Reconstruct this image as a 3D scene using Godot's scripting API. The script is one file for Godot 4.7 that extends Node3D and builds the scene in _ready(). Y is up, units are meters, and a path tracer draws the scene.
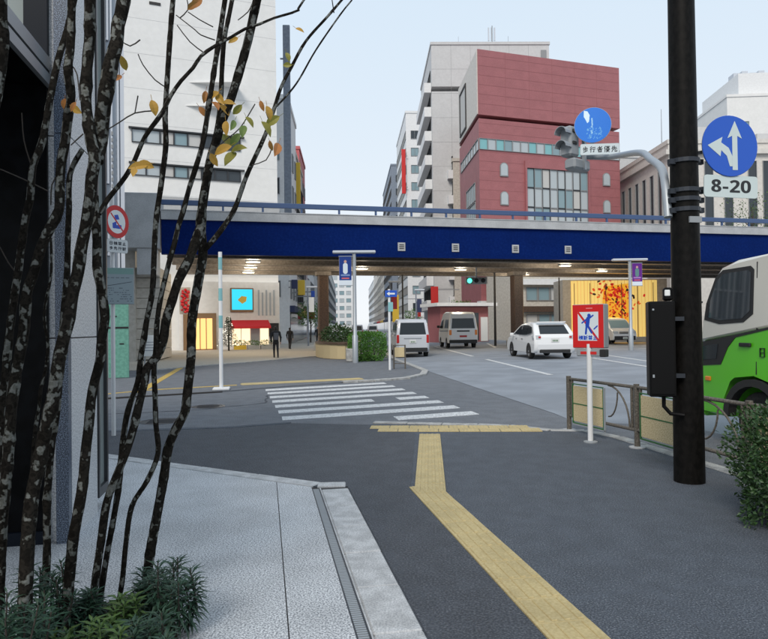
extends Node3D

const STEMS = [
	["A", [-0.893, 3.957, -2.592, 0.0091, -0.971, 3.438, -2.756, 0.0159, -1.050, 2.919, -2.920, 0.0227, -1.064, 2.778, -2.980, 0.0242, -1.089, 2.638, -3.003, 0.0254, -1.150, 2.279, -3.018, 0.0264, -1.202, 1.687, -3.024, 0.0274, -1.238, 1.057, -3.031, 0.0284, -1.291, 0.407, -3.097, 0.0299, -1.291, -0.050, -3.047, 0.0329]],
	["A", [-0.645, 4.268, -3.328, 0.0071, -0.786, 3.743, -3.416, 0.0123, -0.926, 3.219, -3.504, 0.0176, -0.978, 3.064, -3.550, 0.0184, -1.013, 2.918, -3.536, 0.0188, -1.046, 2.711, -3.517, 0.0192, -1.080, 2.495, -3.505, 0.0196, -1.124, 2.375, -3.511, 0.0201, -1.146, 2.209, -3.532, 0.0207, -1.176, 2.134, -3.564, 0.0214, -1.222, 1.890, -3.602, 0.0221, -1.254, 1.713, -3.623, 0.0228, -1.273, 1.561, -3.622, 0.0233, -1.292, 1.308, -3.607, 0.0237, -1.303, 1.060, -3.584, 0.0240, -1.324, 0.614, -3.573, 0.0244, -1.363, 0.201, -3.621, 0.0252, -1.363, -0.050, -3.571, 0.0277]],
	["A", [-0.836, 4.043, -3.206, 0.0095, -0.861, 3.495, -3.251, 0.0166, -0.886, 2.948, -3.296, 0.0237, -0.893, 2.785, -3.271, 0.0238, -0.888, 2.667, -3.297, 0.0244, -0.910, 2.577, -3.329, 0.0250, -0.930, 2.457, -3.350, 0.0255, -0.949, 2.352, -3.352, 0.0258, -0.949, 2.251, -3.333, 0.0260, -0.946, 2.123, -3.306, 0.0262, -0.977, 2.044, -3.291, 0.0264, -1.017, 1.955, -3.292, 0.0267, -1.060, 1.830, -3.314, 0.0272, -1.102, 1.739, -3.349, 0.0278, -1.122, 1.616, -3.380, 0.0284, -1.133, 1.550, -3.399, 0.0289, -1.156, 1.425, -3.401, 0.0292, -1.178, 1.265, -3.387, 0.0294, -1.183, 1.112, -3.362, 0.0295, -1.186, 0.965, -3.342, 0.0297, -1.204, 0.766, -3.341, 0.0300, -1.241, 0.472, -3.392, 0.0308, -1.241, -0.050, -3.342, 0.0338]],
	["A", [-1.116, 2.050, -3.756, 0.0080, -1.107, 1.849, -3.722, 0.0084, -1.138, 1.685, -3.725, 0.0089, -1.144, 1.591, -3.741, 0.0094, -1.137, 1.484, -3.768, 0.0100, -1.158, 1.354, -3.799, 0.0105, -1.190, 1.246, -3.820, 0.0111, -1.200, 1.133, -3.818, 0.0115, -1.209, 1.050, -3.799, 0.0119, -1.223, 0.815, -3.777, 0.0123, -1.240, 0.502, -3.763, 0.0127, -1.276, 0.171, -3.809, 0.0134, -1.276, -0.050, -3.759, 0.0147]],
	["B", [-0.645, 4.139, -2.918, 0.0108, -0.701, 3.601, -3.019, 0.0189, -0.757, 3.063, -3.119, 0.0270, -0.768, 2.904, -3.160, 0.0277, -0.782, 2.748, -3.161, 0.0281, -0.783, 2.591, -3.142, 0.0283, -0.767, 2.504, -3.110, 0.0284, -0.748, 2.389, -3.083, 0.0285, -0.729, 2.311, -3.070, 0.0288, -0.745, 2.238, -3.082, 0.0292, -0.761, 2.132, -3.109, 0.0298, -0.786, 2.024, -3.140, 0.0304, -0.813, 1.918, -3.161, 0.0310, -0.826, 1.818, -3.161, 0.0313, -0.843, 1.727, -3.144, 0.0314, -0.854, 1.609, -3.117, 0.0315, -0.869, 1.525, -3.096, 0.0316, -0.889, 1.420, -3.091, 0.0319, -0.914, 1.283, -3.107, 0.0323, -0.954, 1.135, -3.139, 0.0330, -0.980, 1.056, -3.169, 0.0336, -1.004, 0.946, -3.189, 0.0341, -1.030, 0.834, -3.191, 0.0345, -1.041, 0.688, -3.173, 0.0346, -1.041, 0.555, -3.145, 0.0346, -1.042, 0.380, -3.123, 0.0347, -1.060, 0.191, -3.159, 0.0354, -1.060, -0.050, -3.109, 0.0390]],
	["B", [-0.446, 4.118, -3.084, 0.0134, -0.524, 3.573, -3.077, 0.0235, -0.603, 3.029, -3.071, 0.0335, -0.629, 2.915, -3.071, 0.0340, -0.629, 2.828, -3.047, 0.0343, -0.649, 2.749, -3.042, 0.0347, -0.669, 2.656, -3.056, 0.0354, -0.693, 2.558, -3.086, 0.0363, -0.709, 2.509, -3.117, 0.0372, -0.724, 2.406, -3.139, 0.0379, -0.733, 2.310, -3.104, 0.0380]],
	["B", [-0.774, 2.179, -3.235, 0.0233, -0.759, 1.968, -3.224, 0.0236, -0.757, 1.846, -3.212, 0.0240, -0.737, 1.730, -3.213, 0.0244, -0.729, 1.610, -3.236, 0.0250, -0.752, 1.517, -3.274, 0.0258, -0.770, 1.407, -3.311, 0.0265, -0.799, 1.316, -3.335, 0.0271, -0.818, 1.220, -3.339, 0.0275, -0.825, 1.103, -3.325, 0.0278, -0.834, 0.993, -3.306, 0.0281, -0.846, 0.836, -3.297, 0.0284, -0.867, 0.717, -3.307, 0.0289, -0.898, 0.588, -3.337, 0.0295, -0.917, 0.501, -3.375, 0.0303, -0.947, 0.293, -3.415, 0.0310, -0.952, 0.138, -3.394, 0.0313, -0.952, -0.050, -3.344, 0.0344]],
	["B", [-0.867, 2.435, -3.401, 0.0147, -0.941, 2.331, -3.470, 0.0156, -0.948, 2.153, -3.475, 0.0162, -0.951, 2.037, -3.465, 0.0168, -0.954, 1.828, -3.455, 0.0174, -0.970, 1.656, -3.458, 0.0181, -0.992, 1.409, -3.481, 0.0188, -1.024, 1.157, -3.524, 0.0197, -1.068, 0.955, -3.576, 0.0206, -1.091, 0.821, -3.618, 0.0215, -1.109, 0.683, -3.643, 0.0223, -1.111, 0.513, -3.647, 0.0230, -1.108, 0.429, -3.635, 0.0236, -1.110, 0.311, -3.624, 0.0242, -1.131, 0.138, -3.628, 0.0249, -1.160, 0.028, -3.688, 0.0260, -1.160, -0.050, -3.638, 0.0285]],
	["B", [0.992, 3.982, -3.308, 0.0025, 0.603, 3.593, -3.302, 0.0044, 0.213, 3.205, -3.295, 0.0063, 0.185, 3.129, -3.248, 0.0067, 0.063, 3.092, -3.274, 0.0073, -0.006, 3.069, -3.299, 0.0079, -0.080, 3.048, -3.320, 0.0084, -0.146, 3.006, -3.325, 0.0089, -0.226, 2.950, -3.313, 0.0094, -0.290, 2.885, -3.285, 0.0098, -0.325, 2.810, -3.249, 0.0102, -0.379, 2.736, -3.228, 0.0106, -0.426, 2.660, -3.223, 0.0111, -0.467, 2.581, -3.235, 0.0116, -0.550, 2.472, -3.263, 0.0122, -0.614, 2.336, -3.284, 0.0128, -0.669, 2.249, -3.287, 0.0133, -0.720, 2.173, -3.270, 0.0137, -0.752, 2.095, -3.232, 0.0140]],
	["C", [0.227, 4.378, -3.313, 0.0110, 0.103, 3.868, -3.477, 0.0192, -0.021, 3.358, -3.642, 0.0275, -0.039, 3.307, -3.692, 0.0280, -0.073, 3.155, -3.703, 0.0281, -0.129, 2.955, -3.701, 0.0281, -0.173, 2.807, -3.690, 0.0281, -0.219, 2.693, -3.686, 0.0281, -0.251, 2.581, -3.695, 0.0282, -0.286, 2.477, -3.723, 0.0285, -0.317, 2.335, -3.764, 0.0289, -0.338, 2.224, -3.802, 0.0293, -0.347, 2.114, -3.826, 0.0296, -0.337, 1.984, -3.828, 0.0297, -0.365, 1.808, -3.821, 0.0297, -0.398, 1.600, -3.808, 0.0297, -0.404, 1.393, -3.798, 0.0297, -0.429, 1.175, -3.807, 0.0299, -0.443, 1.089, -3.832, 0.0302, -0.498, 0.989, -3.877, 0.0306, -0.549, 0.870, -3.920, 0.0310, -0.576, 0.705, -3.948, 0.0313, -0.612, 0.515, -3.958, 0.0314, -0.657, 0.268, -3.955, 0.0314, -0.681, 0.058, -3.956, 0.0315, -0.681, -0.050, -3.906, 0.0346]],
	["C", [-0.338, 2.123, -3.735, 0.0304, -0.376, 2.012, -3.733, 0.0300, -0.405, 1.920, -3.699, 0.0293, -0.450, 1.826, -3.678, 0.0287, -0.487, 1.707, -3.675, 0.0283, -0.521, 1.599, -3.688, 0.0280, -0.540, 1.492, -3.707, 0.0278, -0.580, 1.400, -3.724, 0.0275, -0.627, 1.346, -3.726, 0.0271, -0.634, 1.283, -3.702, 0.0266, -0.660, 1.154, -3.669, 0.0259, -0.695, 0.990, -3.637, 0.0253, -0.758, 0.808, -3.621, 0.0248, -0.813, 0.661, -3.622, 0.0244, -0.847, 0.451, -3.637, 0.0241, -0.883, 0.233, -3.660, 0.0239, -0.910, -0.006, -3.643, 0.0234, -0.910, -0.050, -3.593, 0.0257]],
	["C", [-0.370, 4.434, -3.664, 0.0065, -0.419, 3.886, -3.668, 0.0114, -0.469, 3.339, -3.673, 0.0163, -0.483, 3.126, -3.651, 0.0163, -0.493, 2.953, -3.638, 0.0163, -0.506, 2.775, -3.644, 0.0164, -0.514, 2.692, -3.665, 0.0166, -0.514, 2.570, -3.692, 0.0169, -0.529, 2.456, -3.716, 0.0171, -0.549, 2.321, -3.725, 0.0172, -0.567, 2.187, -3.714, 0.0172, -0.574, 2.058, -3.689, 0.0172, -0.576, 1.937, -3.662, 0.0172, -0.580, 1.797, -3.648, 0.0172, -0.592, 1.706, -3.653, 0.0174, -0.617, 1.611, -3.678, 0.0176, -0.638, 1.509, -3.709, 0.0178, -0.659, 1.412, -3.733, 0.0180, -0.677, 1.271, -3.741, 0.0182, -0.717, 1.154, -3.734, 0.0182, -0.739, 1.044, -3.711, 0.0182, -0.756, 0.863, -3.688, 0.0181, -0.764, 0.734, -3.675, 0.0182, -0.798, 0.537, -3.686, 0.0183, -0.835, 0.362, -3.714, 0.0185, -0.872, 0.139, -3.735, 0.0187, -0.872, -0.050, -3.685, 0.0206]],
	["C", [-0.013, 4.393, -3.498, 0.0064, -0.101, 3.852, -3.534, 0.0112, -0.189, 3.310, -3.571, 0.0160, -0.217, 3.128, -3.577, 0.0160, -0.246, 2.939, -3.565, 0.0159, -0.274, 2.760, -3.567, 0.0159, -0.311, 2.549, -3.590, 0.0160, -0.352, 2.423, -3.627, 0.0161, -0.393, 2.313, -3.668, 0.0162, -0.429, 2.193, -3.699, 0.0163, -0.452, 2.128, -3.709, 0.0164, -0.478, 2.012, -3.703, 0.0163, -0.503, 1.913, -3.686, 0.0162, -0.544, 1.729, -3.676, 0.0161, -0.566, 1.584, -3.676, 0.0161, -0.574, 1.465, -3.693, 0.0162, -0.591, 1.345, -3.726, 0.0163, -0.592, 1.212, -3.760, 0.0164, -0.592, 1.028, -3.785, 0.0165, -0.583, 0.873, -3.790, 0.0166, -0.642, 0.722, -3.790, 0.0165, -0.720, 0.592, -3.783, 0.0164, -0.750, 0.401, -3.771, 0.0163, -0.773, 0.181, -3.773, 0.0163, -0.822, -0.034, -3.830, 0.0165, -0.822, -0.050, -3.780, 0.0181]],
	["C", [0.035, 4.453, -3.720, 0.0055, -0.061, 3.911, -3.703, 0.0097, -0.157, 3.370, -3.687, 0.0138, -0.184, 3.214, -3.654, 0.0141, -0.201, 3.118, -3.651, 0.0146, -0.213, 2.981, -3.666, 0.0151, -0.224, 2.806, -3.694, 0.0156, -0.247, 2.656, -3.722, 0.0162, -0.267, 2.526, -3.697, 0.0165]],
	["C", [0.504, 3.538, -3.848, 0.0074, 0.386, 3.382, -3.816, 0.0085, 0.258, 3.238, -3.842, 0.0097, 0.176, 3.096, -3.868, 0.0110, 0.111, 2.971, -3.886, 0.0122, 0.075, 2.859, -3.883, 0.0134, 0.019, 2.687, -3.866, 0.0144, -0.089, 2.439, -3.845, 0.0155, -0.157, 2.241, -3.814, 0.0164, -0.212, 2.142, -3.791, 0.0174, -0.267, 2.065, -3.786, 0.0185, -0.330, 2.000, -3.817, 0.0198]],
	["C", [0.547, 3.552, -3.942, 0.0046, 0.471, 3.450, -3.933, 0.0049, 0.325, 3.237, -3.956, 0.0052, 0.227, 3.061, -3.956, 0.0054, 0.165, 2.963, -3.928, 0.0057, 0.087, 2.859, -3.882, 0.0059]],
	["C", [-0.658, 3.048, -3.711, 0.0028, -0.641, 3.009, -3.759, 0.0031, -0.585, 2.945, -3.801, 0.0034, -0.527, 2.918, -3.841, 0.0037]],
	["C", [-0.449, 3.203, -3.671, 0.0028, -0.386, 3.132, -3.711, 0.0032, -0.321, 3.097, -3.750, 0.0036]],
	["C", [-0.454, 3.257, -3.671, 0.0028, -0.358, 3.198, -3.705, 0.0031, -0.331, 3.192, -3.751, 0.0034, -0.258, 3.185, -3.789, 0.0037]],
	["C", [-0.390, 3.273, -3.659, 0.0028, -0.331, 3.252, -3.699, 0.0032, -0.264, 3.236, -3.738, 0.0036]],
	["C", [-0.258, 2.523, -3.644, 0.0028, -0.186, 2.602, -3.681, 0.0031, -0.122, 2.671, -3.719, 0.0034, -0.039, 2.821, -3.753, 0.0037]],
	["C", [0.379, 3.328, -3.518, 0.0028, 0.394, 3.282, -3.566, 0.0034]],
	["C", [-0.394, 3.338, -3.659, 0.0028, -0.395, 3.308, -3.710, 0.0032, -0.445, 3.288, -3.771, 0.0036]],
	["C", [-0.123, 3.226, -3.611, 0.0028, -0.071, 3.293, -3.651, 0.0032, -0.049, 3.361, -3.697, 0.0036]],
	["C", [-0.057, 2.439, -3.609, 0.0028, 0.019, 2.478, -3.645, 0.0032, 0.052, 2.558, -3.689, 0.0036]],
	["C", [-0.002, 2.574, -3.597, 0.0028, 0.042, 2.654, -3.639, 0.0032, 0.022, 2.759, -3.692, 0.0036]],
	["B", [-0.699, 2.470, -3.167, 0.0028, -0.651, 2.522, -3.208, 0.0031, -0.592, 2.579, -3.247, 0.0034, -0.516, 2.605, -3.284, 0.0037]],
	["B", [-0.573, 2.546, -3.142, 0.0028, -0.568, 2.642, -3.191, 0.0034]],
	["B", [-0.862, 2.403, -3.197, 0.0028, -0.821, 2.468, -3.240, 0.0034]],
	["B", [-0.637, 2.881, -3.150, 0.0028, -0.602, 2.875, -3.195, 0.0032, -0.565, 2.925, -3.238, 0.0036]],
	["A", [-1.262, 2.347, -3.474, 0.0028, -1.160, 2.304, -3.507, 0.0032, -1.065, 2.258, -3.541, 0.0036]],
	["A", [-1.154, 2.619, -3.451, 0.0028, -1.163, 2.502, -3.505, 0.0032, -1.148, 2.395, -3.555, 0.0036]],
	["A", [-1.266, 1.966, -3.480, 0.0028, -1.247, 1.898, -3.528, 0.0032, -1.237, 1.862, -3.578, 0.0036]],
	["A", [-0.974, 2.339, -3.422, 0.0028, -1.029, 2.277, -3.483, 0.0032, -1.051, 2.188, -3.539, 0.0036]],
	["B", [-0.820, 2.609, -3.187, 0.0028, -0.846, 2.748, -3.241, 0.0032, -0.883, 2.806, -3.298, 0.0036]],
]
const LEAVES = [
	["C", -0.211, 2.501, -3.556, 0.086, 2],
	["C", -0.174, 2.482, -3.642, 0.088, 1],
	["C", -0.131, 2.534, -3.645, 0.089, 1],
	["C", -0.100, 2.601, -3.536, 0.066, 0],
	["C", -0.149, 2.611, -3.471, 0.058, 0],
	["C", -0.199, 2.604, -3.727, 0.076, 1],
	["C", -0.260, 2.789, -3.565, 0.066, 2],
	["C", -0.219, 2.774, -3.561, 0.066, 2],
	["C", -0.310, 2.837, -3.724, 0.055, 3],
	["C", -0.170, 2.776, -3.621, 0.061, 2],
	["C", -0.132, 2.728, -3.586, 0.060, 1],
	["C", -0.000, 2.773, -3.638, 0.048, 3],
	["C", 0.035, 2.673, -3.444, 0.059, 2],
	["C", 0.053, 2.685, -3.613, 0.075, 1],
	["C", 0.025, 2.616, -3.534, 0.073, 1],
	["C", 0.075, 2.489, -3.454, 0.072, 3],
	["C", 0.046, 2.545, -3.604, 0.048, 3],
	["C", -0.355, 3.362, -3.736, 0.083, 3],
	["C", -0.358, 3.256, -3.554, 0.053, 3],
	["C", -0.151, 3.121, -3.625, 0.048, 2],
	["C", 0.138, 2.991, -3.489, 0.040, 1],
	["C", 0.137, 2.993, -3.602, 0.041, 1],
	["C", -0.199, 2.749, -3.662, 0.061, 2],
	["C", -0.239, 2.734, -3.541, 0.059, 3],
	["C", -0.066, 2.691, -3.666, 0.055, 1],
	["C", -0.260, 2.473, -3.660, 0.061, 2],
	["B", -0.624, 2.780, -3.170, 0.058, 2],
	["B", -0.659, 2.729, -3.212, 0.041, 3],
	["B", -0.480, 2.554, -3.082, 0.056, 2],
	["B", -0.569, 2.313, -3.185, 0.070, 2],
	["B", -0.537, 2.325, -3.210, 0.059, 2],
	["B", -0.556, 2.246, -3.017, 0.049, 2],
	["B", -0.851, 2.584, -3.256, 0.053, 2],
	["B", -0.837, 2.560, -3.138, 0.039, 3],
	["A", -0.913, 2.616, -3.275, 0.041, 3],
	["C", 0.200, 3.116, -3.438, 0.039, 2],
	["C", -0.317, 2.738, -3.678, 0.055, 3],
	["C", -0.189, 2.618, -3.552, 0.066, 2],
	["C", -0.149, 2.596, -3.692, 0.069, 0],
]

var M := {}
var names_taken := {}
var mesh_cache := {}

# ---------------------------------------------------------------- helpers
func lin(r: float, g: float, b: float) -> Color:
	return Color(r, g, b).linear_to_srgb()

func mat(key: String, r: float, g: float, b: float, rough := 0.7, metal := 0.0) -> StandardMaterial3D:
	var m := StandardMaterial3D.new()
	m.albedo_color = lin(r, g, b)
	m.roughness = rough
	m.metallic = metal
	m.resource_name = key
	M[key] = m
	return m

func noise_tex(stops: Array, freq: float, size := 512, oct := 4, seed_ := 1, hard := false, kind := FastNoiseLite.TYPE_SIMPLEX_SMOOTH) -> NoiseTexture2D:
	var n := FastNoiseLite.new()
	n.noise_type = kind
	n.frequency = freq
	n.fractal_octaves = oct
	n.fractal_type = FastNoiseLite.FRACTAL_FBM if oct > 1 else FastNoiseLite.FRACTAL_NONE
	n.seed = seed_
	var g := Gradient.new()
	var offs := PackedFloat32Array()
	var cols := PackedColorArray()
	for s in stops:
		offs.append(s[0])
		cols.append(lin(s[1], s[2], s[3]))
	g.offsets = offs
	g.colors = cols
	if hard:
		g.interpolation_mode = Gradient.GRADIENT_INTERPOLATE_CONSTANT
	var t := NoiseTexture2D.new()
	t.width = size
	t.height = size
	t.seamless = true
	t.noise = n
	t.color_ramp = g
	return t

func bump_tex(freq: float, strength: float, seed_ := 5, size := 512) -> NoiseTexture2D:
	var n := FastNoiseLite.new()
	n.frequency = freq
	n.fractal_octaves = 3
	n.seed = seed_
	var t := NoiseTexture2D.new()
	t.width = size
	t.height = size
	t.seamless = true
	t.as_normal_map = true
	t.bump_strength = strength
	t.noise = n
	return t

# a material whose colour comes from noise, laid in world space; scale in repeats per metre
func nmat(key: String, stops: Array, freq: float, scale: Vector3, rough := 0.8, oct := 4, seed_ := 1, hard := false, size := 512) -> StandardMaterial3D:
	var m := mat(key, 1, 1, 1, rough)
	m.albedo_texture = noise_tex(stops, freq, size, oct, seed_, hard)
	m.uv1_triplanar = true
	m.uv1_world_triplanar = true
	m.uv1_scale = scale
	return m

func add_blotches(m: StandardMaterial3D, lo: float, freq: float, scale: float, seed_: int) -> void:
	m.detail_enabled = true
	m.detail_blend_mode = BaseMaterial3D.BLEND_MODE_MUL
	m.detail_uv_layer = BaseMaterial3D.DETAIL_UV_2
	m.detail_albedo = noise_tex([[0.25, lo, lo, lo], [0.5, (1.0 + lo) * 0.5, (1.0 + lo) * 0.5, (1.0 + lo) * 0.5], [0.72, 1, 1, 1]], freq, 512, 5, seed_)
	m.uv2_triplanar = true
	m.uv2_world_triplanar = true
	m.uv2_scale = Vector3(scale, scale, scale)

func add_bump(m: StandardMaterial3D, freq: float, strength: float, amount := 1.0, seed_ := 5) -> void:
	m.normal_enabled = true
	m.normal_texture = bump_tex(freq, strength, seed_)
	m.normal_scale = amount

func new_st() -> SurfaceTool:
	var st := SurfaceTool.new()
	st.begin(Mesh.PRIMITIVE_TRIANGLES)
	st.set_smooth_group(-1)
	return st

func tri_o(st: SurfaceTool, a: Vector3, b: Vector3, c: Vector3, out: Vector3) -> void:
	# front faces run clockwise
	if (b - a).cross(c - a).dot(out) > 0.0:
		st.add_vertex(a); st.add_vertex(c); st.add_vertex(b)
	else:
		st.add_vertex(a); st.add_vertex(b); st.add_vertex(c)

func quad_o(st: SurfaceTool, a: Vector3, b: Vector3, c: Vector3, d: Vector3, out: Vector3) -> void:
	tri_o(st, a, b, c, out)
	tri_o(st, a, c, d, out)

func box(st: SurfaceTool, c: Vector3, s: Vector3, b := Basis()) -> void:
	var h := s * 0.5
	for ax in 3:
		for sg in [-1.0, 1.0]:
			var u := (ax + 1) % 3
			var v := (ax + 2) % 3
			var p := []
			for k in [[-1, -1], [1, -1], [1, 1], [-1, 1]]:
				var q := Vector3.ZERO
				q[ax] = sg * h[ax]
				q[u] = k[0] * h[u]
				q[v] = k[1] * h[v]
				p.append(c + b * q)
			var o := Vector3.ZERO
			o[ax] = sg
			quad_o(st, p[0], p[1], p[2], p[3], b * o)

# a box between two corners
func bx(st: SurfaceTool, x0: float, y0: float, z0: float, x1: float, y1: float, z1: float) -> void:
	box(st, Vector3((x0 + x1) * 0.5, (y0 + y1) * 0.5, (z0 + z1) * 0.5), Vector3(absf(x1 - x0), absf(y1 - y0), absf(z1 - z0)))

# a box with chamfered edges
func cbox(st: SurfaceTool, c: Vector3, s: Vector3, ch: float, b := Basis()) -> void:
	var h := s * 0.5
	var pt := func(ax: int, sg: Vector3) -> Vector3:
		var q := Vector3.ZERO
		for k in 3:
			q[k] = sg[k] * (h[k] if k == ax else h[k] - ch)
		return c + b * q
	for ax in 3:
		var u := (ax + 1) % 3
		var v := (ax + 2) % 3
		for s0 in [-1.0, 1.0]:
			var p := []
			for k in [[-1, -1], [1, -1], [1, 1], [-1, 1]]:
				var sg := Vector3.ZERO
				sg[ax] = s0; sg[u] = k[0]; sg[v] = k[1]
				p.append(pt.call(ax, sg))
			var o := Vector3.ZERO
			o[ax] = s0
			quad_o(st, p[0], p[1], p[2], p[3], b * o)
		for su in [-1.0, 1.0]:
			for sv in [-1.0, 1.0]:
				var a := Vector3.ZERO
				a[u] = su; a[v] = sv; a[ax] = -1.0
				var d := a
				d[ax] = 1.0
				var o2 := Vector3.ZERO
				o2[u] = su; o2[v] = sv
				quad_o(st, pt.call(u, a), pt.call(u, d), pt.call(v, d), pt.call(v, a), b * o2)
	for sx in [-1.0, 1.0]:
		for sy in [-1.0, 1.0]:
			for sz in [-1.0, 1.0]:
				var sg3 := Vector3(sx, sy, sz)
				tri_o(st, pt.call(0, sg3), pt.call(1, sg3), pt.call(2, sg3), b * sg3)

func bar(st: SurfaceTool, a: Vector3, b: Vector3, w: float, h: float, up := Vector3.UP) -> void:
	var d := (b - a)
	var z := d.normalized()
	var x := up.cross(z).normalized()
	if x.length() < 0.5:
		x = Vector3.RIGHT
	var y := z.cross(x)
	box(st, (a + b) * 0.5, Vector3(w, h, d.length()), Basis(x, y, z))

func tube(st: SurfaceTool, pts: Array, radii: Array, seg := 8, caps := true) -> void:
	st.set_smooth_group(1)
	var rings := []
	var n := pts.size()
	var side := Vector3.ZERO
	for i in n:
		var t: Vector3 = (pts[mini(i + 1, n - 1)] - pts[maxi(i - 1, 0)]).normalized()
		if i == 0:
			side = t.cross(Vector3(0.31, 0.17, 0.93)).normalized()
			if side.length() < 0.5:
				side = t.cross(Vector3.RIGHT).normalized()
		else:
			side = (side - t * side.dot(t)).normalized()
		var up := t.cross(side)
		var ring := []
		var r: float = radii[i] if radii.size() > 1 else radii[0]
		for k in seg:
			var a := TAU * k / seg
			ring.append(pts[i] + (side * cos(a) + up * sin(a)) * r)
		rings.append(ring)
	for i in n - 1:
		for k in seg:
			var k2 := (k + 1) % seg
			var m: Vector3 = (rings[i][k] + rings[i + 1][k2]) * 0.5
			quad_o(st, rings[i][k], rings[i][k2], rings[i + 1][k2], rings[i + 1][k], m - (pts[i] + pts[i + 1]) * 0.5)
	st.set_smooth_group(-1)
	if caps:
		for e in [0, n - 1]:
			var o: Vector3 = pts[0] - pts[1] if e == 0 else pts[n - 1] - pts[n - 2]
			for k in range(1, seg - 1):
				tri_o(st, rings[e][0], rings[e][k], rings[e][k + 1], o)

# a profile of (radius, height) spun about the transform's y axis
func lathe(st: SurfaceTool, prof: Array, seg := 16, xf := Transform3D(), smooth := false) -> void:
	if smooth:
		st.set_smooth_group(2)
	for i in prof.size() - 1:
		var a: Vector2 = prof[i]
		var b: Vector2 = prof[i + 1]
		for k in seg:
			var t0 := TAU * k / seg
			var t1 := TAU * (k + 1) / seg
			var tm := (t0 + t1) * 0.5
			var nrm := Vector2(b.y - a.y, a.x - b.x)
			var o := xf.basis * Vector3(cos(tm) * nrm.x, nrm.y, sin(tm) * nrm.x)
			var p0 := xf * Vector3(cos(t0) * a.x, a.y, sin(t0) * a.x)
			var p1 := xf * Vector3(cos(t1) * a.x, a.y, sin(t1) * a.x)
			var p2 := xf * Vector3(cos(t1) * b.x, b.y, sin(t1) * b.x)
			var p3 := xf * Vector3(cos(t0) * b.x, b.y, sin(t0) * b.x)
			if a.x < 1e-5:
				tri_o(st, p0, p2, p3, o)
			elif b.x < 1e-5:
				tri_o(st, p0, p1, p2, o)
			else:
				quad_o(st, p0, p1, p2, p3, o)
	st.set_smooth_group(-1)

# polygon in the transform's xy plane, extruded from z0 to z1
func prism(st: SurfaceTool, poly: Array, z0: float, z1: float, xf := Transform3D()) -> void:
	var pp := PackedVector2Array(poly)
	if Geometry2D.is_polygon_clockwise(pp):
		pp.reverse()
	var idx := Geometry2D.triangulate_polygon(pp)
	var zd := signf(z1 - z0)
	for i in range(0, idx.size(), 3):
		for e in [[z0, -zd], [z1, zd]]:
			var t := []
			for k in 3:
				t.append(xf * Vector3(pp[idx[i + k]].x, pp[idx[i + k]].y, e[0]))
			tri_o(st, t[0], t[1], t[2], xf.basis * Vector3(0, 0, e[1]))
	for i in pp.size():
		var a := pp[i]
		var b := pp[(i + 1) % pp.size()]
		var o := xf.basis * Vector3(b.y - a.y, a.x - b.x, 0)
		quad_o(st, xf * Vector3(a.x, a.y, z0), xf * Vector3(b.x, b.y, z0), xf * Vector3(b.x, b.y, z1), xf * Vector3(a.x, a.y, z1), o)

# polygon given as (x, z), standing from y0 to y1
func slab(st: SurfaceTool, poly: Array, y0: float, y1: float) -> void:
	var p := []
	for v in poly:
		p.append(Vector2(v.x, -v.y))
	prism(st, p, y0, y1, Transform3D(Basis(Vector3(1, 0, 0), Vector3(0, 0, -1), Vector3(0, 1, 0)), Vector3.ZERO))

func arc(c: Vector2, r: float, a0: float, a1: float, n: int) -> Array:
	var o := []
	for i in n + 1:
		var a := deg_to_rad(lerpf(a0, a1, float(i) / n))
		o.append(c + Vector2(cos(a), sin(a)) * r)
	return o

func circle2(r: float, n := 28) -> Array:
	var o := []
	for i in n:
		o.append(Vector2(cos(TAU * i / n), sin(TAU * i / n)) * r)
	return o

func numbered(n: String) -> String:
	if not names_taken.has(n):
		names_taken[n] = 0
		return n
	names_taken[n] += 1
	return "%s_%03d" % [n, names_taken[n]]

func tag(o: Node, label: String, category: String, group := "") -> void:
	o.set_meta("label", label)
	o.set_meta("category", category)
	if group:
		o.set_meta("group", group)

func thing(called: String, label: String, category: String, at := Vector3.ZERO, turn := 0.0, group := "") -> Node3D:
	var o := Node3D.new()
	o.name = numbered(called)
	add_child(o)
	o.position = at
	o.rotation.y = turn
	tag(o, label, category, group)
	return o

func setting(called: String) -> Node3D:
	var o := Node3D.new()
	o.name = numbered(called)
	add_child(o)
	o.set_meta("kind", "structure")
	return o

func put(called: String, st: SurfaceTool, m: Material, parent: Node) -> MeshInstance3D:
	st.generate_normals()
	return put_mesh(called, st.commit(), m, parent)

func put_mesh(called: String, mesh: Mesh, m: Material, parent: Node) -> MeshInstance3D:
	var o := MeshInstance3D.new()
	o.mesh = mesh
	o.material_override = m
	o.name = called
	parent.add_child(o, true)
	return o

func struct(called: String, st: SurfaceTool, m: Material) -> MeshInstance3D:
	var o := put(numbered(called), st, m, self)
	o.set_meta("kind", "structure")
	return o

func copy(o: Node3D, at: Vector3, turn: float, label := "") -> Node3D:
	var c: Node3D = o.duplicate()
	c.name = numbered(String(o.name))
	add_child(c)
	c.position = at
	c.rotation.y = turn
	if label:
		c.set_meta("label", label)
	return c

func cached(key: String, maker: Callable) -> Mesh:
	if not mesh_cache.has(key):
		var st := new_st()
		maker.call(st)
		st.generate_normals()
		mesh_cache[key] = st.commit()
	return mesh_cache[key]

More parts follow.
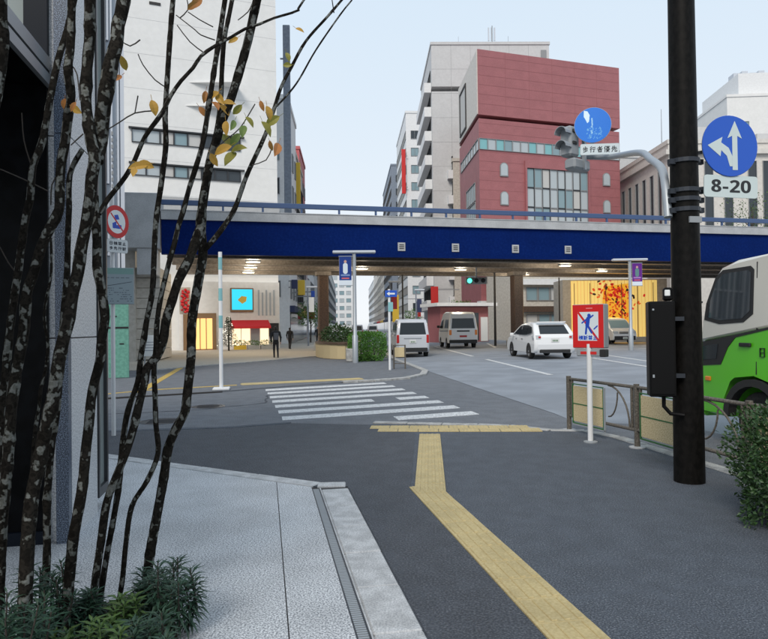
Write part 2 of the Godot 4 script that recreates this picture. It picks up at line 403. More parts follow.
# one window: a frame standing proud of the wall, a pane set back inside it; faces +z
func window(parent: Node, at: Vector3, turn: float, w: float, h: float, frame: Material, glass: Material, bars := 0, fw := 0.07) -> MeshInstance3D:
	var fm := cached("frame %.2f %.2f %d %.2f" % [w, h, bars, fw], func(st: SurfaceTool):
		bx(st, -w / 2, -h / 2, -0.05, -w / 2 + fw, h / 2, 0.1)
		bx(st, w / 2 - fw, -h / 2, -0.05, w / 2, h / 2, 0.1)
		bx(st, -w / 2 + fw, -h / 2, -0.05, w / 2 - fw, -h / 2 + fw, 0.1)
		bx(st, -w / 2 + fw, h / 2 - fw, -0.05, w / 2 - fw, h / 2, 0.1)
		for i in bars:
			var x := -w / 2 + w * (i + 1) / (bars + 1)
			bx(st, x - fw * 0.4, -h / 2 + fw, -0.05, x + fw * 0.4, h / 2 - fw, 0.085))
	var pm := cached("pane %.2f %.2f %.2f" % [w, h, fw], func(st: SurfaceTool): bx(st, -w / 2 + fw, -h / 2 + fw, -0.05, w / 2 - fw, h / 2 - fw, 0.012))
	var o := put_mesh("window", fm, frame, parent)
	o.position = at
	o.rotation.y = turn
	put_mesh("pane", pm, glass, o)
	return o

# ---------------------------------------------------------------- flat print
func new_img(w: int, h: int, c: Color) -> Image:
	var im := Image.create(w, h, false, Image.FORMAT_RGB8)
	im.fill(c)
	return im

func ink_line(im: Image, a: Vector2, b: Vector2, w: float, c: Color) -> void:
	var r := w * 0.5
	for y in range(maxi(0, int(minf(a.y, b.y) - r)), mini(im.get_height(), int(maxf(a.y, b.y) + r) + 2)):
		for x in range(maxi(0, int(minf(a.x, b.x) - r)), mini(im.get_width(), int(maxf(a.x, b.x) + r) + 2)):
			var p := Vector2(x + 0.5, y + 0.5)
			if Geometry2D.get_closest_point_to_segment(p, a, b).distance_to(p) <= r:
				im.set_pixel(x, y, c)

func ink_poly(im: Image, pts: Array, c: Color) -> void:
	var pp := PackedVector2Array(pts)
	for y in im.get_height():
		for x in im.get_width():
			if Geometry2D.is_point_in_polygon(Vector2(x + 0.5, y + 0.5), pp):
				im.set_pixel(x, y, c)

const GLYPHS := {
	"walk": [5,0,5,4, 5,2,8,2, 2.5,1.5,2.5,4, 1,4,9,4, 5,5,5,8, 3,5.5,2,7.5, 7,5.5,8.5,7, 8,7.5,2,10],
	"go": [3,0,1,2.5, 3.2,3,0.8,5.5, 2.2,4.5,2.2,10, 4.5,1.5,9.5,1.5, 4,4.5,10,4.5, 7.5,4.5,7.5,9.5, 7.5,9.5,6.2,9],
	"one_who": [2,2,8,2, 4.5,0,4.5,4.5, 0.5,4.5,9.5,4.5, 8.5,0.5,2,7, 3,6,8,6, 3,6,3,10, 8,6,8,10, 3,8,8,8, 3,10,8,10],
	"excel": [2,0,0.5,3.5, 1.5,3,1.5,10, 3.5,0.5,9.5,0.5, 4.5,2,8.5,2, 4.5,2,4.5,5, 8.5,2,8.5,5, 4.5,3.5,8.5,3.5, 3.3,5.5,9.7,5.5, 4,7,9,7, 7,6,4,10, 5,8,9,10, 8.5,7,5,10],
	"ahead": [2.5,0.5,1.5,3.5, 2,2.5,8.5,2.5, 5,0,5,5, 0.5,5,9.5,5, 3.8,5,1,10, 6.3,5,6.3,9.5, 6.3,9.5,9.5,9.5, 9.5,9.5,9.5,8],
	"sun": [2,0.5,8,0.5, 2,0.5,2,9.5, 8,0.5,8,9.5, 2,5,8,5, 2,9.5,8,9.5],
	"origin": [0.5,2.5,9.5,2.5, 5,0,5,10, 5,2.5,1,8, 5,2.5,9,8, 3,7.5,7,7.5],
	"across": [2,0,2,10, 0.2,3,4,3, 2,3,0.3,7, 2,4,3.6,6, 4.5,2,10,2, 6,0.5,6,3.5, 8.5,0.5,8.5,3.5, 4.2,3.5,10,3.5, 5,5,9.5,5, 5,5,5,8.3, 9.5,5,9.5,8.3, 5,6.6,9.5,6.6, 5,8.3,9.5,8.3, 7.2,3.5,7.2,8.3, 6,8.7,4.5,10, 8.5,8.7,10,10],
	"cut": [0.8,0.5,0.8,9.5, 0.8,9.5,5,9.5, 3,1,3,8.5, 1.5,4.5,4.7,4.5, 1.7,1.8,2.3,3.2, 4.4,1.8,3.6,3.2, 3,5,1.6,8, 3,5,4.6,7.5, 9.5,0.5,6,1.8, 6.2,1.8,6.2,6, 6.2,6,5.2,10, 6.2,4,10,4, 8.4,4,8.4,10],
	"forbid": [2.8,0,2.8,5, 0.8,1.5,4.8,1.5, 2.8,1.7,0.8,4, 2.8,1.7,4.7,3.6, 7.2,0,7.2,5, 5.4,1.5,9.4,1.5, 7.2,1.7,5.4,4, 7.2,1.7,9.4,4, 2,6,8,6, 0.8,7.5,9.2,7.5, 5,7.5,5,10, 3,8.4,2,9.8, 7,8.4,8.3,9.8],
	"stop": [5,0.5,5,9.5, 5,4.5,8.5,4.5, 2.2,3.5,2.2,9.5, 0.5,9.5,9.5,9.5],
}

func ink_glyph(im: Image, g: String, x: float, y: float, s: float, w: float, c: Color) -> void:
	var k: Array = GLYPHS[g]
	for i in range(0, k.size(), 4):
		ink_line(im, Vector2(x + k[i] * s / 10, y + k[i + 1] * s / 10), Vector2(x + k[i + 2] * s / 10, y + k[i + 3] * s / 10), w, c)

func print_mat(key: String, im: Image, rough := 0.5) -> StandardMaterial3D:
	var m := mat(key, 1, 1, 1, rough)
	m.albedo_texture = ImageTexture.create_from_image(im)
	m.texture_repeat = false
	return m

# a flat sheet with the print on its +z side (texture runs over w x h)
func print_sheet(called: String, poly: Array, w: float, h: float, z: float, m: Material, parent: Node) -> MeshInstance3D:
	var st := SurfaceTool.new()
	st.begin(Mesh.PRIMITIVE_TRIANGLES)
	var pp := PackedVector2Array(poly)
	if Geometry2D.is_polygon_clockwise(pp):
		pp.reverse()
	var idx := Geometry2D.triangulate_polygon(pp)
	for i in range(0, idx.size(), 3):
		for k in [0, 2, 1]:
			var v := pp[idx[i + k]]
			st.set_normal(Vector3(0, 0, 1))
			st.set_uv(Vector2(v.x / w + 0.5, 0.5 - v.y / h))
			st.add_vertex(Vector3(v.x, v.y, z))
	return put_mesh(called, st.commit(), m, parent)

func rect2(w: float, h: float) -> Array:
	return [Vector2(-w / 2, -h / 2), Vector2(w / 2, -h / 2), Vector2(w / 2, h / 2), Vector2(-w / 2, h / 2)]

func round_rect(w: float, h: float, r: float) -> Array:
	return arc(Vector2(w / 2 - r, h / 2 - r), r, 0, 90, 4) + arc(Vector2(-w / 2 + r, h / 2 - r), r, 90, 180, 4) + arc(Vector2(-w / 2 + r, -h / 2 + r), r, 180, 270, 4) + arc(Vector2(w / 2 - r, -h / 2 + r), r, 270, 360, 4)

# ---------------------------------------------------------------- soft bodies (surface nets over tapered capsules)
func capsule_field(p: Vector3, bones: Array, k: float) -> float:
	var d := 1e9
	for b in bones:
		var pa: Vector3 = p - b[0]
		var ba: Vector3 = b[1] - b[0]
		var t := clampf(pa.dot(ba) / ba.length_squared(), 0.0, 1.0)
		var e: float = (pa - ba * t).length() - lerpf(b[2], b[3], t)
		var hh := clampf(0.5 + 0.5 * (d - e) / k, 0.0, 1.0)
		d = e if d > 1e8 else lerpf(d, e, hh) - k * hh * (1.0 - hh)
	return d

func soft_body(st: SurfaceTool, bones: Array, cell: float, k := 0.03) -> void:
	var lo := Vector3(1e9, 1e9, 1e9)
	var hi := -lo
	for b in bones:
		var r := maxf(b[2], b[3]) + cell * 2 + k
		for e in 2:
			lo = lo.min(b[e] - Vector3(r, r, r))
			hi = hi.max(b[e] + Vector3(r, r, r))
	var n := Vector3i((hi - lo) / cell) + Vector3i(2, 2, 2)
	var f := PackedFloat32Array()
	f.resize(n.x * n.y * n.z)
	for z in n.z:
		for y in n.y:
			for x in n.x:
				f[(z * n.y + y) * n.x + x] = capsule_field(lo + Vector3(x, y, z) * cell, bones, k)
	var at := {}
	var sx := 1
	var sy := n.x
	var sz := n.x * n.y
	for z in n.z - 1:
		for y in n.y - 1:
			for x in n.x - 1:
				var i := (z * n.y + y) * n.x + x
				var s := Vector3.ZERO
				var c := 0
				for e in [[0, sx], [0, sy], [0, sz], [sx, sx + sy], [sx, sx + sz], [sy, sy + sx], [sy, sy + sz], [sz, sz + sx], [sz, sz + sy], [sx + sy, sx + sy + sz], [sx + sz, sx + sy + sz], [sy + sz, sx + sy + sz]]:
					var a := f[i + e[0]]
					var b2 := f[i + e[1]]
					if (a < 0) != (b2 < 0):
						var t := a / (a - b2)
						s += cor(e[0], sx, sy, sz).lerp(cor(e[1], sx, sy, sz), t)
						c += 1
				if c > 0:
					at[i] = lo + (Vector3(x, y, z) + s / c) * cell
	st.set_smooth_group(3)
	for i in at:
		for e in [[sx, sy, sz], [sy, sz, sx], [sz, sx, sy]]:
			var u: int = e[1]
			var v: int = e[2]
			if (f[i] < 0) != (f[i + e[0]] < 0) and at.has(i - u) and at.has(i - v) and at.has(i - u - v):
				var o := cor(e[0], sx, sy, sz) * (1.0 if f[i] < 0 else -1.0)
				quad_o(st, at[i], at[i - u], at[i - u - v], at[i - v], o)
	st.set_smooth_group(-1)

func cor(o: int, sx: int, sy: int, sz: int) -> Vector3:
	var z := o / sz
	var y := (o - z * sz) / sy
	return Vector3(o - z * sz - y * sy, y, z)

# ---------------------------------------------------------------- leaves
func leaf_shape(st: SurfaceTool, p: Vector3, dir: Vector3, nrm: Vector3, l: float, w: float, fold: float) -> void:
	var x := dir.cross(nrm).normalized()
	var n := x.cross(dir).normalized()
	var tip := p + dir * l - n * l * fold
	var mid := p + dir * l * 0.48
	var a := mid + x * w * 0.5 + n * w * 0.15
	var b := mid - x * w * 0.5 + n * w * 0.15
	tri_o(st, p, a, mid, n)
	tri_o(st, p, mid, b, n)
	tri_o(st, a, tip, mid, n)
	tri_o(st, mid, tip, b, n)

func leaf_cloud(st: SurfaceTool, c: Vector3, half: Vector3, n: int, size: float, rng: RandomNumberGenerator, boxy := 4.0, lump := 0.12) -> void:
	var fn := FastNoiseLite.new()
	fn.seed = rng.randi() % 1000
	fn.frequency = 1.6 / half.length()
	for i in n:
		var d := Vector3(rng.randfn(), rng.randfn(), rng.randfn()).normalized()
		var m := pow(pow(absf(d.x), boxy) + pow(absf(d.y), boxy) + pow(absf(d.z), boxy), -1.0 / boxy)
		var r := pow(rng.randf(), 0.22) * (1.0 + lump * 2.2 * fn.get_noise_3dv(d * half.length()))
		var p := c + d * m * r * half
		var dir := (d + Vector3(rng.randfn(), rng.randfn() + 0.4, rng.randfn()) * 0.7).normalized()
		var nrm := (d * 0.6 + Vector3(rng.randfn(), rng.randfn() + 0.8, rng.randfn()) * 0.6).normalized()
		var t := rng.randf_range(0.6, 1.35)
		var warm := rng.randf_range(0.85, 1.2)
		st.set_color(Color(t * warm, t, t * 0.9, 1))
		var s := size * rng.randf_range(0.7, 1.2)
		leaf_shape(st, p, dir, nrm, s, s * 0.55, 0.1)

func leaf_mat(key: String, r: float, g: float, b: float, rough := 0.5) -> StandardMaterial3D:
	var m := mat(key, r, g, b, rough)
	m.vertex_color_use_as_albedo = true
	m.backlight_enabled = true
	m.backlight = Color(0.35, 0.4, 0.2)
	m.cull_mode = BaseMaterial3D.CULL_DISABLED
	return m

# ---------------------------------------------------------------- the scene
func _ready() -> void:
	# camera
	var cam := Camera3D.new()
	cam.name = "camera"
	add_child(cam)
	cam.position = Vector3(0, 1.55, 0)
	cam.rotation_degrees = Vector3(0.70, -10.37, -0.70)
	cam.fov = 52.0
	cam.far = 1500.0
	cam.current = true
	# sky
	var sky_m := ProceduralSkyMaterial.new()
	sky_m.sky_top_color = Color(0.69, 0.755, 0.815)
	sky_m.sky_horizon_color = Color(0.815, 0.825, 0.835)
	sky_m.sky_curve = 0.2
	sky_m.ground_bottom_color = Color(0.35, 0.36, 0.38)
	sky_m.ground_horizon_color = Color(0.7, 0.72, 0.75)
	sky_m.sky_energy_multiplier = 1.0
	sky_m.sun_angle_max = 0.0
	var sky := Sky.new()
	sky.sky_material = sky_m
	var env := Environment.new()
	env.background_mode = Environment.BG_SKY
	env.sky = sky
	env.tonemap_mode = Environment.TONE_MAPPER_LINEAR
	env.tonemap_exposure = 1.5
	env.sdfgi_enabled = true
	env.ssao_enabled = true
	env.ssil_enabled = true
	var we := WorldEnvironment.new()
	we.name = "world_environment"
	we.environment = env
	add_child(we)
	# a weak, wide sun behind thin cloud
	var sun := DirectionalLight3D.new()
	sun.name = "sun"
	sun.rotation_degrees = Vector3(-42, -30, 0)
	sun.light_color = Color(1.0, 0.97, 0.93)
	sun.light_energy = 0.5
	sun.light_angular_distance = 22.0
	sun.shadow_enabled = true
	add_child(sun)

	make_materials()
	build_ground()
	build_bridge()
	build_far_buildings()
	build_shops()
	build_near_building()
	build_side_buildings()
	build_pole_and_signs()
	build_fence()
	build_street_furniture()
	build_vehicles()
	build_people()
	build_plants()
	build_trees()

func make_materials() -> void:
	var a := nmat("side_asphalt", [[0.2, 0.1, 0.111, 0.13], [0.5, 0.135, 0.147, 0.168], [0.8, 0.2, 0.21, 0.228]], 0.13, Vector3(0.6, 0.6, 0.6), 0.85, 3, 3)
	add_blotches(a, 0.85, 0.02, 0.2, 11)
	add_bump(a, 0.12, 6.0, 0.5)
	a = nmat("main_asphalt", [[0.2, 0.2, 0.222, 0.26], [0.5, 0.235, 0.26, 0.298], [0.8, 0.29, 0.315, 0.35]], 0.11, Vector3(0.9, 0.9, 0.9), 0.85, 3, 4)
	add_blotches(a, 0.8, 0.012, 0.09, 12)
	a = nmat("dark_asphalt", [[0.2, 0.033, 0.039, 0.05], [0.5, 0.054, 0.062, 0.078], [0.8, 0.108, 0.118, 0.136]], 0.16, Vector3(0.65, 0.65, 0.65), 0.8, 3, 5)
	add_blotches(a, 0.84, 0.02, 0.3, 13)
	add_bump(a, 0.13, 7.0, 0.6)
	a = nmat("walk_asphalt", [[0.25, 0.043, 0.053, 0.069], [0.5, 0.077, 0.091, 0.115], [0.7, 0.11, 0.128, 0.156], [0.82, 0.23, 0.25, 0.275]], 0.2, Vector3(0.7, 0.7, 0.7), 0.85, 3, 6)
	add_blotches(a, 0.86, 0.02, 0.3, 14)
	add_bump(a, 0.16, 8.0, 0.7)
	a = nmat("granite", [[0.3, 0.2, 0.215, 0.235], [0.44, 0.4, 0.42, 0.445], [0.56, 0.53, 0.55, 0.58], [0.7, 0.7, 0.72, 0.75]], 0.11, Vector3(0.6, 0.6, 0.6), 0.6, 3, 7, false, 1024)
	add_blotches(a, 0.84, 0.013, 0.23, 15)
	a = nmat("granite_border", [[0.25, 0.36, 0.375, 0.39], [0.5, 0.48, 0.49, 0.505], [0.8, 0.6, 0.61, 0.62]], 0.1, Vector3(1.3, 1.3, 1.3), 0.6, 3, 8)
	add_blotches(a, 0.75, 0.02, 0.5, 16)
	nmat("granite_wall", [[0.2, 0.33, 0.35, 0.375], [0.45, 0.5, 0.52, 0.545], [0.75, 0.68, 0.7, 0.72]], 0.075, Vector3(1.4, 1.4, 1.4), 0.4, 3, 9)
	nmat("granite_blue", [[0.3, 0.012, 0.018, 0.03], [0.48, 0.045, 0.062, 0.095], [0.6, 0.11, 0.145, 0.205], [0.8, 0.22, 0.27, 0.35]], 0.09, Vector3(2.2, 2.2, 2.2), 0.3, 3, 10)
	a = nmat("kerb_stone", [[0.25, 0.33, 0.33, 0.325], [0.6, 0.45, 0.45, 0.44], [0.8, 0.55, 0.55, 0.54]], 0.1, Vector3(1.0, 1.0, 1.0), 0.8, 3, 17)
	add_blotches(a, 0.62, 0.02, 0.4, 18)
	a = nmat("tactile_yellow", [[0.2, 0.41, 0.325, 0.155], [0.5, 0.46, 0.37, 0.185], [0.8, 0.51, 0.42, 0.225]], 0.09, Vector3(0.8, 0.8, 0.8), 0.75, 4, 19)
	add_blotches(a, 0.86, 0.02, 0.3, 20)
	a = nmat("road_paint", [[0.2, 0.17, 0.18, 0.2], [0.32, 0.52, 0.53, 0.54], [0.6, 0.68, 0.69, 0.7], [0.85, 0.74, 0.75, 0.76]], 0.05, Vector3(0.9, 0.9, 0.9), 0.7, 5, 21)
	add_blotches(a, 0.8, 0.03, 0.5, 22)
	nmat("yellow_paint", [[0.25, 0.2, 0.16, 0.08], [0.42, 0.5, 0.33, 0.06], [0.8, 0.6, 0.42, 0.1]], 0.06, Vector3(0.8, 0.8, 0.8), 0.75, 4, 23)
	nmat("plaza_paving", [[0.25, 0.34, 0.31, 0.26], [0.6, 0.44, 0.41, 0.355], [0.8, 0.5, 0.47, 0.42]], 0.05, Vector3(0.5, 0.5, 0.5), 0.8, 4, 24)
	nmat("soil", [[0.25, 0.02, 0.015, 0.01], [0.7, 0.06, 0.045, 0.03]], 0.05, Vector3(1, 1, 1), 0.95, 4, 25)
	a = nmat("girder_blue", [[0.3, 0.0015, 0.013, 0.1], [0.88, 0.0025, 0.018, 0.125], [0.95, 0.02, 0.045, 0.17]], 0.05, Vector3(0.22, 0.22, 0.22), 0.6, 5, 26)
	a.metallic_specular = 0.15
	add_blotches(a, 0.88, 0.02, 0.05, 60)
	mat("rail_blue", 0.045, 0.085, 0.19, 0.4)
	a = nmat("concrete", [[0.2, 0.39, 0.4, 0.41], [0.8, 0.46, 0.47, 0.48]], 0.05, Vector3(0.5, 0.5, 0.5), 0.85, 5, 27)
	add_blotches(a, 0.86, 0.02, 0.1, 28)
	nmat("soffit_steel", [[0.2, 0.17, 0.145, 0.12], [0.8, 0.26, 0.23, 0.2]], 0.03, Vector3(0.3, 0.3, 0.3), 0.6, 5, 29)
	nmat("soffit_plate", [[0.2, 0.34, 0.32, 0.29], [0.7, 0.45, 0.43, 0.4]], 0.03, Vector3(0.2, 0.2, 0.2), 0.6, 4, 30)
	nmat("pier_brown", [[0.2, 0.05, 0.03, 0.02], [0.7, 0.1, 0.06, 0.04]], 0.03, Vector3(0.5, 0.5, 0.5), 0.5, 4, 31)
	a = nmat("red_tile", [[0.3, 0.335, 0.118, 0.128], [0.6, 0.355, 0.13, 0.14], [0.8, 0.375, 0.142, 0.15]], 0.04, Vector3(0.3, 0.3, 0.3), 0.6, 4, 32)
	add_blotches(a, 0.9, 0.02, 0.06, 33)
	a = nmat("white_tile", [[0.3, 0.725, 0.725, 0.715], [0.7, 0.755, 0.755, 0.745]], 0.03, Vector3(0.12, 0.12, 0.12), 0.6, 5, 34)
	add_blotches(a, 0.96, 0.02, 0.05, 35)
	a = nmat("grey_panel", [[0.3, 0.52, 0.525, 0.53], [0.7, 0.55, 0.555, 0.56]], 0.03, Vector3(0.15, 0.15, 0.15), 0.65, 5, 36)
	add_blotches(a, 0.95, 0.02, 0.06, 37)
	nmat("stone_pale", [[0.3, 0.57, 0.545, 0.51], [0.7, 0.63, 0.605, 0.57]], 0.03, Vector3(0.15, 0.15, 0.15), 0.75, 5, 38)
	nmat("beige_wall", [[0.3, 0.46, 0.43, 0.38], [0.7, 0.54, 0.51, 0.46]], 0.03, Vector3(0.2, 0.2, 0.2), 0.75, 5, 39)
	nmat("off_white", [[0.3, 0.68, 0.69, 0.7], [0.7, 0.73, 0.74, 0.75]], 0.03, Vector3(0.15, 0.15, 0.15), 0.65, 5, 40)
	nmat("slate_wall", [[0.3, 0.16, 0.19, 0.24], [0.7, 0.2, 0.235, 0.29]], 0.03, Vector3(0.2, 0.2, 0.2), 0.6, 4, 41)
	nmat("pink_red", [[0.3, 0.42, 0.08, 0.09], [0.7, 0.48, 0.11, 0.12]], 0.03, Vector3(0.2, 0.2, 0.2), 0.6, 4, 42)
	mat("red_joint", 0.28, 0.105, 0.112, 0.8)
	mat("window_frame", 0.24, 0.25, 0.26, 0.5)
	mat("dark_frame", 0.03, 0.032, 0.036, 0.4)
	mat("groove", 0.03, 0.028, 0.028, 0.7)
	mat("glass_dark", 0.035, 0.045, 0.055, 0.08)
	mat("glass_sky", 0.22, 0.32, 0.36, 0.06)
	mat("glass_pale", 0.42, 0.47, 0.5, 0.12)
	mat("glass_cyan", 0.2, 0.44, 0.47, 0.1)
	mat("blind", 0.5, 0.5, 0.49, 0.7)
	mat("silver_panel", 0.36, 0.4, 0.45, 0.35, 0.3)
	mat("silver_light", 0.52, 0.55, 0.6, 0.4, 0.2)
	nmat("teal_board", [[0.3, 0.09, 0.25, 0.2], [0.7, 0.12, 0.31, 0.25]], 0.03, Vector3(0.5, 0.5, 0.5), 0.6, 4, 43)
	nmat("black_panel", [[0.3, 0.002, 0.0022, 0.0025], [0.7, 0.004, 0.0045, 0.0055]], 0.02, Vector3(0.5, 0.5, 0.5), 0.3, 4, 44).metallic_specular = 0.18
	mat("blue_black", 0.006, 0.009, 0.015, 0.35).metallic_specular = 0.25
	mat("trim_grey", 0.2, 0.215, 0.23, 0.35, 0.5)
	mat("green_grey_glass", 0.26, 0.3, 0.3, 0.1)
	a = nmat("pole_black", [[0.3, 0.004, 0.0038, 0.0036], [0.7, 0.0085, 0.0078, 0.0072]], 0.03, Vector3(1.2, 0.6, 1.2), 0.5, 4, 45)
	a.metallic_specular = 0.22
	mat("black_paint", 0.005, 0.005, 0.0055, 0.5).metallic_specular = 0.25
	mat("band_steel", 0.03, 0.035, 0.045, 0.45, 0.4)
	mat("galvanised", 0.33, 0.36, 0.39, 0.45, 0.35)
	mat("grey_casing", 0.26, 0.28, 0.3, 0.5)
	mat("white_paint", 0.7, 0.71, 0.72, 0.45)
	mat("sign_blue", 0.01, 0.085, 0.48, 0.35)
	mat("sign_white", 0.72, 0.74, 0.74, 0.4)
	mat("sign_plate", 0.52, 0.6, 0.6, 0.4)
	mat("sign_red", 0.55, 0.02, 0.018, 0.4)
	mat("sign_black", 0.012, 0.012, 0.014, 0.4)
	nmat("fence_steel", [[0.3, 0.07, 0.06, 0.05], [0.6, 0.12, 0.105, 0.085], [0.8, 0.2, 0.18, 0.15]], 0.05, Vector3(1.5, 1.5, 1.5), 0.6, 4, 46)
	a = nmat("panel_straw", [[0.25, 0.42, 0.33, 0.18], [0.5, 0.56, 0.46, 0.27], [0.8, 0.64, 0.54, 0.35]], 0.06, Vector3(1.6, 1.6, 1.6), 0.85, 5, 47)
	mat("panel_green", 0.03, 0.13, 0.04, 0.6)
	mat("wire_grey", 0.36, 0.39, 0.42, 0.5, 0.4)
	for c in [["car_white", 0.72, 0.73, 0.74], ["car_silver", 0.5, 0.52, 0.56], ["truck_green", 0.1, 0.5, 0.012], ["truck_beige", 0.6, 0.58, 0.52]]:
		var cm := mat(c[0], c[1], c[2], c[3], 0.32)
		cm.clearcoat_enabled = true
		cm.clearcoat = 0.6
		cm.clearcoat_roughness = 0.1
	mat("car_glass", 0.012, 0.015, 0.018, 0.06)
	mat("truck_glass", 0.03, 0.036, 0.04, 0.03).metallic_specular = 0.8
	nmat("tyre", [[0.3, 0.01, 0.01, 0.01], [0.7, 0.022, 0.021, 0.02]], 0.05, Vector3(1, 1, 1), 0.85, 3, 48)
	mat("rim", 0.42, 0.43, 0.45, 0.35, 0.7)
	mat("plastic_black", 0.014, 0.014, 0.015, 0.6)
	mat("lamp_red", 0.4, 0.012, 0.012, 0.2)
	mat("lamp_orange", 0.75, 0.22, 0.03, 0.25)
	mat("lamp_clear", 0.5, 0.53, 0.55, 0.15)
	mat("plate_white", 0.62, 0.63, 0.62, 0.5)
	nmat("bark", [[0.0, 0.012, 0.0105, 0.009], [0.33, 0.024, 0.021, 0.017], [0.5, 0.015, 0.013, 0.011], [0.6, 0.045, 0.042, 0.035], [0.63, 0.12, 0.125, 0.112], [0.69, 0.175, 0.184, 0.172], [0.8, 0.13, 0.133, 0.12]], 0.0105, Vector3(1.0, 0.95, 1.0), 0.95, 5, 51, true, 1024)
	M["bark"].uv1_triplanar_sharpness = 12.0
	M["bark"].metallic_specular = 0.2
	add_blotches(M["bark"], 0.7, 0.05, 1.6, 52)
	add_bump(M["bark"], 0.03, 6.0, 0.6, 9)
	mat("twig", 0.045, 0.038, 0.032, 0.9)
	leaf_mat("leaf_hedge", 0.07, 0.2, 0.02)
	leaf_mat("leaf_bush", 0.03, 0.075, 0.02)
	leaf_mat("leaf_spurge", 0.028, 0.066, 0.042)
	leaf_mat("leaf_fresh", 0.06, 0.115, 0.03)
	for c in [["leaf_0", 0.1, 0.16, 0.03], ["leaf_1", 0.22, 0.2, 0.03], ["leaf_2", 0.42, 0.23, 0.03], ["leaf_3", 0.34, 0.12, 0.025]]:
		var lm := leaf_mat(c[0], c[1], c[2], c[3], 0.6)
		lm.vertex_color_use_as_albedo = false
	mat("coat_black", 0.016, 0.017, 0.02, 0.9)
	mat("trousers_black", 0.022, 0.022, 0.026, 0.9)
	mat("skin", 0.42, 0.26, 0.19, 0.6)
	mat("hair", 0.014, 0.012, 0.011, 0.7)
	mat("bag_grey", 0.08, 0.085, 0.1, 0.8)
	mat("awning_red", 0.6, 0.012, 0.02, 0.6)
	mat("sign_yellow", 0.66, 0.44, 0.04, 0.5)
	mat("navy", 0.02, 0.03, 0.09, 0.5)
	mat("door_wood", 0.2, 0.12, 0.06, 0.5)

func glow(key: String, r: float, g: float, b: float, e: float) -> StandardMaterial3D:
	var m := mat(key, r * 0.5, g * 0.5, b * 0.5, 0.6)
	m.emission_enabled = true
	m.emission = lin(r, g, b)
	m.emission_energy_multiplier = e
	return m

# ---------------------------------------------------------------- ground
const EDGE := [[14.0, 4.86], [-8.75, 4.86], [-10.8, 5.08], [-15.8, 5.33], [-22.9, 5.75], [-26.9, 6.1], [-30.4, 6.3], [-60.0, 10.0], [-100.0, 15.6], [-240.0, 33.5]]

func road_left(z: float) -> float:
	for i in EDGE.size() - 1:
		if z <= EDGE[i][0] and z >= EDGE[i + 1][0]:
			return lerpf(EDGE[i][1], EDGE[i + 1][1], (EDGE[i][0] - z) / (EDGE[i][0] - EDGE[i + 1][0]))
	return EDGE[EDGE.size() - 1][1]

func road_y(x: float, z: float) -> float:
	var e := lerpf(-0.1, -0.024, smoothstep(8.0, 10.5, -z))
	return e + 0.026 * clampf(x - road_left(z), 0.0, 6.0)

func sheet(called: String, poly: Array, y0: float, y1: float, m: Material) -> MeshInstance3D:
	var st := new_st()
	slab(st, poly, y0, y1)
	return struct(called, st, m)

func stones(parent: Node, pts: Array, w: float, top: float, h: float, length: float, m: Material, called := "kerb_stone", inset := 0.0) -> void:
	# a row of separate stones along a polyline of (x, z)
	for i in pts.size() - 1:
		var a := Vector3(pts[i].x, 0, pts[i].y)
		var b := Vector3(pts[i + 1].x, 0, pts[i + 1].y)
		var n := maxi(1, roundi(a.distance_to(b) / length))
		var z := (b - a).normalized()
		var x := Vector3.UP.cross(z)
		var l := a.distance_to(b) / n
		var mesh := cached("stone %.3f %.3f %.3f" % [w, h, l], func(st: SurfaceTool): cbox(st, Vector3(0, -h / 2, 0), Vector3(w, h, l - 0.008), 0.008))
		for k in n:
			var o := put_mesh(called, mesh, m, parent)
			o.basis = Basis(x, Vector3.UP, z)
			o.position = a.lerp(b, (k + 0.5) / n) + x * inset + Vector3(0, top + 0.002 * sin(k * 2.3 + i), 0)

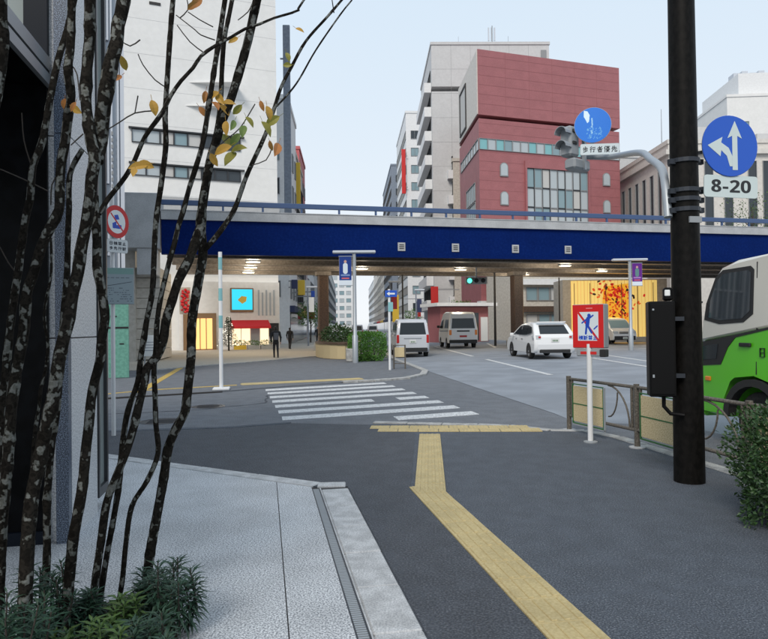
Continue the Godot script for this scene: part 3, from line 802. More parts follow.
func build_ground() -> void:
	var st := new_st()
	bx(st, -500, -0.6, -700, 600, -0.3, 120)
	struct("ground", st, M["main_asphalt"])
	sheet("side_street", [Vector2(-70, -4.0), Vector2(6.4, -4.0), Vector2(6.4, -27), Vector2(-70, -27)], -0.3, -0.03, M["side_asphalt"])
	# the main road: rises gently from its kerb
	st = new_st()
	st.set_smooth_group(1)
	var zs := []
	var z := 14.0
	while z > -240:
		zs.append(z)
		z -= 1.0 if z > -32 else 6.0
	var offs := [0.0, 0.5, 1.5, 3.0, 4.5, 6.0, 12.0, 30.0, 60.0]
	for i in zs.size() - 1:
		for j in offs.size() - 1:
			var p := []
			for e in [[i, j], [i, j + 1], [i + 1, j + 1], [i + 1, j]]:
				var zz: float = zs[e[0]]
				var x: float = road_left(zz) + offs[e[1]]
				p.append(Vector3(x, road_y(x, zz), zz))
			quad_o(st, p[0], p[1], p[2], p[3], Vector3.UP)
	struct("main_road", st, M["main_asphalt"])
	# footway asphalt on this side, up to the kerb
	sheet("footway", [Vector2(0.785, 9), Vector2(4.68, 9), Vector2(4.68, -8.5), Vector2(4.55, -8.95), Vector2(4.1, -9.05), Vector2(3.7, -9.55), Vector2(3.3, -9.75), Vector2(1.85, -10.4), Vector2(1.4, -10.4), Vector2(0.785, -6.37)], -0.28, 0.0, M["walk_asphalt"])
	# patch of newer asphalt
	sheet("asphalt_patch", [Vector2(-9, -11.0), Vector2(-2.49, -10.69), Vector2(-0.54, -10.59), Vector2(0.4, -10.85), Vector2(1.6, -10.35), Vector2(1.95, -9.9), Vector2(2.14, -9.3), Vector2(1.35, -6.1), Vector2(1.35, 8.9), Vector2(0.79, 8.9), Vector2(0.79, -6.38), Vector2(0.5, -6.42), Vector2(-2.03, -8.6), Vector2(-9, -9.6)], -0.26, 0.004, M["dark_asphalt"])
	var st2 := new_st()
	slab(st2, [Vector2(-9, -10.95), Vector2(-2.5, -10.66), Vector2(-0.54, -10.56), Vector2(0.4, -10.82), Vector2(0.42, -10.97), Vector2(-0.54, -10.72), Vector2(-2.5, -10.82), Vector2(-9, -11.1)], -0.2, 0.008)
	struct("patch_edge", st2, M["walk_asphalt"])
	# granite pavement slabs
	var gp := setting("pavement")
	var cols := [[-6.0, 0.104], [0.111, 0.436]]
	for c in cols:
		var z0 := 4.0
		while z0 > -8.5:
			var z1 := z0 - 20.0
			# clip the far end along the slanted border
			var fa: float = -6.37 + (0.5 - c[0]) * -0.86
			var fb: float = -6.37 + (0.5 - c[1]) * -0.86
			if z0 - 0.003 > maxf(fa, fb) + 0.1:
				var s3 := new_st()
				slab(s3, [Vector2(c[0], z0 - 0.003), Vector2(c[1], z0 - 0.003), Vector2(c[1], maxf(z1 + 0.003, fb)), Vector2(c[0], maxf(z1 + 0.003, fa))], -0.25, 0.006)
				put("slab", s3, M["granite"], gp)
			z0 = z1
	var s4 := new_st()
	slab(s4, [Vector2(-6, 4), Vector2(0.785, 4), Vector2(0.785, -6.38), Vector2(0.5, -6.4), Vector2(-6, -12.0)], -0.28, -0.004)
	put("slab_bed", s4, M["groove"], gp)
	var s5 := new_st()
	slab(s5, [Vector2(0.512, 4), Vector2(0.522, 4), Vector2(0.522, -6.38), Vector2(0.512, -6.38)], -0.2, 0.007)
	put("edge_strip", s5, M["granite_border"], gp)
	stones(gp, [Vector2(0.653, 4), Vector2(0.653, -6.3)], 0.256, 0.009, 0.2, 0.6, M["granite_border"], "edge_tile")
	stones(gp, [Vector2(0.78, -6.46), Vector2(0.5, -6.5), Vector2(-6.4, -12.42)], 0.17, 0.012, 0.2, 0.8, M["granite_border"], "border_stone")
	# drain grating
	var dr := thing("drain_grating", "long slotted metal drain grating set between the pale granite slabs", "drain", Vector3(0.474, 0, -1.2))
	st = new_st()
	bx(st, -0.037, -0.09, -5.15, 0.037, -0.06, 5.15)
	put("channel", st, M["groove"], dr)
	st = new_st()
	bx(st, -0.037, -0.05, -5.15, -0.028, 0.004, 5.15)
	bx(st, 0.028, -0.05, -5.15, 0.037, 0.004, 5.15)
	put("frame", st, M["band_steel"], dr)
	st = new_st()
	for i in 412:
		bx(st, -0.028, -0.02, -5.14 + i * 0.025, 0.028, 0.003, -5.14 + i * 0.025 + 0.0135)
	var gb := put("slots", st, M["galvanised"], dr)
	gb.set_meta("kind", "stuff")
	# tactile paving: one block per tile, four raised bars on each
	var tp := setting("tactile_paving")
	var guide := cached("guide tile", func(s: SurfaceTool):
		cbox(s, Vector3(0, -0.02, 0), Vector3(0.296, 0.056, 0.296), 0.003)
		for k in 4:
			cbox(s, Vector3(-0.11 + k * 0.0735, 0.009, 0), Vector3(0.034, 0.01, 0.27), 0.004))
	var warn := cached("warning tile", func(s: SurfaceTool):
		cbox(s, Vector3(0, -0.02, 0), Vector3(0.296, 0.056, 0.296), 0.003)
		for k in 25:
			lathe(s, [Vector2(0.018, 0.007), Vector2(0.011, 0.0125), Vector2(0, 0.0125)], 6, Transform3D(Basis(), Vector3(-0.116 + (k % 5) * 0.058, 0, -0.116 + (k / 5) * 0.058))))
	for k in 34:
		var o := put_mesh("guide_tile", guide, M["tactile_yellow"], tp)
		o.position = Vector3(1.51, 0.004 + 0.001 * sin(k * 1.7), 3.85 - 0.3 * k)
		o.rotation.y = 0.004 * sin(k * 2.9)
	var d := Vector3(0.82, 0, -3.22).normalized()
	for k in 11:
		var o := put_mesh("guide_tile", guide, M["tactile_yellow"], tp)
		o.position = Vector3(1.535, 0.0055 + 0.001 * sin(k * 1.3), -6.06) + d * (0.06 + 0.3 * k)
		o.rotation.y = -atan2(0.82, 3.22)
	var e1 := Vector3(0.92, 0, 0.39)
	for r in 2:
		for k in 8:
			var o := put_mesh("warning_tile", warn, M["tactile_yellow"], tp)
			o.position = Vector3(1.75, 0.002 + 0.0012 * sin(k * 1.9 + r), -10.02 + 0.3 * r) + Vector3(0.294, 0, 0.075) * k + Vector3(0.07 * r, 0, 0)
			o.rotation.y = -atan2(0.075, 0.294)
	# kerbs
	var kb := setting("kerb")
	stones(kb, [Vector2(4.765, 9), Vector2(4.765, -8.3)], 0.17, 0.012, 0.25, 0.6, M["kerb_stone"])
	stones(kb, [Vector2(4.765, -8.35), Vector2(4.62, -8.95), Vector2(4.15, -9.12), Vector2(3.72, -9.68), Vector2(3.3, -9.93), Vector2(1.75, -10.62)], 0.17, 0.008, 0.2, 0.55, M["kerb_stone"])
	# far side of the side street
	var far := [Vector2(-70, -15.2), Vector2(-3.7, -16.0), Vector2(-1.0, -17.0), Vector2(-0.1, -17.6), Vector2(2.2, -18.75), Vector2(3.1, -18.9), Vector2(4.25, -19.55), Vector2(5.1, -20.9), Vector2(5.6, -22.6), Vector2(5.95, -26.9), Vector2(6.15, -30.4), Vector2(9.85, -60), Vector2(15.45, -100), Vector2(33.0, -240)]
	sheet("far_footway", far + [Vector2(-70, -240)], -0.28, 0.0, M["side_asphalt"])
	stones(kb, far.slice(4, 12), 0.22, 0.03, 0.25, 0.6, M["kerb_stone"], "kerb_stone")
	st = new_st()
	slab(st, [Vector2(-12, -15.85), Vector2(-3.7, -16.0), Vector2(-1.05, -16.9), Vector2(-1.05, -16.98), Vector2(-3.7, -16.1), Vector2(-12, -15.95)], -0.1, 0.005)
	struct("drain_slot", st, M["groove"])
	sheet("plaza", [Vector2(-12, -25), Vector2(-3.9, -27.0), Vector2(-2.72, -29.0), Vector2(-0.8, -31.15), Vector2(3.05, -36.7), Vector2(5.5, -42), Vector2(8, -60), Vector2(20, -150), Vector2(-12, -150)], -0.1, 0.02, M["plaza_paving"])
	st = new_st()
	slab(st, [Vector2(-4.1, -26.6), Vector2(-2.62, -28.9), Vector2(-0.7, -31.0), Vector2(3.15, -36.6), Vector2(2.95, -36.7), Vector2(-0.9, -31.2), Vector2(-2.85, -29.1), Vector2(-4.3, -26.8)], -0.1, 0.03)
	struct("plaza_kerb", st, M["kerb_stone"])
	for y in [[[Vector2(-3.93, -16.86), Vector2(-2.94, -17.75), Vector2(-0.76, -18.55), Vector2(-0.76, -18.75), Vector2(-2.94, -17.95), Vector2(-3.93, -17.06)]], [[Vector2(-3.0, -17.2), Vector2(-3.28, -28.4), Vector2(-3.5, -28.4), Vector2(-3.22, -17.2)]]]:
		sheet("yellow_line", y[0], -0.05, 0.006, M["yellow_paint"])
	for r in 2:
		for k in 12:
			var o := put_mesh("warning_tile", warn, M["tactile_yellow"], tp)
			o.position = Vector3(-0.5, 0.004, -18.72 - 0.3 * r) + Vector3(0.296, 0, -0.076) * k
			o.rotation.y = atan2(0.076, 0.296)
	# crossing stripes
	var cr := setting("crossing")
	var rng := RandomNumberGenerator.new()
	rng.seed = 7
	for k in 8:
		var t := k / 7.0
		var l := Vector2(lerpf(0.02, 0.34, t), lerpf(-17.2, -10.75, t))
		var r := Vector2(lerpf(3.36, 3.78, t), lerpf(-18.3, -11.5, t))
		if k == 7:
			l = l.lerp(r, 0.55)
		var dv := Vector2(0, 0.235)
		var spans := [[0.0, 1.0]]
		if k == 4:
			spans = [[0.0, 0.62], [0.79, 1.0]]
		for s in spans:
			var poly := []
			for q in 9:
				var f := lerpf(s[0], s[1], q / 8.0)
				poly.append(l.lerp(r, f) - dv * rng.randf_range(0.93, 1.03))
			for q in 9:
				var f := lerpf(s[1], s[0], q / 8.0)
				poly.append(l.lerp(r, f) + dv * rng.randf_range(0.93, 1.03))
			st = new_st()
			slab(st, poly, -0.05, -0.025)
			put("stripe", st, M["road_paint"], cr)
	# lane lines
	var ll := setting("lane_markings")
	for e in [[Vector2(8.5, -18.6), Vector2(9.75, -28.0)], [Vector2(10.1, -31.0), Vector2(12.4, -47.0)], [Vector2(13.2, -54), Vector2(15, -66)], [Vector2(12.3, -18.5), Vector2(13.8, -26)], [Vector2(14.4, -22.7), Vector2(16.1, -30)], [Vector2(14.9, -41), Vector2(18.2, -52)], [Vector2(17.0, -33.0), Vector2(25.5, -36.5)], [Vector2(7.0, -8), Vector2(6.9, 0)]]:
		st = new_st()
		var a: Vector2 = e[0]
		var b: Vector2 = e[1]
		var pp := Vector2(b.y - a.y, a.x - b.x).normalized() * 0.09
		for i in 6:
			var u := a.lerp(b, i / 6.0)
			var v := a.lerp(b, (i + 1) / 6.0)
			var w := []
			for c in [u - pp, u + pp, v + pp, v - pp]:
				w.append(Vector3(c.x, road_y(c.x, c.y) + 0.006, c.y))
			quad_o(st, w[0], w[1], w[2], w[3], Vector3.UP)
		put("line", st, M["road_paint"], ll)
	# tar seams where the carriageway was cut and filled
	var ts := setting("tar_seams")
	for e in [[[-9, -13.2], [-4.5, -13.0], [-1.4, -13.35], [0.0, -14.2], [0.1, -16.5]], [[-3.2, -11.2], [-3.0, -13.1]]]:
		st = new_st()
		for i in e.size() - 1:
			var a := Vector2(e[i][0], e[i][1])
			var b := Vector2(e[i + 1][0], e[i + 1][1])
			var n := maxi(2, int(a.distance_to(b) / 0.25))
			var side := Vector2(b.y - a.y, a.x - b.x).normalized()
			for k in n:
				var u := a.lerp(b, float(k) / n) + side * 0.03 * sin(k * 1.9 + i)
				var v := a.lerp(b, float(k + 1) / n) + side * 0.03 * sin((k + 1) * 1.9 + i)
				var hw := 0.022 + 0.008 * sin(k * 2.7)
				quad_o(st, Vector3(u.x - side.x * hw, -0.0265, u.y - side.y * hw), Vector3(u.x + side.x * hw, -0.0265, u.y + side.y * hw), Vector3(v.x + side.x * hw, -0.0265, v.y + side.y * hw), Vector3(v.x - side.x * hw, -0.0265, v.y - side.y * hw), Vector3.UP)
		put("seam", st, M["dark_asphalt"], ts)
	# manhole covers in the side street
	for p in [[Vector3(-1.15, -0.03, -13.93), 0.34, "small round iron manhole cover near the blue and white post"], [Vector3(-1.77, -0.03, -11.9), 0.38, "large round iron manhole cover near the granite border"]]:
		var mh := thing("manhole_cover", p[2], "manhole", p[0])
		st = new_st()
		lathe(st, [Vector2(p[1], -0.02), Vector2(p[1], 0.004), Vector2(p[1] - 0.04, 0.006), Vector2(p[1] - 0.045, 0.001), Vector2(0, 0.001)], 28)
		put("frame", st, M["band_steel"], mh)
		st = new_st()
		for k in 5:
			bx(st, -0.22, 0.0, -0.2 + k * 0.095, 0.22, 0.006, -0.17 + k * 0.095)
		put("lid_ribs", st, M["band_steel"], mh)

# ---------------------------------------------------------------- bridge
func build_bridge() -> void:
	var b := thing("overpass", "blue steel expressway overpass with pale parapet crossing the street", "bridge", Vector3(-5.0, 0, -34.05), deg_to_rad(3.4))
	var L := 60.0
	var st := new_st()
	bx(st, 0, 5.38, -0.12, L, 7.07, 0)
	bx(st, 0, 5.34, -0.3, L, 5.4, 0.1)
	put("front_girder", st, M["girder_blue"], b)
	st = new_st()
	bx(st, 0, 7.07, -0.35, L, 7.52, 0.14)
	bx(st, 0, 7.52, -0.35, L, 7.56, 0.17)
	put("parapet", st, M["concrete"], b)
	for e in [[0.0, "rail"], [-14.9, "rail"]]:
		st = new_st()
		cbox(st, Vector3(L / 2, 7.95, e[0] - 0.05), Vector3(L, 0.26, 0.14), 0.02)
		put("rail", st, M["rail_blue"], b)
	var post := cached("rail post", func(s: SurfaceTool): bx(s, -0.05, 7.55, -0.1, 0.05, 7.83, 0.0))
	for k in 30:
		put_mesh("rail_post", post, M["rail_blue"], b).position = Vector3(1.0 + 2.0 * k, 0, 0)
	for x in [12.4, 15.5, 19.1, 22.4]:
		st = new_st()
		cbox(st, Vector3(x, 5.92, 0.02), Vector3(0.42, 0.46, 0.05), 0.01)
		var o := put("cover_plate", st, M["concrete"], b)
		st = new_st()
		for i in 3:
			bx(st, x - 0.13, 5.8 + i * 0.1, 0.045, x + 0.13, 5.85 + i * 0.1, 0.052)
		put("slot", st, M["groove"], o)
	st = new_st()
	bx(st, 0, 7.0, -14.8, L, 7.3, -0.35)
	put("deck", st, M["soffit_plate"], b)
	for k in 4:
		var z := -3.5 - 3.5 * k
		st = new_st()
		bx(st, 0, 5.55, z - 0.05, L, 7.0, z + 0.05)
		bx(st, 0, 5.5, z - 0.32, L, 5.55, z + 0.32)
		put("girder", st, M["soffit_steel"], b)
	for k in 12:
		st = new_st()
		bx(st, 2.4 + 5 * k, 6.0, -14.4, 2.6 + 5 * k, 6.9, -0.2)
		put("cross_beam", st, M["soffit_steel"], b)
	st = new_st()
	bx(st, 0, 7.07, -15.0, L, 7.56, -14.65)
	put("back_parapet", st, M["concrete"], b)
	# lamps hung under the deck
	var lm := glow("soffit_lamp", 1.0, 0.86, 0.6, 3.0)
	for p in [[4.7, -5.0], [4.7, -8.6], [4.7, -12.2], [12.0, -8.6], [19.0, -8.6], [25.0, -5.0], [25.5, -12.2], [30.0, -8.6]]:
		st = new_st()
		cbox(st, Vector3(p[0], 5.56, p[1]), Vector3(0.9, 0.14, 0.3), 0.03)
		var o := put("ceiling_lamp", st, M["grey_casing"], b)
		st = new_st()
		bx(st, p[0] - 0.38, 5.47, p[1] - 0.1, p[0] + 0.38, 5.488, p[1] + 0.1)
		put("tube", st, lm, o)
		st = new_st()
		bx(st, p[0] - 0.05, 5.62, p[1] - 0.05, p[0] + 0.05, 7.0, p[1] + 0.05)
		put("hanger", st, M["grey_casing"], o)
		var li := OmniLight3D.new()
		li.name = "lamp_light"
		li.position = Vector3(p[0], 5.36, p[1])
		li.light_color = Color(1.0, 0.93, 0.82)
		li.light_energy = 5.0
		li.omni_range = 30
		li.omni_attenuation = 2.0
		li.light_size = 0.3
		li.shadow_enabled = true
		b.add_child(li, true)
	# piers
	for p in [[Vector3(4.0, 0, -45.0), 0.34, "brown steel pier under the overpass beside the stone planter"], [Vector3(17.85, 0, -44.5), 0.36, "brown steel pier under the overpass in front of the red building"], [Vector3(33.0, 0, -47.0), 0.5, "brown steel pier under the overpass beside the golden shop display"]]:
		var pr := thing("bridge_pier", p[2], "pier", p[0], deg_to_rad(3.4), "piers under the overpass")
		st = new_st()
		cbox(st, Vector3(0, 2.7, 0), Vector3(p[1] * 2, 5.4, p[1] * 2), 0.05)
		put("column", st, M["pier_brown"], pr)
		st = new_st()
		cbox(st, Vector3(0, 0.25, 0), Vector3(p[1] * 2 + 0.5, 0.6, p[1] * 2 + 0.5), 0.04)
		put("footing", st, M["concrete"], pr)
		st = new_st()
		cbox(st, Vector3(0, 5.3, 0), Vector3(p[1] * 2 + 0.3, 0.3, p[1] * 2 + 0.3), 0.03)
		put("bearing_cap", st, M["soffit_steel"], pr)
	# end block at the left and the wall below it
	var ab := thing("abutment", "grey concrete end block and tiled wall carrying the overpass", "abutment", Vector3(-5.05, 0, -33.4))
	st = new_st()
	cbox(st, Vector3(-0.95, 6.9, -0.9), Vector3(1.9, 2.7, 2.0), 0.03)
	put("end_block", st, M["concrete"], ab)
	st = new_st()
	cbox(st, Vector3(-0.55, 4.9, -0.6), Vector3(0.9, 1.3, 1.3), 0.03)
	put("bearing_block", st, M["concrete"], ab)
	st = new_st()
	bx(st, -3.0, 0, -9.0, -1.3, 5.55, -1.2)
	put("wall", st, M["beige_wall"], ab)
	for r in 9:
		for c in 4:
			st = new_st()
			cbox(st, Vector3(-0.72, 0.32 + r * 0.52, -1.9 - c * 1.02), Vector3(1.16, 0.5, 1.0), 0.012)
			put("stone_block", st, M["beige_wall"], ab)

# ---------------------------------------------------------------- buildings
const SA := 0.1274  # the street beyond runs 7.3 degrees to the right of -z

func along(t: float, u: float) -> Vector3:
	return Vector3(sin(SA) * t + cos(SA) * u, 0, -cos(SA) * t + sin(SA) * u)

func block(called: String, label: String, at: Vector3, turn: float, w: float, d: float, h: float, wall: Material, group := "") -> Node3D:
	var o := thing(called, label, "building", at, turn, group)
	var st := new_st()
	bx(st, 0, -0.3, -d, w, h, 0)
	put("wall", st, wall, o)
	st = new_st()
	bx(st, -0.12, h, -d - 0.12, w + 0.12, h + 0.45, 0.12)
	put("roof_edge", st, wall, o)
	return o

func row_block(label: String, t: float, u: float, left: bool, w: float, d: float, h: float, wall: Material, glass: Array, ribbon: bool, frame: Material, seed_: int) -> Node3D:
	var p := along(t, u)
	if left:
		p -= Vector3(cos(SA), 0, sin(SA)) * w
	var b := block("street_building", label, p, -SA, w, d, h, wall, "buildings along the street beyond the overpass")
	var fh := 3.5
	var n := int((h - 4.5) / fh)
	var rng := RandomNumberGenerator.new()
	rng.seed = seed_
	for f in n:
		var y := 5.6 + f * fh
		var sx := w if left else 0.0
		var turn := PI / 2 if left else -PI / 2
		if ribbon:
			var c := maxi(1, int(d / 4.0))
			for k in c:
				window(b, Vector3(sx, y, -d * (k + 0.5) / c), turn, d / c - 0.25, 1.7, frame, glass[rng.randi() % glass.size()], 2)
		else:
			var c := maxi(1, int(d / 2.6))
			for k in c:
				window(b, Vector3(sx, y, -d * (k + 0.5) / c), turn, 1.4, 1.9, frame, glass[rng.randi() % glass.size()], 1)
		var cf := maxi(1, int(w / 3.2))
		for k in cf:
			var fx := w * (k + 0.5) / cf
			if (left and fx > w - 7.0) or (not left and fx < 7.0):
				window(b, Vector3(fx, y, 0), 0, 1.6, 1.7, frame, glass[rng.randi() % glass.size()], 1)
	# shop front at the foot
	var st := new_st()
	if left:
		bx(st, w, 0.1, -d + 0.4, w + 0.06, 3.2, -0.4)
	else:
		bx(st, -0.06, 0.1, -d + 0.4, 0, 3.2, -0.4)
	put("shop_front", st, M["glass_dark"], b)
	st = new_st()
	if left:
		bx(st, w, 3.25, -d + 0.2, w + 0.5, 3.9, -0.2)
	else:
		bx(st, -0.5, 3.25, -d + 0.2, 0, 3.9, -0.2)
	put("fascia", st, M[["sign_white", "navy", "sign_yellow", "awning_red", "off_white", "slate_wall"][seed_ % 6]], b)
	return b

func hanging_sign(label: String, at: Vector3, w: float, h: float, m: Material, back: float) -> void:
	# a blade sign held off a facade by two brackets; back is the bracket's reach
	var s := thing("blade_sign", label, "sign", at, -SA, "blade signs on the far facades")
	var st := new_st()
	cbox(st, Vector3(0, 0, 0), Vector3(w, h, 0.3), 0.04)
	put("panel", st, m, s)
	for y in [-0.35, 0.35]:
		st = new_st()
		bx(st, minf(0, back), y * h - 0.06, -0.06, maxf(0, back), y * h + 0.06, 0.06)
		put("bracket", st, M["window_frame"], s)

func build_far_buildings() -> void:
	var st: SurfaceTool
	# white building on the left, beyond the overpass
	var w := block("white_building", "tall white tiled building with two ribbon windows behind the overpass", Vector3(-9.84, 0, -50.36), deg_to_rad(11.5), 11.2, 14.0, 36.0, M["white_tile"])
	st = new_st()
	bx(st, -9.0, -0.3, -14.0, 0, 36, 0)
	put("wing", st, M["white_tile"], w)
	for row in [[15.9, 1.0], [13.4, 0.86]]:
		for k in 8:
			var g: Material = M[["glass_dark", "glass_pale", "glass_pale", "blind", "glass_sky", "blind", "glass_dark", "glass_dark"][(k + int(row[0]) % 2) % 8]]
			window(w, Vector3(0.9 + k * 0.99, row[0], 0), 0, 0.985, row[1], M["dark_frame"], g, 0, 0.05)
		st = new_st()
		bx(st, 0.2, row[0] + row[1] / 2, 0, 8.6, row[0] + row[1] / 2 + 0.1, 0.22)
		put("lintel", st, M["dark_frame"], w)
	for q in [[4.5, 8.2, 20.3, 1.5], [4.2, 7.6, 18.5, 1.2]]:
		st = new_st()
		slab(st, [Vector2(q[0], 0), Vector2(q[1], 0), Vector2(q[1], q[3])], q[2], q[2] + 0.07)
		put("hood", st, M["white_tile"], w)
	st = new_st()
	bx(st, 1.7, 25.8, 0, 2.5, 26.0, 0.05)
	put("vent_slot", st, M["groove"], w)
	for k in 9:
		st = new_st()
		bx(st, -9.0, 11.6 + k * 2.6, 0.0, 11.2, 11.625 + k * 2.6, 0.006)
		put("panel_joint", st, M["grey_panel"], w)
	for k in 6:
		for f in 8:
			if (k + f) % 2 == 0:
				window(w, Vector3(11.2, 5.5 + f * 3.4, -1.5 - k * 2.2), PI / 2, 1.2, 1.6, M["window_frame"], M["glass_sky"], 0)
	st = new_st()
	bx(st, -9, 9.4, 0, 11.3, 11.5, 0.25)
	put("band", st, M["concrete"], w)
	# left row down the street
	row_block("pale narrow office building next to the tall white building", 67.0, -6.0, true, 10, 10, 25, M["off_white"], [M["glass_sky"], M["glass_dark"]], false, M["window_frame"], 1)
	row_block("beige office building with dark window strips on the left row", 79.5, -6.4, true, 10, 14, 23, M["beige_wall"], [M["glass_dark"]], true, M["dark_frame"], 2)
	var rb := row_block("coral red building with a grey roof box down the street", 95.0, -6.9, true, 8, 12, 27.5, M["pink_red"], [M["glass_dark"]], false, M["window_frame"], 3)
	st = new_st()
	bx(st, 2.5, 27.9, -6, 6.5, 31, -1)
	put("roof_box", st, M["slate_wall"], rb)
	row_block("white low building past the coral red one", 110.0, -6.8, true, 9, 20, 20, M["off_white"], [M["glass_sky"], M["glass_pale"]], true, M["window_frame"], 4)
	row_block("grey building far down the left side of the street", 135.0, -6.5, true, 9, 25, 22, M["grey_panel"], [M["glass_dark"], M["glass_sky"]], false, M["window_frame"], 5)
	row_block("pale building at the far end of the left row", 165.0, -6.0, true, 9, 45, 20, M["stone_pale"], [M["glass_sky"]], true, M["window_frame"], 10)
	# red building
	var r := thing("red_building", "dusty red tiled building with large gridded window above the overpass", "building", Vector3(23.38, 0, -68.54), deg_to_rad(8.0))
	# its street side follows the street, so the plan is not square
	var sk := tan(deg_to_rad(15.3))
	var rd := 12.0
	var sd0 := Vector3(sin(deg_to_rad(15.3)), 0, -cos(deg_to_rad(15.3)))
	st = new_st()
	slab(st, [Vector2(0, 0), Vector2(18.45, 0), Vector2(18.45, -20), Vector2(rd * sk, -rd), Vector2(0, 0)].slice(0, 4), -0.3, 24.4)
	put("wall", st, M["red_tile"], r)
	st = new_st()
	slab(st, [Vector2(1.2, -1.2), Vector2(17.4, -1.2), Vector2(17.4, -19), Vector2(rd * sk + 1.2, -rd + 0.1)], 24.4, 24.8)
	put("recessed_band", st, M["red_tile"], r)
	st = new_st()
	box(st, sd0 * 6.0 + Vector3(-0.1, 28.4, 0), Vector3(0.12, 7.0, 11.9), Basis(Vector3.UP, -deg_to_rad(15.3)))
	put("side_cladding", st, M["stone_pale"], r)
	st = new_st()
	slab(st, [Vector2(-0.08, 0.08), Vector2(18.5, 0.08), Vector2(18.5, -20), Vector2(rd * sk, -rd)], 24.8, 32.0)
	put("upper_block", st, M["red_tile"], r)
	var sa := -PI / 2 - deg_to_rad(15.3)
	var sd := Vector3(sin(deg_to_rad(15.3)), 0, -cos(deg_to_rad(15.3)))
	for k in 18:
		window(r, Vector3(0.52 + k * 1.024, 21.6, 0), 0, 1.02, 1.25, M["window_frame"], M[["glass_cyan", "glass_pale", "glass_pale", "glass_sky", "glass_cyan", "glass_pale"][(k * 5) % 6]], 0, 0.05)
	for k in 7:
		window(r, sd * (0.95 + k * 1.6) + Vector3(0, 21.6, 0), sa, 1.55, 1.25, M["window_frame"], M["glass_pale"], 0, 0.05)
	for k in 26:
		var ty := 5.0 + k * 1.05
		if absf(ty - 24.6) > 0.5 and absf(ty - 21.6) > 0.8:
			st = new_st()
			var zf := 0.08 if ty > 24.8 else 0.0
			if ty > 19.4:
				bx(st, 0, ty, zf, 18.45, ty + 0.035, zf + 0.012)
			else:
				bx(st, 0, ty, zf, 5.6, ty + 0.035, zf + 0.012)
				put("tile_course", st, M["red_joint"], r)
				st = new_st()
				bx(st, 14.1, ty, zf, 18.45, ty + 0.035, zf + 0.012)
			put("tile_course", st, M["red_joint"], r)
	for k in 5:
		st = new_st()
		bx(st, 3.3 + k * 3.0, 24.85, 0.08, 3.33 + k * 3.0, 31.95, 0.09)
		put("tile_course", st, M["red_joint"], r)
	# gridded window in its reveal
	st = new_st()
	bx(st, 5.6, 3.5, 0, 5.8, 19.3, 0.28)
	bx(st, 13.9, 3.5, 0, 14.1, 19.3, 0.28)
	bx(st, 5.6, 19.3, 0, 14.1, 20.1, 0.2)
	put("reveal", st, M["red_tile"], r)
	for c in 8:
		for f in 7:
			window(r, Vector3(6.32 + c * 1.01, 18.2 - f * 2.2, 0), 0, 1.0, 2.18, M["dark_frame"] if c % 2 == 0 else M["window_frame"], M[["glass_sky", "glass_pale", "glass_pale", "glass_sky", "glass_pale", "glass_pale", "blind"][(c * 3 + f * 2) % 7]], 0, 0.06)
	for q in [[3.0, 18.9], [3.0, 15.7], [16.5, 18.6], [16.5, 15.4], [3.0, 12.5], [16.5, 12.2]]:
		st = new_st()
		prism(st, [Vector2(-0.5, -0.75), Vector2(0.5, -0.75)] + arc(Vector2(0, 0.3), 0.5, 0, 180, 8), 0, 0.12, Transform3D(Basis(), Vector3(q[0], q[1], 0)))
		var o := put("arched_window", st, M["window_frame"], r)
		st = new_st()
		prism(st, [Vector2(-0.4, -0.65), Vector2(0.4, -0.65)] + arc(Vector2(0, 0.3), 0.4, 0, 180, 8), 0.12, 0.14, Transform3D(Basis(), Vector3(q[0], q[1], 0)))
		put("pane", st, M["glass_pale"], o)
	for k in 5:
		window(r, sd * 5.0 + Vector3(0, 8.0 + k * 2.2, 0), sa, 5.5, 2.1, M["window_frame"], M["glass_sky"], 4)
	window(r, sd * 8.6 + Vector3(-0.18, 28.0, 0), sa, 4.2, 5.4, M["groove"], M["blind"], 0, 0.25)
	# street level of the red building
	st = new_st()
	bx(st, -0.3, 3.6, -0.4, 18.5, 4.3, 0.6)
	put("canopy", st, M["off_white"], r)
	for q in [[0.6, 2.6], [4.2, 5.6], [8.4, 10.6], [13.5, 17.0]]:
		st = new_st()
		bx(st, q[0], 0.1, 0, q[1], 3.3, 0.06)
		put("shop_window", st, M["glass_dark"], r)
	# terraced street front between the red and the grey building
	var tb := block("terraced_building", "beige building with stepped balcony floors beside the red building", along(92, 15.0), -SA, 8, 9, 25, M["beige_wall"])
	for f in 6:
		st = new_st()
		bx(st, -0.7, 4.6 + f * 3.6, -9, 0, 5.8 + f * 3.6, 0)
		put("balcony", st, M["off_white"], tb)
		for k in 3:
			window(tb, Vector3(0, 6.9 + f * 3.6, -1.6 - k * 2.9), -PI / 2, 2.6, 1.9, M["dark_frame"], M["glass_dark"], 1)
	# grey tower
	var g := thing("grey_tower", "light grey panelled tower with roof antenna behind the red building", "building", Vector3(23.95, 0, -90.65), deg_to_rad(-9.0))
	st = new_st()
	bx(st, 0, -0.3, -18, 17, 35.3, 0)
	bx(st, 4.2, 35.3, -18, 17, 36.0, 0)
	bx(st, 0, 35.3, -18, 4.2, 36.0, -2.2)
	bx(st, 0, 36.0, -18, 17, 42.0, 0)
	put("wall", st, M["grey_panel"], g)
	st = new_st()
	bx(st, -0.12, 42.0, -18.12, 17.12, 42.4, 0.12)
	put("roof_edge", st, M["grey_panel"], g)
	for k in 11:
		st = new_st()
		bx(st, 0, 3.5 + k * 3.5, 0, 17.0, 3.53 + k * 3.5, 0.008)
		put("panel_joint", st, M["window_frame"], g)
	for k in 5:
		st = new_st()
		bx(st, 2.8 + k * 2.8, 3, 0, 2.83 + k * 2.8, 42, 0.008)
		put("panel_joint", st, M["window_frame"], g)
	st = new_st()
	bx(st, 15.8, 40.0, 0, 16.6, 41.2, 0.1)
	put("grille", st, M["window_frame"], g)
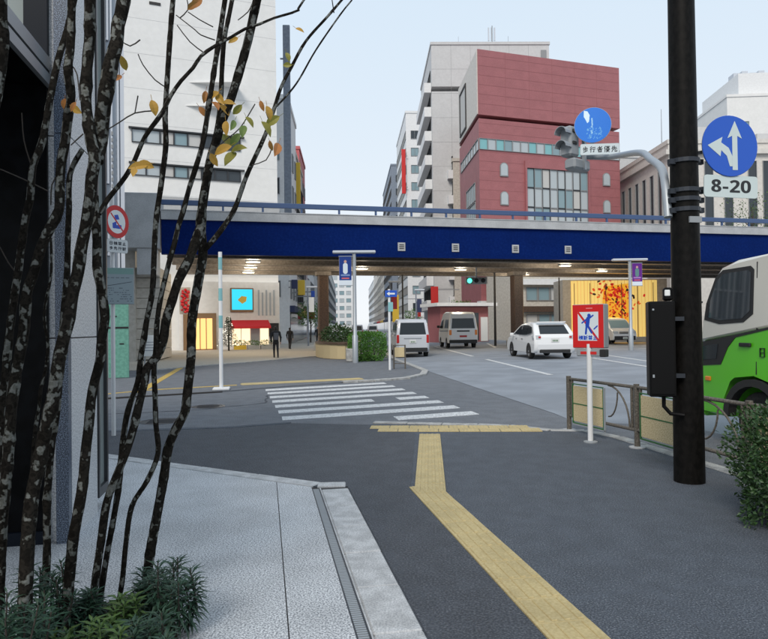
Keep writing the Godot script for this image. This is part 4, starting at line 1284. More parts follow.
	for f in 10:
		st = new_st()
		bx(st, -1.0, 4.0 + f * 3.5, -16, 0, 5.4 + f * 3.5, -1)
		put("balcony", st, M["off_white"], g)
		for k in 4:
			window(g, Vector3(0, 6.4 + f * 3.5, -3 - k * 3.6), -PI / 2, 3.2, 1.8, M["dark_frame"], M["glass_dark"], 1)
	for q in [[9.6, 4.2, 0.12], [12.0, 2.6, 0.05], [4.5, 2.6, 0.04]]:
		st = new_st()
		tube(st, [Vector3(q[0], 42.3, -4), Vector3(q[0], 42.4 + q[1], -4)], [q[2], q[2] * 0.7], 6)
		var an := put("antenna", st, M["galvanised"], g)
		if q[1] > 4:
			st = new_st()
			for k in 3:
				bx(st, q[0] - 0.6 + k * 0.45, 44.4, -4.3, q[0] - 0.4 + k * 0.45, 46.4, -4.1)
			put("panel_array", st, M["silver_light"], an)
	# white and slate buildings further down the right row
	row_block("white building with red sign stripe down the right row", 132, 12.0, false, 14, 25, 45, M["off_white"], [M["glass_sky"], M["glass_dark"]], true, M["window_frame"], 6)
	hanging_sign("tall red blade sign on the white building", along(131.5, 11.4) + Vector3(0, 33, 0), 0.8, 9.0, M["sign_red"], 0.8)
	row_block("slate blue building beyond the white one on the right row", 171, 11.5, false, 12, 40, 44, M["slate_wall"], [M["glass_dark"]], true, M["dark_frame"], 7)
	row_block("low pale building beyond the slate blue one", 214, 11.6, false, 12, 20, 24, M["stone_pale"], [M["glass_dark"], M["glass_sky"]], false, M["window_frame"], 8)
	row_block("beige building far down the right row", 236, 11.8, false, 12, 30, 26, M["beige_wall"], [M["glass_sky"]], true, M["window_frame"], 9)
	var eb := block("end_building", "bright cream building closing the end of the street", along(330, -12), -SA, 14, 12, 34, M["off_white"])
	for f in 8:
		for k in 4:
			window(eb, Vector3(1.8 + k * 3.4, 4 + f * 3.8, 0), 0, 2.4, 2.0, M["window_frame"], M["glass_pale"] if (k + f) % 2 else M["glass_sky"], 1)
	row_block("tan building with white bands very far down the right row", 268, 12.0, false, 12, 40, 25, M["stone_pale"], [M["glass_dark"]], true, M["window_frame"], 11)
	row_block("last pale building of the right row", 310, 12.0, false, 12, 80, 24, M["off_white"], [M["glass_sky"]], true, M["window_frame"], 12)
	row_block("last grey building of the left row", 214, -6.0, true, 9, 90, 20, M["grey_panel"], [M["glass_sky"]], true, M["window_frame"], 13)
	# stone building with tall slots on the right
	var s := block("stone_building", "pale stone building with tall dark slot windows right of the pole", Vector3(42.64, 0, -63.12), deg_to_rad(-9.5), 26, 15, 20.8, M["stone_pale"])
	for k in 9:
		var x := 2.2 + k * 2.1 + (0.5 if k % 3 == 0 else 0.0)
		window(s, Vector3(x, 14.6, 0), 0, 0.95, 8.6, M["window_frame"], M["glass_dark"], 0, 0.05)
	for k in 6:
		window(s, Vector3(0, 14.2, -2.0 - k * 2.1), -PI / 2, 0.9, 8.2, M["window_frame"], M["glass_dark"], 0, 0.05)
	st = new_st()
	bx(st, -0.4, 19.6, -15.2, 26.3, 20.1, 0.4)
	put("cornice", st, M["stone_pale"], s)
	for q in [[5.0, 3.0], [12.0, 2.2]]:
		st = new_st()
		bx(st, q[0], 20.8, -8, q[0] + 4, 20.8 + q[1], -4)
		put("plant_room", st, M["grey_panel"], s)
	st = new_st()
	tube(st, [Vector3(2, 20.8, -6), Vector3(2, 26.5, -6)], [0.07, 0.03], 6)
	put("antenna", st, M["galvanised"], s)
	st = new_st()
	cbox(st, Vector3(-0.25, 12.2, -9.5), Vector3(0.3, 2.4, 3.2), 0.05)
	put("blue_sign_board", st, M["glass_cyan"], s)
	var s2 := block("grey_office", "low grey office block between the red and the stone building", Vector3(47.2, 0, -88), deg_to_rad(-2), 20, 12, 26, M["grey_panel"])
	for f in 5:
		for k in 5:
			window(s2, Vector3(1.8 + k * 2.6, 8 + f * 3.6, 0), 0, 2.2, 1.8, M["window_frame"], M["glass_sky"], 1)
	var t := block("white_tower", "tall white tower with stepped roof behind the stone building", Vector3(76.8, 0, -97.3), deg_to_rad(-14), 26, 20, 39.5, M["white_tile"])
	st = new_st()
	bx(st, 2.6, 39.9, -16, 26, 44.0, -1.5)
	put("roof_step", st, M["off_white"], t)
	st = new_st()
	for k in 4:
		bx(st, 3 + k * 1.4, 44, -6, 4 + k * 1.4, 45.0 + 0.3 * (k % 2), -4)
	put("roof_plant", st, M["silver_light"], t)
	for f in 8:
		window(t, Vector3(2.4, 34.5 - f * 3.2, 0), 0, 2.2, 1.7, M["window_frame"], M["glass_sky"], 1)
	# blade signs over the street
	hanging_sign("very tall slim dark blue blade sign beside the white building", along(61.5, -5.55) + Vector3(0, 19.5, 0), 0.66, 21.0, M["slate_wall"], -0.6)
	hanging_sign("tall yellow blade sign hanging above the overpass rail", along(78, -5.9) + Vector3(0, 18.5, 0), 0.7, 5.5, M["sign_yellow"], -0.6)
	hanging_sign("yellow blade sign hanging under the line of the overpass", along(70, -5.0) + Vector3(0, 5.9, 0), 0.75, 1.6, M["sign_yellow"], -1.1)
	hanging_sign("navy blade sign beside the yellow one", along(66, -5.4) + Vector3(0, 6.0, 0), 0.6, 0.9, M["navy"], -0.6)
	hanging_sign("white blade sign on the beige building", along(84, -5.3) + Vector3(0, 6.0, 0), 0.9, 3.4, M["sign_white"], -1.1)
	hanging_sign("pink red round-cornered blade sign low on the left row", along(96, -5.4) + Vector3(0, 3.4, 0), 0.9, 1.0, M["lamp_red"], -1.5)
	hanging_sign("blue blade sign on the left row", along(72, -3.9) + Vector3(0, 5.3, 0), 0.4, 0.7, M["sign_blue"], -2.1)
	hanging_sign("red and white blade sign on the right row", along(88, 11.6) + Vector3(0, 5.6, 0), 1.0, 2.8, M["sign_red"], 3.4)
	hanging_sign("gold blade sign low on the right row", along(120, 8.6) + Vector3(0, 5.0, 0), 1.2, 5.0, M["sign_yellow"], 6.0)

# ---------------------------------------------------------------- shops under the overpass
func build_shops() -> void:
	var st: SurfaceTool
	var wb := deg_to_rad(11.5)
	var o0 := Vector3(-9.84, 0, -50.36)
	var X := Vector3(cos(wb), 0, -sin(wb))
	var Z := Vector3(sin(wb), 0, cos(wb))
	# store front of the white building
	var s := thing("store_front", "white store front with red awning and lit windows under the overpass", "shop", o0 + Z * 0.02, wb)
	st = new_st()
	bx(st, 3.6, 0, 0.0, 11.2, 5.2, 0.3)
	put("fascia_wall", st, M["off_white"], s)
	st = new_st()
	prism(st, [Vector2(0.3, 2.25), Vector2(1.3, 1.75), Vector2(1.3, 1.6), Vector2(0.3, 1.7)], 7.4, 10.3, Transform3D(Basis(Vector3(0, 0, 1), Vector3(0, 1, 0), Vector3(1, 0, 0)), Vector3.ZERO))
	put("awning", st, M["awning_red"], s)
	var warm := glow("shop_glow", 1.0, 0.78, 0.5, 0.9)
	for k in 4:
		st = new_st()
		bx(st, 7.5 + k * 0.72, 0.35, 0.3, 8.15 + k * 0.72, 1.6, 0.33)
		put("lit_window", st, warm if k != 2 else M["glass_pale"], s)
	st = new_st()
	bx(st, 10.35, 0.95, 0.3, 11.1, 2.0, 0.42)
	put("black_board", st, M["sign_black"], s)
	for k in 5:
		st = new_st()
		bx(st, 9.5 + k * 0.3, 2.6, 0.3, 9.62 + k * 0.3, 4.6 - 0.2 * (k % 2), 0.36)
		put("wall_fin", st, M["silver_panel"], s)
	# cyan sign box
	var cs := thing("sign_box", "bright cyan sign box with a yellow emblem above the red awning", "sign", o0 + X * 8.25 + Z * 0.55 + Vector3(0, 3.8, 0), wb)
	st = new_st()
	cbox(st, Vector3(0, 0, -0.12), Vector3(1.75, 1.85, 0.25), 0.03)
	put("casing", st, M["door_wood"], cs)
	st = new_st()
	bx(st, -0.78, -0.75, 0.0, 0.78, 0.82, 0.02)
	put("face", st, glow("cyan_face", 0.02, 0.55, 0.8, 0.75), cs)
	st = new_st()
	prism(st, [Vector2(-0.35, 0.0), Vector2(0.0, -0.3), Vector2(0.3, -0.1), Vector2(0.35, 0.25), Vector2(-0.05, 0.3)], 0.02, 0.04)
	put("emblem", st, M["sign_yellow"], cs)
	# gold lit door
	var dg := thing("lit_entrance", "golden lit shop entrance beside the decorated fir tree", "entrance", o0 + X * 5.1 + Z * 0.4, wb)
	st = new_st()
	bx(st, -1.2, 0, -0.1, 1.2, 2.8, 0.1)
	put("surround", st, M["door_wood"], dg)
	st = new_st()
	bx(st, -0.9, 0.1, 0.1, 0.9, 2.4, 0.13)
	put("glass", st, glow("door_glow", 1.0, 0.55, 0.2, 0.8), dg)
	for x in [-0.45, 0.0, 0.45]:
		st = new_st()
		bx(st, x - 0.03, 0.1, 0.13, x + 0.03, 2.4, 0.16)
		put("mullion", st, M["door_wood"], dg)
	# red lantern-like ornament board
	var ro := thing("ornament_board", "tall board of round red ornaments on the wall under the overpass", "ornament", Vector3(-5.2, 3.5, -45.5), wb)
	st = new_st()
	bx(st, -0.35, -0.9, -0.08, 0.35, 0.9, 0)
	put("board", st, M["beige_wall"], ro)
	for k in 22:
		st = new_st()
		var br := 0.1 + 0.03 * sin(k * 2.1)
		lathe(st, [Vector2(0, -br), Vector2(br * 0.8, -br * 0.6), Vector2(br, 0), Vector2(br * 0.8, br * 0.6), Vector2(0, br)], 10, Transform3D(Basis(), Vector3(0.2 * sin(k * 2.4), -0.75 + 0.07 * k, 0.1 + 0.06 * cos(k * 1.7))), true)
		put("bauble", st, M["awning_red"], ro)
	# planter boxes with low green
	var rng := RandomNumberGenerator.new()
	rng.seed = 31
	for k in 3:
		var pb := thing("planter_box", ["yellow planter box of green plants beside the fir tree", "grey planter box of green plants under the middle of the red awning", "grey planter box of green plants near the black board"][k], "planter", o0 + X * (7.9 + k * 1.0) + Z * 1.5, wb, "planter boxes before the store")
		st = new_st()
		cbox(st, Vector3(0, 0.17, 0), Vector3(0.9, 0.34, 0.4), 0.02)
		put("box", st, M["sign_yellow"] if k == 0 else M["concrete"], pb)
		st = new_st()
		leaf_cloud(st, Vector3(0, 0.48, 0), Vector3(0.45, 0.2, 0.22), 260, 0.1, rng)
		put("foliage", st, M["leaf_hedge"], pb)
	# fir tree with lights
	var ft := thing("fir_tree", "dark decorated fir tree with small white lights by the entrance", "tree", o0 + X * 6.75 + Z * 3.6)
	st = new_st()
	tube(st, [Vector3.ZERO, Vector3(0, 2.4, 0)], [0.07, 0.02], 6)
	put("trunk", st, M["twig"], ft)
	st = new_st()
	for i in 1500:
		var h := rng.randf()
		var a := rng.randf() * TAU
		var rr := (1.0 - h) * 0.75 * sqrt(rng.randf()) + 0.04
		var d := Vector3(cos(a), -0.25, sin(a)).normalized()
		st.set_color(Color(0.5, 0.55, 0.5))
		leaf_shape(st, Vector3(cos(a) * rr, 0.35 + h * 2.1, sin(a) * rr), d, Vector3.UP, 0.16, 0.05, 0.1)
	put("crown", st, M["leaf_bush"], ft)
	var lw := glow("fairy_light", 1.0, 0.95, 0.8, 1.2)
	st = new_st()
	for i in 60:
		var h := rng.randf()
		var a := rng.randf() * TAU
		var rr := (1.0 - h) * 0.8 + 0.04
		box(st, Vector3(cos(a) * rr, 0.35 + h * 2.1, sin(a) * rr), Vector3(0.05, 0.05, 0.05))
	put("lights", st, lw, ft).set_meta("kind", "stuff")
	# golden shop display on the right
	var im := new_img(320, 192, Color(0.88, 0.76, 0.44))
	for i in 26:
		ink_line(im, Vector2(i * 12.5, 0), Vector2(i * 12.5, 192), 1.0, Color(0.72, 0.58, 0.28))
	ink_poly(im, [Vector2(120, 20), Vector2(215, 10), Vector2(225, 150), Vector2(175, 185), Vector2(110, 160)], Color(0.86, 0.62, 0.16))
	for i in 150:
		var p := Vector2(rng.randfn(165, 38), rng.randfn(55, 34))
		var c: Color = [Color(0.62, 0.05, 0.05), Color(0.75, 0.12, 0.08), Color(0.1, 0.05, 0.04), Color(0.8, 0.3, 0.05)][rng.randi() % 4]
		ink_line(im, p, p + Vector2(rng.randf_range(-7, 7), rng.randf_range(-7, 7)), rng.randf_range(3, 8), c)
	var gm := print_mat("gold_print", im)
	gm.emission_enabled = true
	gm.emission = Color.WHITE
	gm.emission_operator = BaseMaterial3D.EMISSION_OP_MULTIPLY
	gm.emission_texture = gm.albedo_texture
	gm.emission_energy_multiplier = 0.5
	var gs := thing("shop_display", "glowing golden shop display wall with red flowers under the overpass", "shop", Vector3(28.4, 0, -49.7), deg_to_rad(-10.5))
	st = new_st()
	bx(st, -4.2, 0, -3.0, 4.4, 5.3, -0.06)
	put("wall", st, M["beige_wall"], gs)
	var face := print_sheet("face", rect2(7.1, 4.8), 7.1, 4.8, 0.0, gm, gs)
	face.position = Vector3(0, 2.8, 0)
	for k in 6:
		st = new_st()
		bx(st, -3.3 + k * 1.3, 0.45, 0, -3.26 + k * 1.3, 5.0, 0.06)
		put("mullion", st, M["door_wood"], gs)
	st = new_st()
	bx(st, -4.6, 0, 0.2, 5.0, 0.55, 0.9)
	put("plinth", st, M["concrete"], gs)
	var al := AreaLight3D.new()
	al.name = "display_light"
	al.area_size = Vector2(6.4, 4.2)
	al.position = Vector3(0, 2.9, 0.25)
	al.rotation.y = PI
	al.light_color = Color(1.0, 0.74, 0.34)
	al.light_energy = 12.0
	al.shadow_enabled = true
	gs.add_child(al, true)
	# office block seen between the piers
	var ob := block("office_block", "brown and white banded office block seen beneath the overpass", Vector3(24.0, 0, -59.0), deg_to_rad(4), 14.0, 8.0, 9.0, M["beige_wall"])
	for f in 3:
		for k in 10:
			window(ob, Vector3(1.2 + k * 1.28, 2.0 + f * 2.6, 0), 0, 1.2, 1.3, M["window_frame"], M["glass_sky"] if (k + f) % 3 else M["blind"], 0)
		st = new_st()
		bx(st, 0, 2.85 + f * 2.6, 0, 14, 3.4 + f * 2.6, 0.5)
		put("balcony_band", st, M["pier_brown"] if f % 2 == 0 else M["off_white"], ob)
	# red kiosk and shop base
	var kk := thing("red_kiosk", "small dusty red kiosk with pale roof behind the parked wagon", "kiosk", Vector3(18.0, 0, -57.5), deg_to_rad(8))
	st = new_st()
	bx(st, -2.4, 0, -3, 2.4, 3.4, 0)
	put("wall", st, M["red_tile"], kk)
	st = new_st()
	bx(st, -3.0, 3.4, -3.4, 3.0, 3.7, 0.7)
	put("roof", st, M["off_white"], kk)
	for x in [-1.4, 0.3]:
		st = new_st()
		bx(st, x, 0.3, 0, x + 1.1, 2.8, 0.06)
		put("window", st, M["glass_dark"], kk)
	st = new_st()
	bx(st, 1.6, 0.2, 0.02, 2.3, 2.4, 0.1)
	put("door", st, M["sign_white"], kk)

# ---------------------------------------------------------------- the near building on the left
func build_near_building() -> void:
	var b := thing("corner_building", "dark fronted corner building with granite pillar and metal canopy", "building", Vector3(-1.45, 0, -5.15))
	var st := new_st()
	bx(st, -7, 0.0, -0.6, -0.11, 3.36, -0.02)
	put("black_front", st, M["black_panel"], b)
	st = new_st()
	bx(st, -7, 0.006, -0.02, -0.11, 0.1, 0.01)
	put("plinth", st, M["blue_black"], b)
	for k in 4:
		st = new_st()
		bx(st, -1.5 - k * 1.4, 0.1, -0.02, -1.49 - k * 1.4, 3.34, 0.0)
		put("joint", st, M["blue_black"], b)
	# the end of the facade wall: blue granite
	for k in 6:
		st = new_st()
		bx(st, -0.05, 0.006 + k * 1.5, -0.05, 0.038, 1.5 + k * 1.5, 0.02)
		put("granite_slab", st, M["granite_blue"], b)
	# pale granite pillar
	for k in 6:
		st = new_st()
		bx(st, -0.2, 0.006 + k * 1.5, -0.8, 0.04, 1.496 + k * 1.5, -0.052)
		put("granite_slab", st, M["granite_wall"], b)
	st = new_st()
	bx(st, -0.25, 0, -0.79, 0.03, 9, -0.06)
	put("core", st, M["groove"], b)
	# glass panel in a dark frame
	st = new_st()
	bx(st, -0.06, 0.12, -0.86, 0.05, 9.0, -0.82)
	bx(st, -0.06, 0.12, -1.16, 0.05, 9.0, -1.12)
	bx(st, -0.06, 0.12, -1.12, 0.05, 0.2, -0.86)
	bx(st, -0.06, 3.2, -1.12, 0.05, 3.3, -0.86)
	var gf := put("glazing_frame", st, M["dark_frame"], b)
	st = new_st()
	bx(st, -0.02, 0.2, -1.12, 0.02, 9.0, -0.86)
	put("pane", st, M["green_grey_glass"], gf)
	st = new_st()
	bx(st, -7, 0, -1.16, -0.25, 9, -0.62)
	put("body", st, M["blue_black"], b)
	# canopy edge
	st = new_st()
	bx(st, -5.5, 3.36, -0.02, -0.07, 3.42, 4.4)
	put("canopy", st, M["black_panel"], b)
	st = new_st()
	bx(st, -0.1, 3.34, 0.0, -0.066, 3.42, 4.4)
	bx(st, -0.13, 3.46, 0.0, -0.08, 3.56, 4.4)
	put("canopy_trim", st, M["trim_grey"], b)
	st = new_st()
	bx(st, -5.5, 3.42, -0.02, -0.1, 3.46, 4.4)
	put("canopy_core", st, M["trim_grey"], b)
	# upper storey
	st = new_st()
	bx(st, -7, 3.5, -0.3, -0.26, 4.05, -0.12)
	put("spandrel", st, M["green_grey_glass"], b)
	st = new_st()
	bx(st, -7, 4.06, -0.3, -0.26, 9, -0.12)
	put("upper_glass", st, M["glass_pale"], b)
	st = new_st()
	bx(st, -0.26, 3.42, -0.2, -0.1, 9, 0.0)
	put("upper_post", st, M["blue_black"], b)

# ---------------------------------------------------------------- across the side street, left
func build_side_buildings() -> void:
	var st: SurfaceTool
	var b := block("silver_building", "silver metal clad building across the side street on the left", Vector3(-4.58 - 11.42 * cos(deg_to_rad(12.0)), 0, -23.2 + 11.42 * sin(deg_to_rad(12.0))), deg_to_rad(12.0), 11.42, 9.0, 16.0, M["silver_panel"])
	for k in 30:
		st = new_st()
		bx(st, 5.4 + k * 0.2, 3.0, 0, 5.46 + k * 0.2, 15.8, 0.14)
		put("fin", st, M["silver_light"] if k % 3 else M["slate_wall"], b)
	for k in 14:
		st = new_st()
		bx(st, 11.02, 5.2 + k * 0.22, 0.14, 11.08, 5.32 + k * 0.22, 0.17)
		put("vent", st, M["window_frame"], b)
	for k in 5:
		window(b, Vector3(10.2, 5.0 + k * 2.4, 0), 0, 1.5, 1.9, M["silver_light"], M["glass_sky"], 1)
	st = new_st()
	bx(st, 11.3, 0, 0, 11.42, 16, 0.2)
	put("corner_post", st, M["silver_light"], b)
	var tb := thing("teal_board", "teal painted board standing against the silver building", "board", Vector3(-4.95, 0, -22.6))
	st = new_st()
	bx(st, -0.05, 0.02, -0.08, 0.58, 2.6, 0.0)
	put("panel", st, M["teal_board"], tb)
	st = new_st()
	bx(st, -0.05, 1.62, 0, 0.58, 1.68, 0.012)
	bx(st, -0.05, 2.62, -0.08, 0.58, 2.72, 0.02)
	put("rail", st, M["sign_black"], tb)
	st = new_st()
	bx(st, 0.02, 2.0, 0, 0.22, 2.04, 0.01)
	bx(st, 0.3, 1.1, 0, 0.44, 1.14, 0.01)
	put("lettering_strip", st, M["sign_black"], tb)
	var nb := thing("notice_board", "small white notice board standing beside the teal board", "board", Vector3(-4.0, 0, -24.5))
	st = new_st()
	cbox(st, Vector3(0, 1.0, 0), Vector3(0.55, 0.75, 0.05), 0.01)
	put("panel", st, M["sign_white"], nb)
	for x in [-0.2, 0.2]:
		st = new_st()
		bx(st, x - 0.02, 0, -0.06, x + 0.02, 1.3, -0.03)
		put("leg", st, M["galvanised"], nb)
	st = new_st()
	for k in 4:
		bx(st, -0.18, 0.82 + k * 0.1, 0.025, 0.16 - 0.05 * (k % 2), 0.84 + k * 0.1, 0.029)
	put("lettering", st, M["slate_wall"], nb)

# ---------------------------------------------------------------- black pole and the signs around it
func build_pole_and_signs() -> void:
	var st: SurfaceTool
	var base := Vector3(4.10, 0, -5.82)
	var p := thing("signal_pole", "thick black steel pole on the footway carrying blue signs", "pole", base)
	st = new_st()
	tube(st, [Vector3(0, -0.1, 0), Vector3(0, 0.4, 0), Vector3(0, 4.5, 0), Vector3(0, 8.5, 0)], [0.145, 0.143, 0.125, 0.11], 24)
	put("shaft", st, M["pole_black"], p)
	for y in [3.15, 2.86, 2.77, 2.67]:
		st = new_st()
		lathe(st, [Vector2(0.125, -0.02), Vector2(0.148, -0.02), Vector2(0.148, 0.02), Vector2(0.125, 0.02)], 20, Transform3D(Basis(), Vector3(0, y, 0)))
		box(st, Vector3(0.16, y, 0.02), Vector3(0.06, 0.05, 0.04))
		box(st, Vector3(-0.155, y - 0.01, 0.03), Vector3(0.06, 0.05, 0.05))
		put("clamp_band", st, M["band_steel"], p)
	st = new_st()
	box(st, Vector3(0.02, 2.56, 0.132), Vector3(0.13, 0.06, 0.02))
	put("number_plate", st, M["grey_casing"], p)
	# cabinet on the pole
	var c := thing("control_cabinet", "black control cabinet strapped to the side of the black pole", "cabinet", Vector3(3.8, 0.85, -5.8), deg_to_rad(-24))
	st = new_st()
	cbox(st, Vector3(0, 0.46, 0), Vector3(0.24, 0.92, 0.2), 0.012)
	put("casing", st, M["black_paint"], c)
	st = new_st()
	cbox(st, Vector3(0, 0.46, 0.104), Vector3(0.21, 0.87, 0.012), 0.004)
	put("door", st, M["black_paint"], c)
	st = new_st()
	cbox(st, Vector3(-0.08, 0.84, 0.113), Vector3(0.018, 0.018, 0.01), 0.002)
	cbox(st, Vector3(-0.085, 0.2, 0.113), Vector3(0.018, 0.03, 0.01), 0.002)
	put("lock", st, M["galvanised"], c)
	st = new_st()
	tube(st, [Vector3(0.02, 0.0, 0), Vector3(0.02, -0.1, 0), Vector3(0.08, -0.17, 0), Vector3(0.2, -0.18, 0.02)], [0.02], 8)
	put("conduit", st, M["black_paint"], c)
	st = new_st()
	for y in [0.2, 0.75]:
		box(st, Vector3(0.15, y, 0), Vector3(0.12, 0.04, 0.08))
	put("strap", st, M["band_steel"], c)
	st = new_st()
	cbox(st, Vector3(0.07, 0.99, 0), Vector3(0.09, 0.13, 0.09), 0.02)
	put("sensor_head", st, M["black_paint"], c)
	st = new_st()
	cbox(st, Vector3(0.06, 1.0, 0.05), Vector3(0.05, 0.06, 0.02), 0.006)
	put("sensor_label", st, M["sign_white"], c)
	# blue round sign with two arrows
	var a := thing("arrow_sign", "round blue sign with straight and left arrows on black pole", "sign", Vector3(4.49, 3.28, -5.66), deg_to_rad(-1))
	st = new_st()
	lathe(st, [Vector2(0, -0.008), Vector2(0.292, -0.008), Vector2(0.3, 0), Vector2(0.296, 0.006), Vector2(0, 0.006)], 48, Transform3D(Basis(Vector3.RIGHT, PI / 2), Vector3.ZERO))
	put("disc", st, M["sign_blue"], a)
	st = new_st()
	prism(st, circle2(0.298, 48), -0.011, -0.0085)
	put("back", st, M["galvanised"], a)
	st = new_st()
	prism(st, [Vector2(0.02, -0.235), Vector2(0.075, -0.235), Vector2(0.075, 0.1), Vector2(0.125, 0.075), Vector2(0.05, 0.245), Vector2(-0.03, 0.075), Vector2(0.02, 0.1), Vector2(0.02, -0.03)], 0.0062, 0.009)
	put("straight_arrow", st, M["sign_plate"], a)
	st = new_st()
	prism(st, [Vector2(0.019, -0.2), Vector2(0.019, -0.1), Vector2(-0.02, -0.02), Vector2(-0.1, 0.03), Vector2(-0.085, 0.085), Vector2(-0.245, 0.0), Vector2(-0.11, -0.105), Vector2(-0.1, -0.045), Vector2(-0.04, -0.1), Vector2(-0.01, -0.2)], 0.0062, 0.009)
	put("left_arrow", st, M["sign_plate"], a)
	st = new_st()
	bar(st, Vector3(-0.39, -0.06, -0.16), Vector3(-0.05, -0.02, -0.03), 0.03, 0.03)
	put("bracket", st, M["band_steel"], a)
	var pl := thing("hours_plate", "white plate reading 8-20 under the blue arrow sign", "sign", Vector3(4.5, 2.885, -5.67), deg_to_rad(-1))
	pl.rotation.z = deg_to_rad(-1.0)
	st = new_st()
	prism(st, round_rect(0.58, 0.215, 0.03), -0.006, 0.004)
	put("plate", st, M["sign_plate"], pl)
	var tm := TextMesh.new()
	var f := SystemFont.new()
	f.font_names = PackedStringArray(["Droid Sans"])
	f.font_weight = 700
	tm.font = f
	tm.text = "8-20"
	tm.font_size = 64
	tm.pixel_size = 0.0026
	tm.depth = 0.003
	var o := put_mesh("lettering", tm, M["sign_black"], pl)
	o.position = Vector3(0, 0, 0.005)
	o.scale = Vector3(1.35, 1, 1)
	st = new_st()
	bar(st, Vector3(-0.4, -0.02, -0.15), Vector3(-0.1, 0.0, -0.02), 0.03, 0.03)
	put("bracket", st, M["band_steel"], pl)
	# grey arm reaching away to the pedestrian signs
	var am := p
	st = new_st()
	var key := [Vector3(3.92, 2.6, -5.82), Vector3(3.95, 2.9, -5.9), Vector3(4.07, 3.16, -6.14), Vector3(4.34, 3.42, -6.75), Vector3(4.66, 3.71, -7.5), Vector3(5.1, 4.06, -9.0), Vector3(4.95, 4.2, -9.55)]
	var cv := Curve3D.new()
	for i in key.size():
		var tg: Vector3 = (key[mini(i + 1, 6)] - key[maxi(i - 1, 0)]) * 0.17
		cv.add_point(key[i], -tg, tg)
	var pts := []
	for i in 29:
		pts.append(cv.sample_baked(cv.get_baked_length() * i / 28.0))
	tube(st, pts.map(func(v): return v - base), [0.042], 10)
	put("sign_arm", st, M["galvanised"], am)
	var ps := thing("pedestrian_sign", "faded round blue pedestrian sign on the grey arm", "sign", Vector3(4.93, 4.58, -9.16), deg_to_rad(-26))
	ps.rotation.z = deg_to_rad(-2)
	var im := new_img(160, 160, Color(0.0, 0.45, 0.85))
	var wht := Color(0.85, 0.93, 0.98)
	var rng := RandomNumberGenerator.new()
	rng.seed = 4
	ink_poly(im, [Vector2(40, 12), Vector2(56, 16), Vector2(66, 34), Vector2(64, 62), Vector2(56, 70), Vector2(47, 52), Vector2(40, 40)], wht)
	ink_line(im, Vector2(76, 50), Vector2(78, 80), 6, Color(0.6, 0.78, 0.92))
	for i in 70:
		var q := Vector2(rng.randf_range(56, 122), rng.randf_range(92, 142))
		ink_line(im, q, q + Vector2(rng.randf_range(-4, 4), rng.randf_range(-4, 4)), rng.randf_range(1.5, 4), Color(0.4, 0.66, 0.88))
	for i in 14:
		var q := Vector2(76 + rng.randf_range(-4, 4), rng.randf_range(80, 120))
		ink_line(im, q, q + Vector2(0, 4), 2.5, Color(0.65, 0.82, 0.93))
	st = new_st()
	prism(st, circle2(0.27, 40), -0.01, 0.0)
	put("disc", st, M["galvanised"], ps)
	print_sheet("print", circle2(0.266, 40), 0.532, 0.532, 0.003, print_mat("ped_print", im), ps)
	st = new_st()
	bx(st, -0.03, -0.4, -0.06, 0.03, 0.05, -0.012)
	put("bracket", st, M["galvanised"], ps)
	var pp := thing("priority_plate", "white plate with dark Japanese characters below the pedestrian sign", "sign", Vector3(4.94, 4.165, -8.98), deg_to_rad(-24))
	pp.rotation.z = deg_to_rad(-2.5)
	im = new_img(300, 84, Color(0.78, 0.82, 0.84))
	var gl := ["walk", "go", "one_who", "excel", "ahead"]
	for i in 5:
		ink_glyph(im, gl[i], 16 + i * 56, 20, 44, 6.0, Color(0.08, 0.1, 0.14))
	st = new_st()
	prism(st, round_rect(0.56, 0.17, 0.02), -0.012, 0.0)
	put("plate", st, M["galvanised"], pp)
	print_sheet("print", round_rect(0.55, 0.16, 0.02), 0.55, 0.16, 0.003, print_mat("priority_print", im), pp)
	# pedestrian signal heads seen from behind
	var sg := thing("pedestrian_signal", "grey pedestrian signal heads seen from behind at the arm end", "traffic signal", Vector3(4.68, 4.25, -9.42), deg_to_rad(28))
	st = new_st()
	cbox(st, Vector3(0, 0.13, 0), Vector3(0.24, 0.46, 0.2), 0.03)
	put("upper_head", st, M["grey_casing"], sg)
	st = new_st()
	for k in 2:
		prism(st, arc(Vector2(0, 0), 0.11, 0, 180, 8) + arc(Vector2(0, 0), 0.1, 180, 0, 8), 0.1, 0.24, Transform3D(Basis(Vector3.UP, -PI / 2), Vector3(0, 0.02 + k * 0.21, 0)))
	put("visor", st, M["grey_casing"], sg)
	st = new_st()
	cbox(st, Vector3(0.12, -0.22, 0.05), Vector3(0.42, 0.17, 0.2), 0.03)
	put("lower_head", st, M["grey_casing"], sg)
	st = new_st()
	bx(st, 0.14, -0.3, 0.12, 0.19, 0.34, 0.17)
	put("upright", st, M["galvanised"], sg)
	st = new_st()
	for y in [-0.22, 0.1, 0.28]:
		cbox(st, Vector3(-0.02, y, 0.108), Vector3(0.1, 0.05, 0.02), 0.006)
	put("cover_catch", st, M["plastic_black"], sg)
	# red no crossing sign
	var r := thing("no_crossing_sign", "red bordered no crossing sign box on a white post", "sign", Vector3(4.2, 0, -8.02), deg_to_rad(-52))
	st = new_st()
	tube(st, [Vector3(0, -0.05, -0.03), Vector3(0, 1.3, -0.03)], [0.035], 12)
	put("post", st, M["white_paint"], r)
	st = new_st()
	cbox(st, Vector3(0, 1.535, -0.08), Vector3(0.44, 0.58, 0.15), 0.012)
	put("casing", st, M["grey_casing"], r)
	im = new_img(200, 264, Color(0.78, 0.06, 0.06))
	ink_poly(im, [Vector2(34, 44), Vector2(168, 44), Vector2(168, 222), Vector2(34, 222)], Color(0.8, 0.84, 0.86))
	ink_line(im, Vector2(40, 50), Vector2(164, 216), 13, Color(0.78, 0.06, 0.06))
	var bl := Color(0.05, 0.25, 0.68)
	ink_line(im, Vector2(108, 66), Vector2(109, 67), 22, bl)
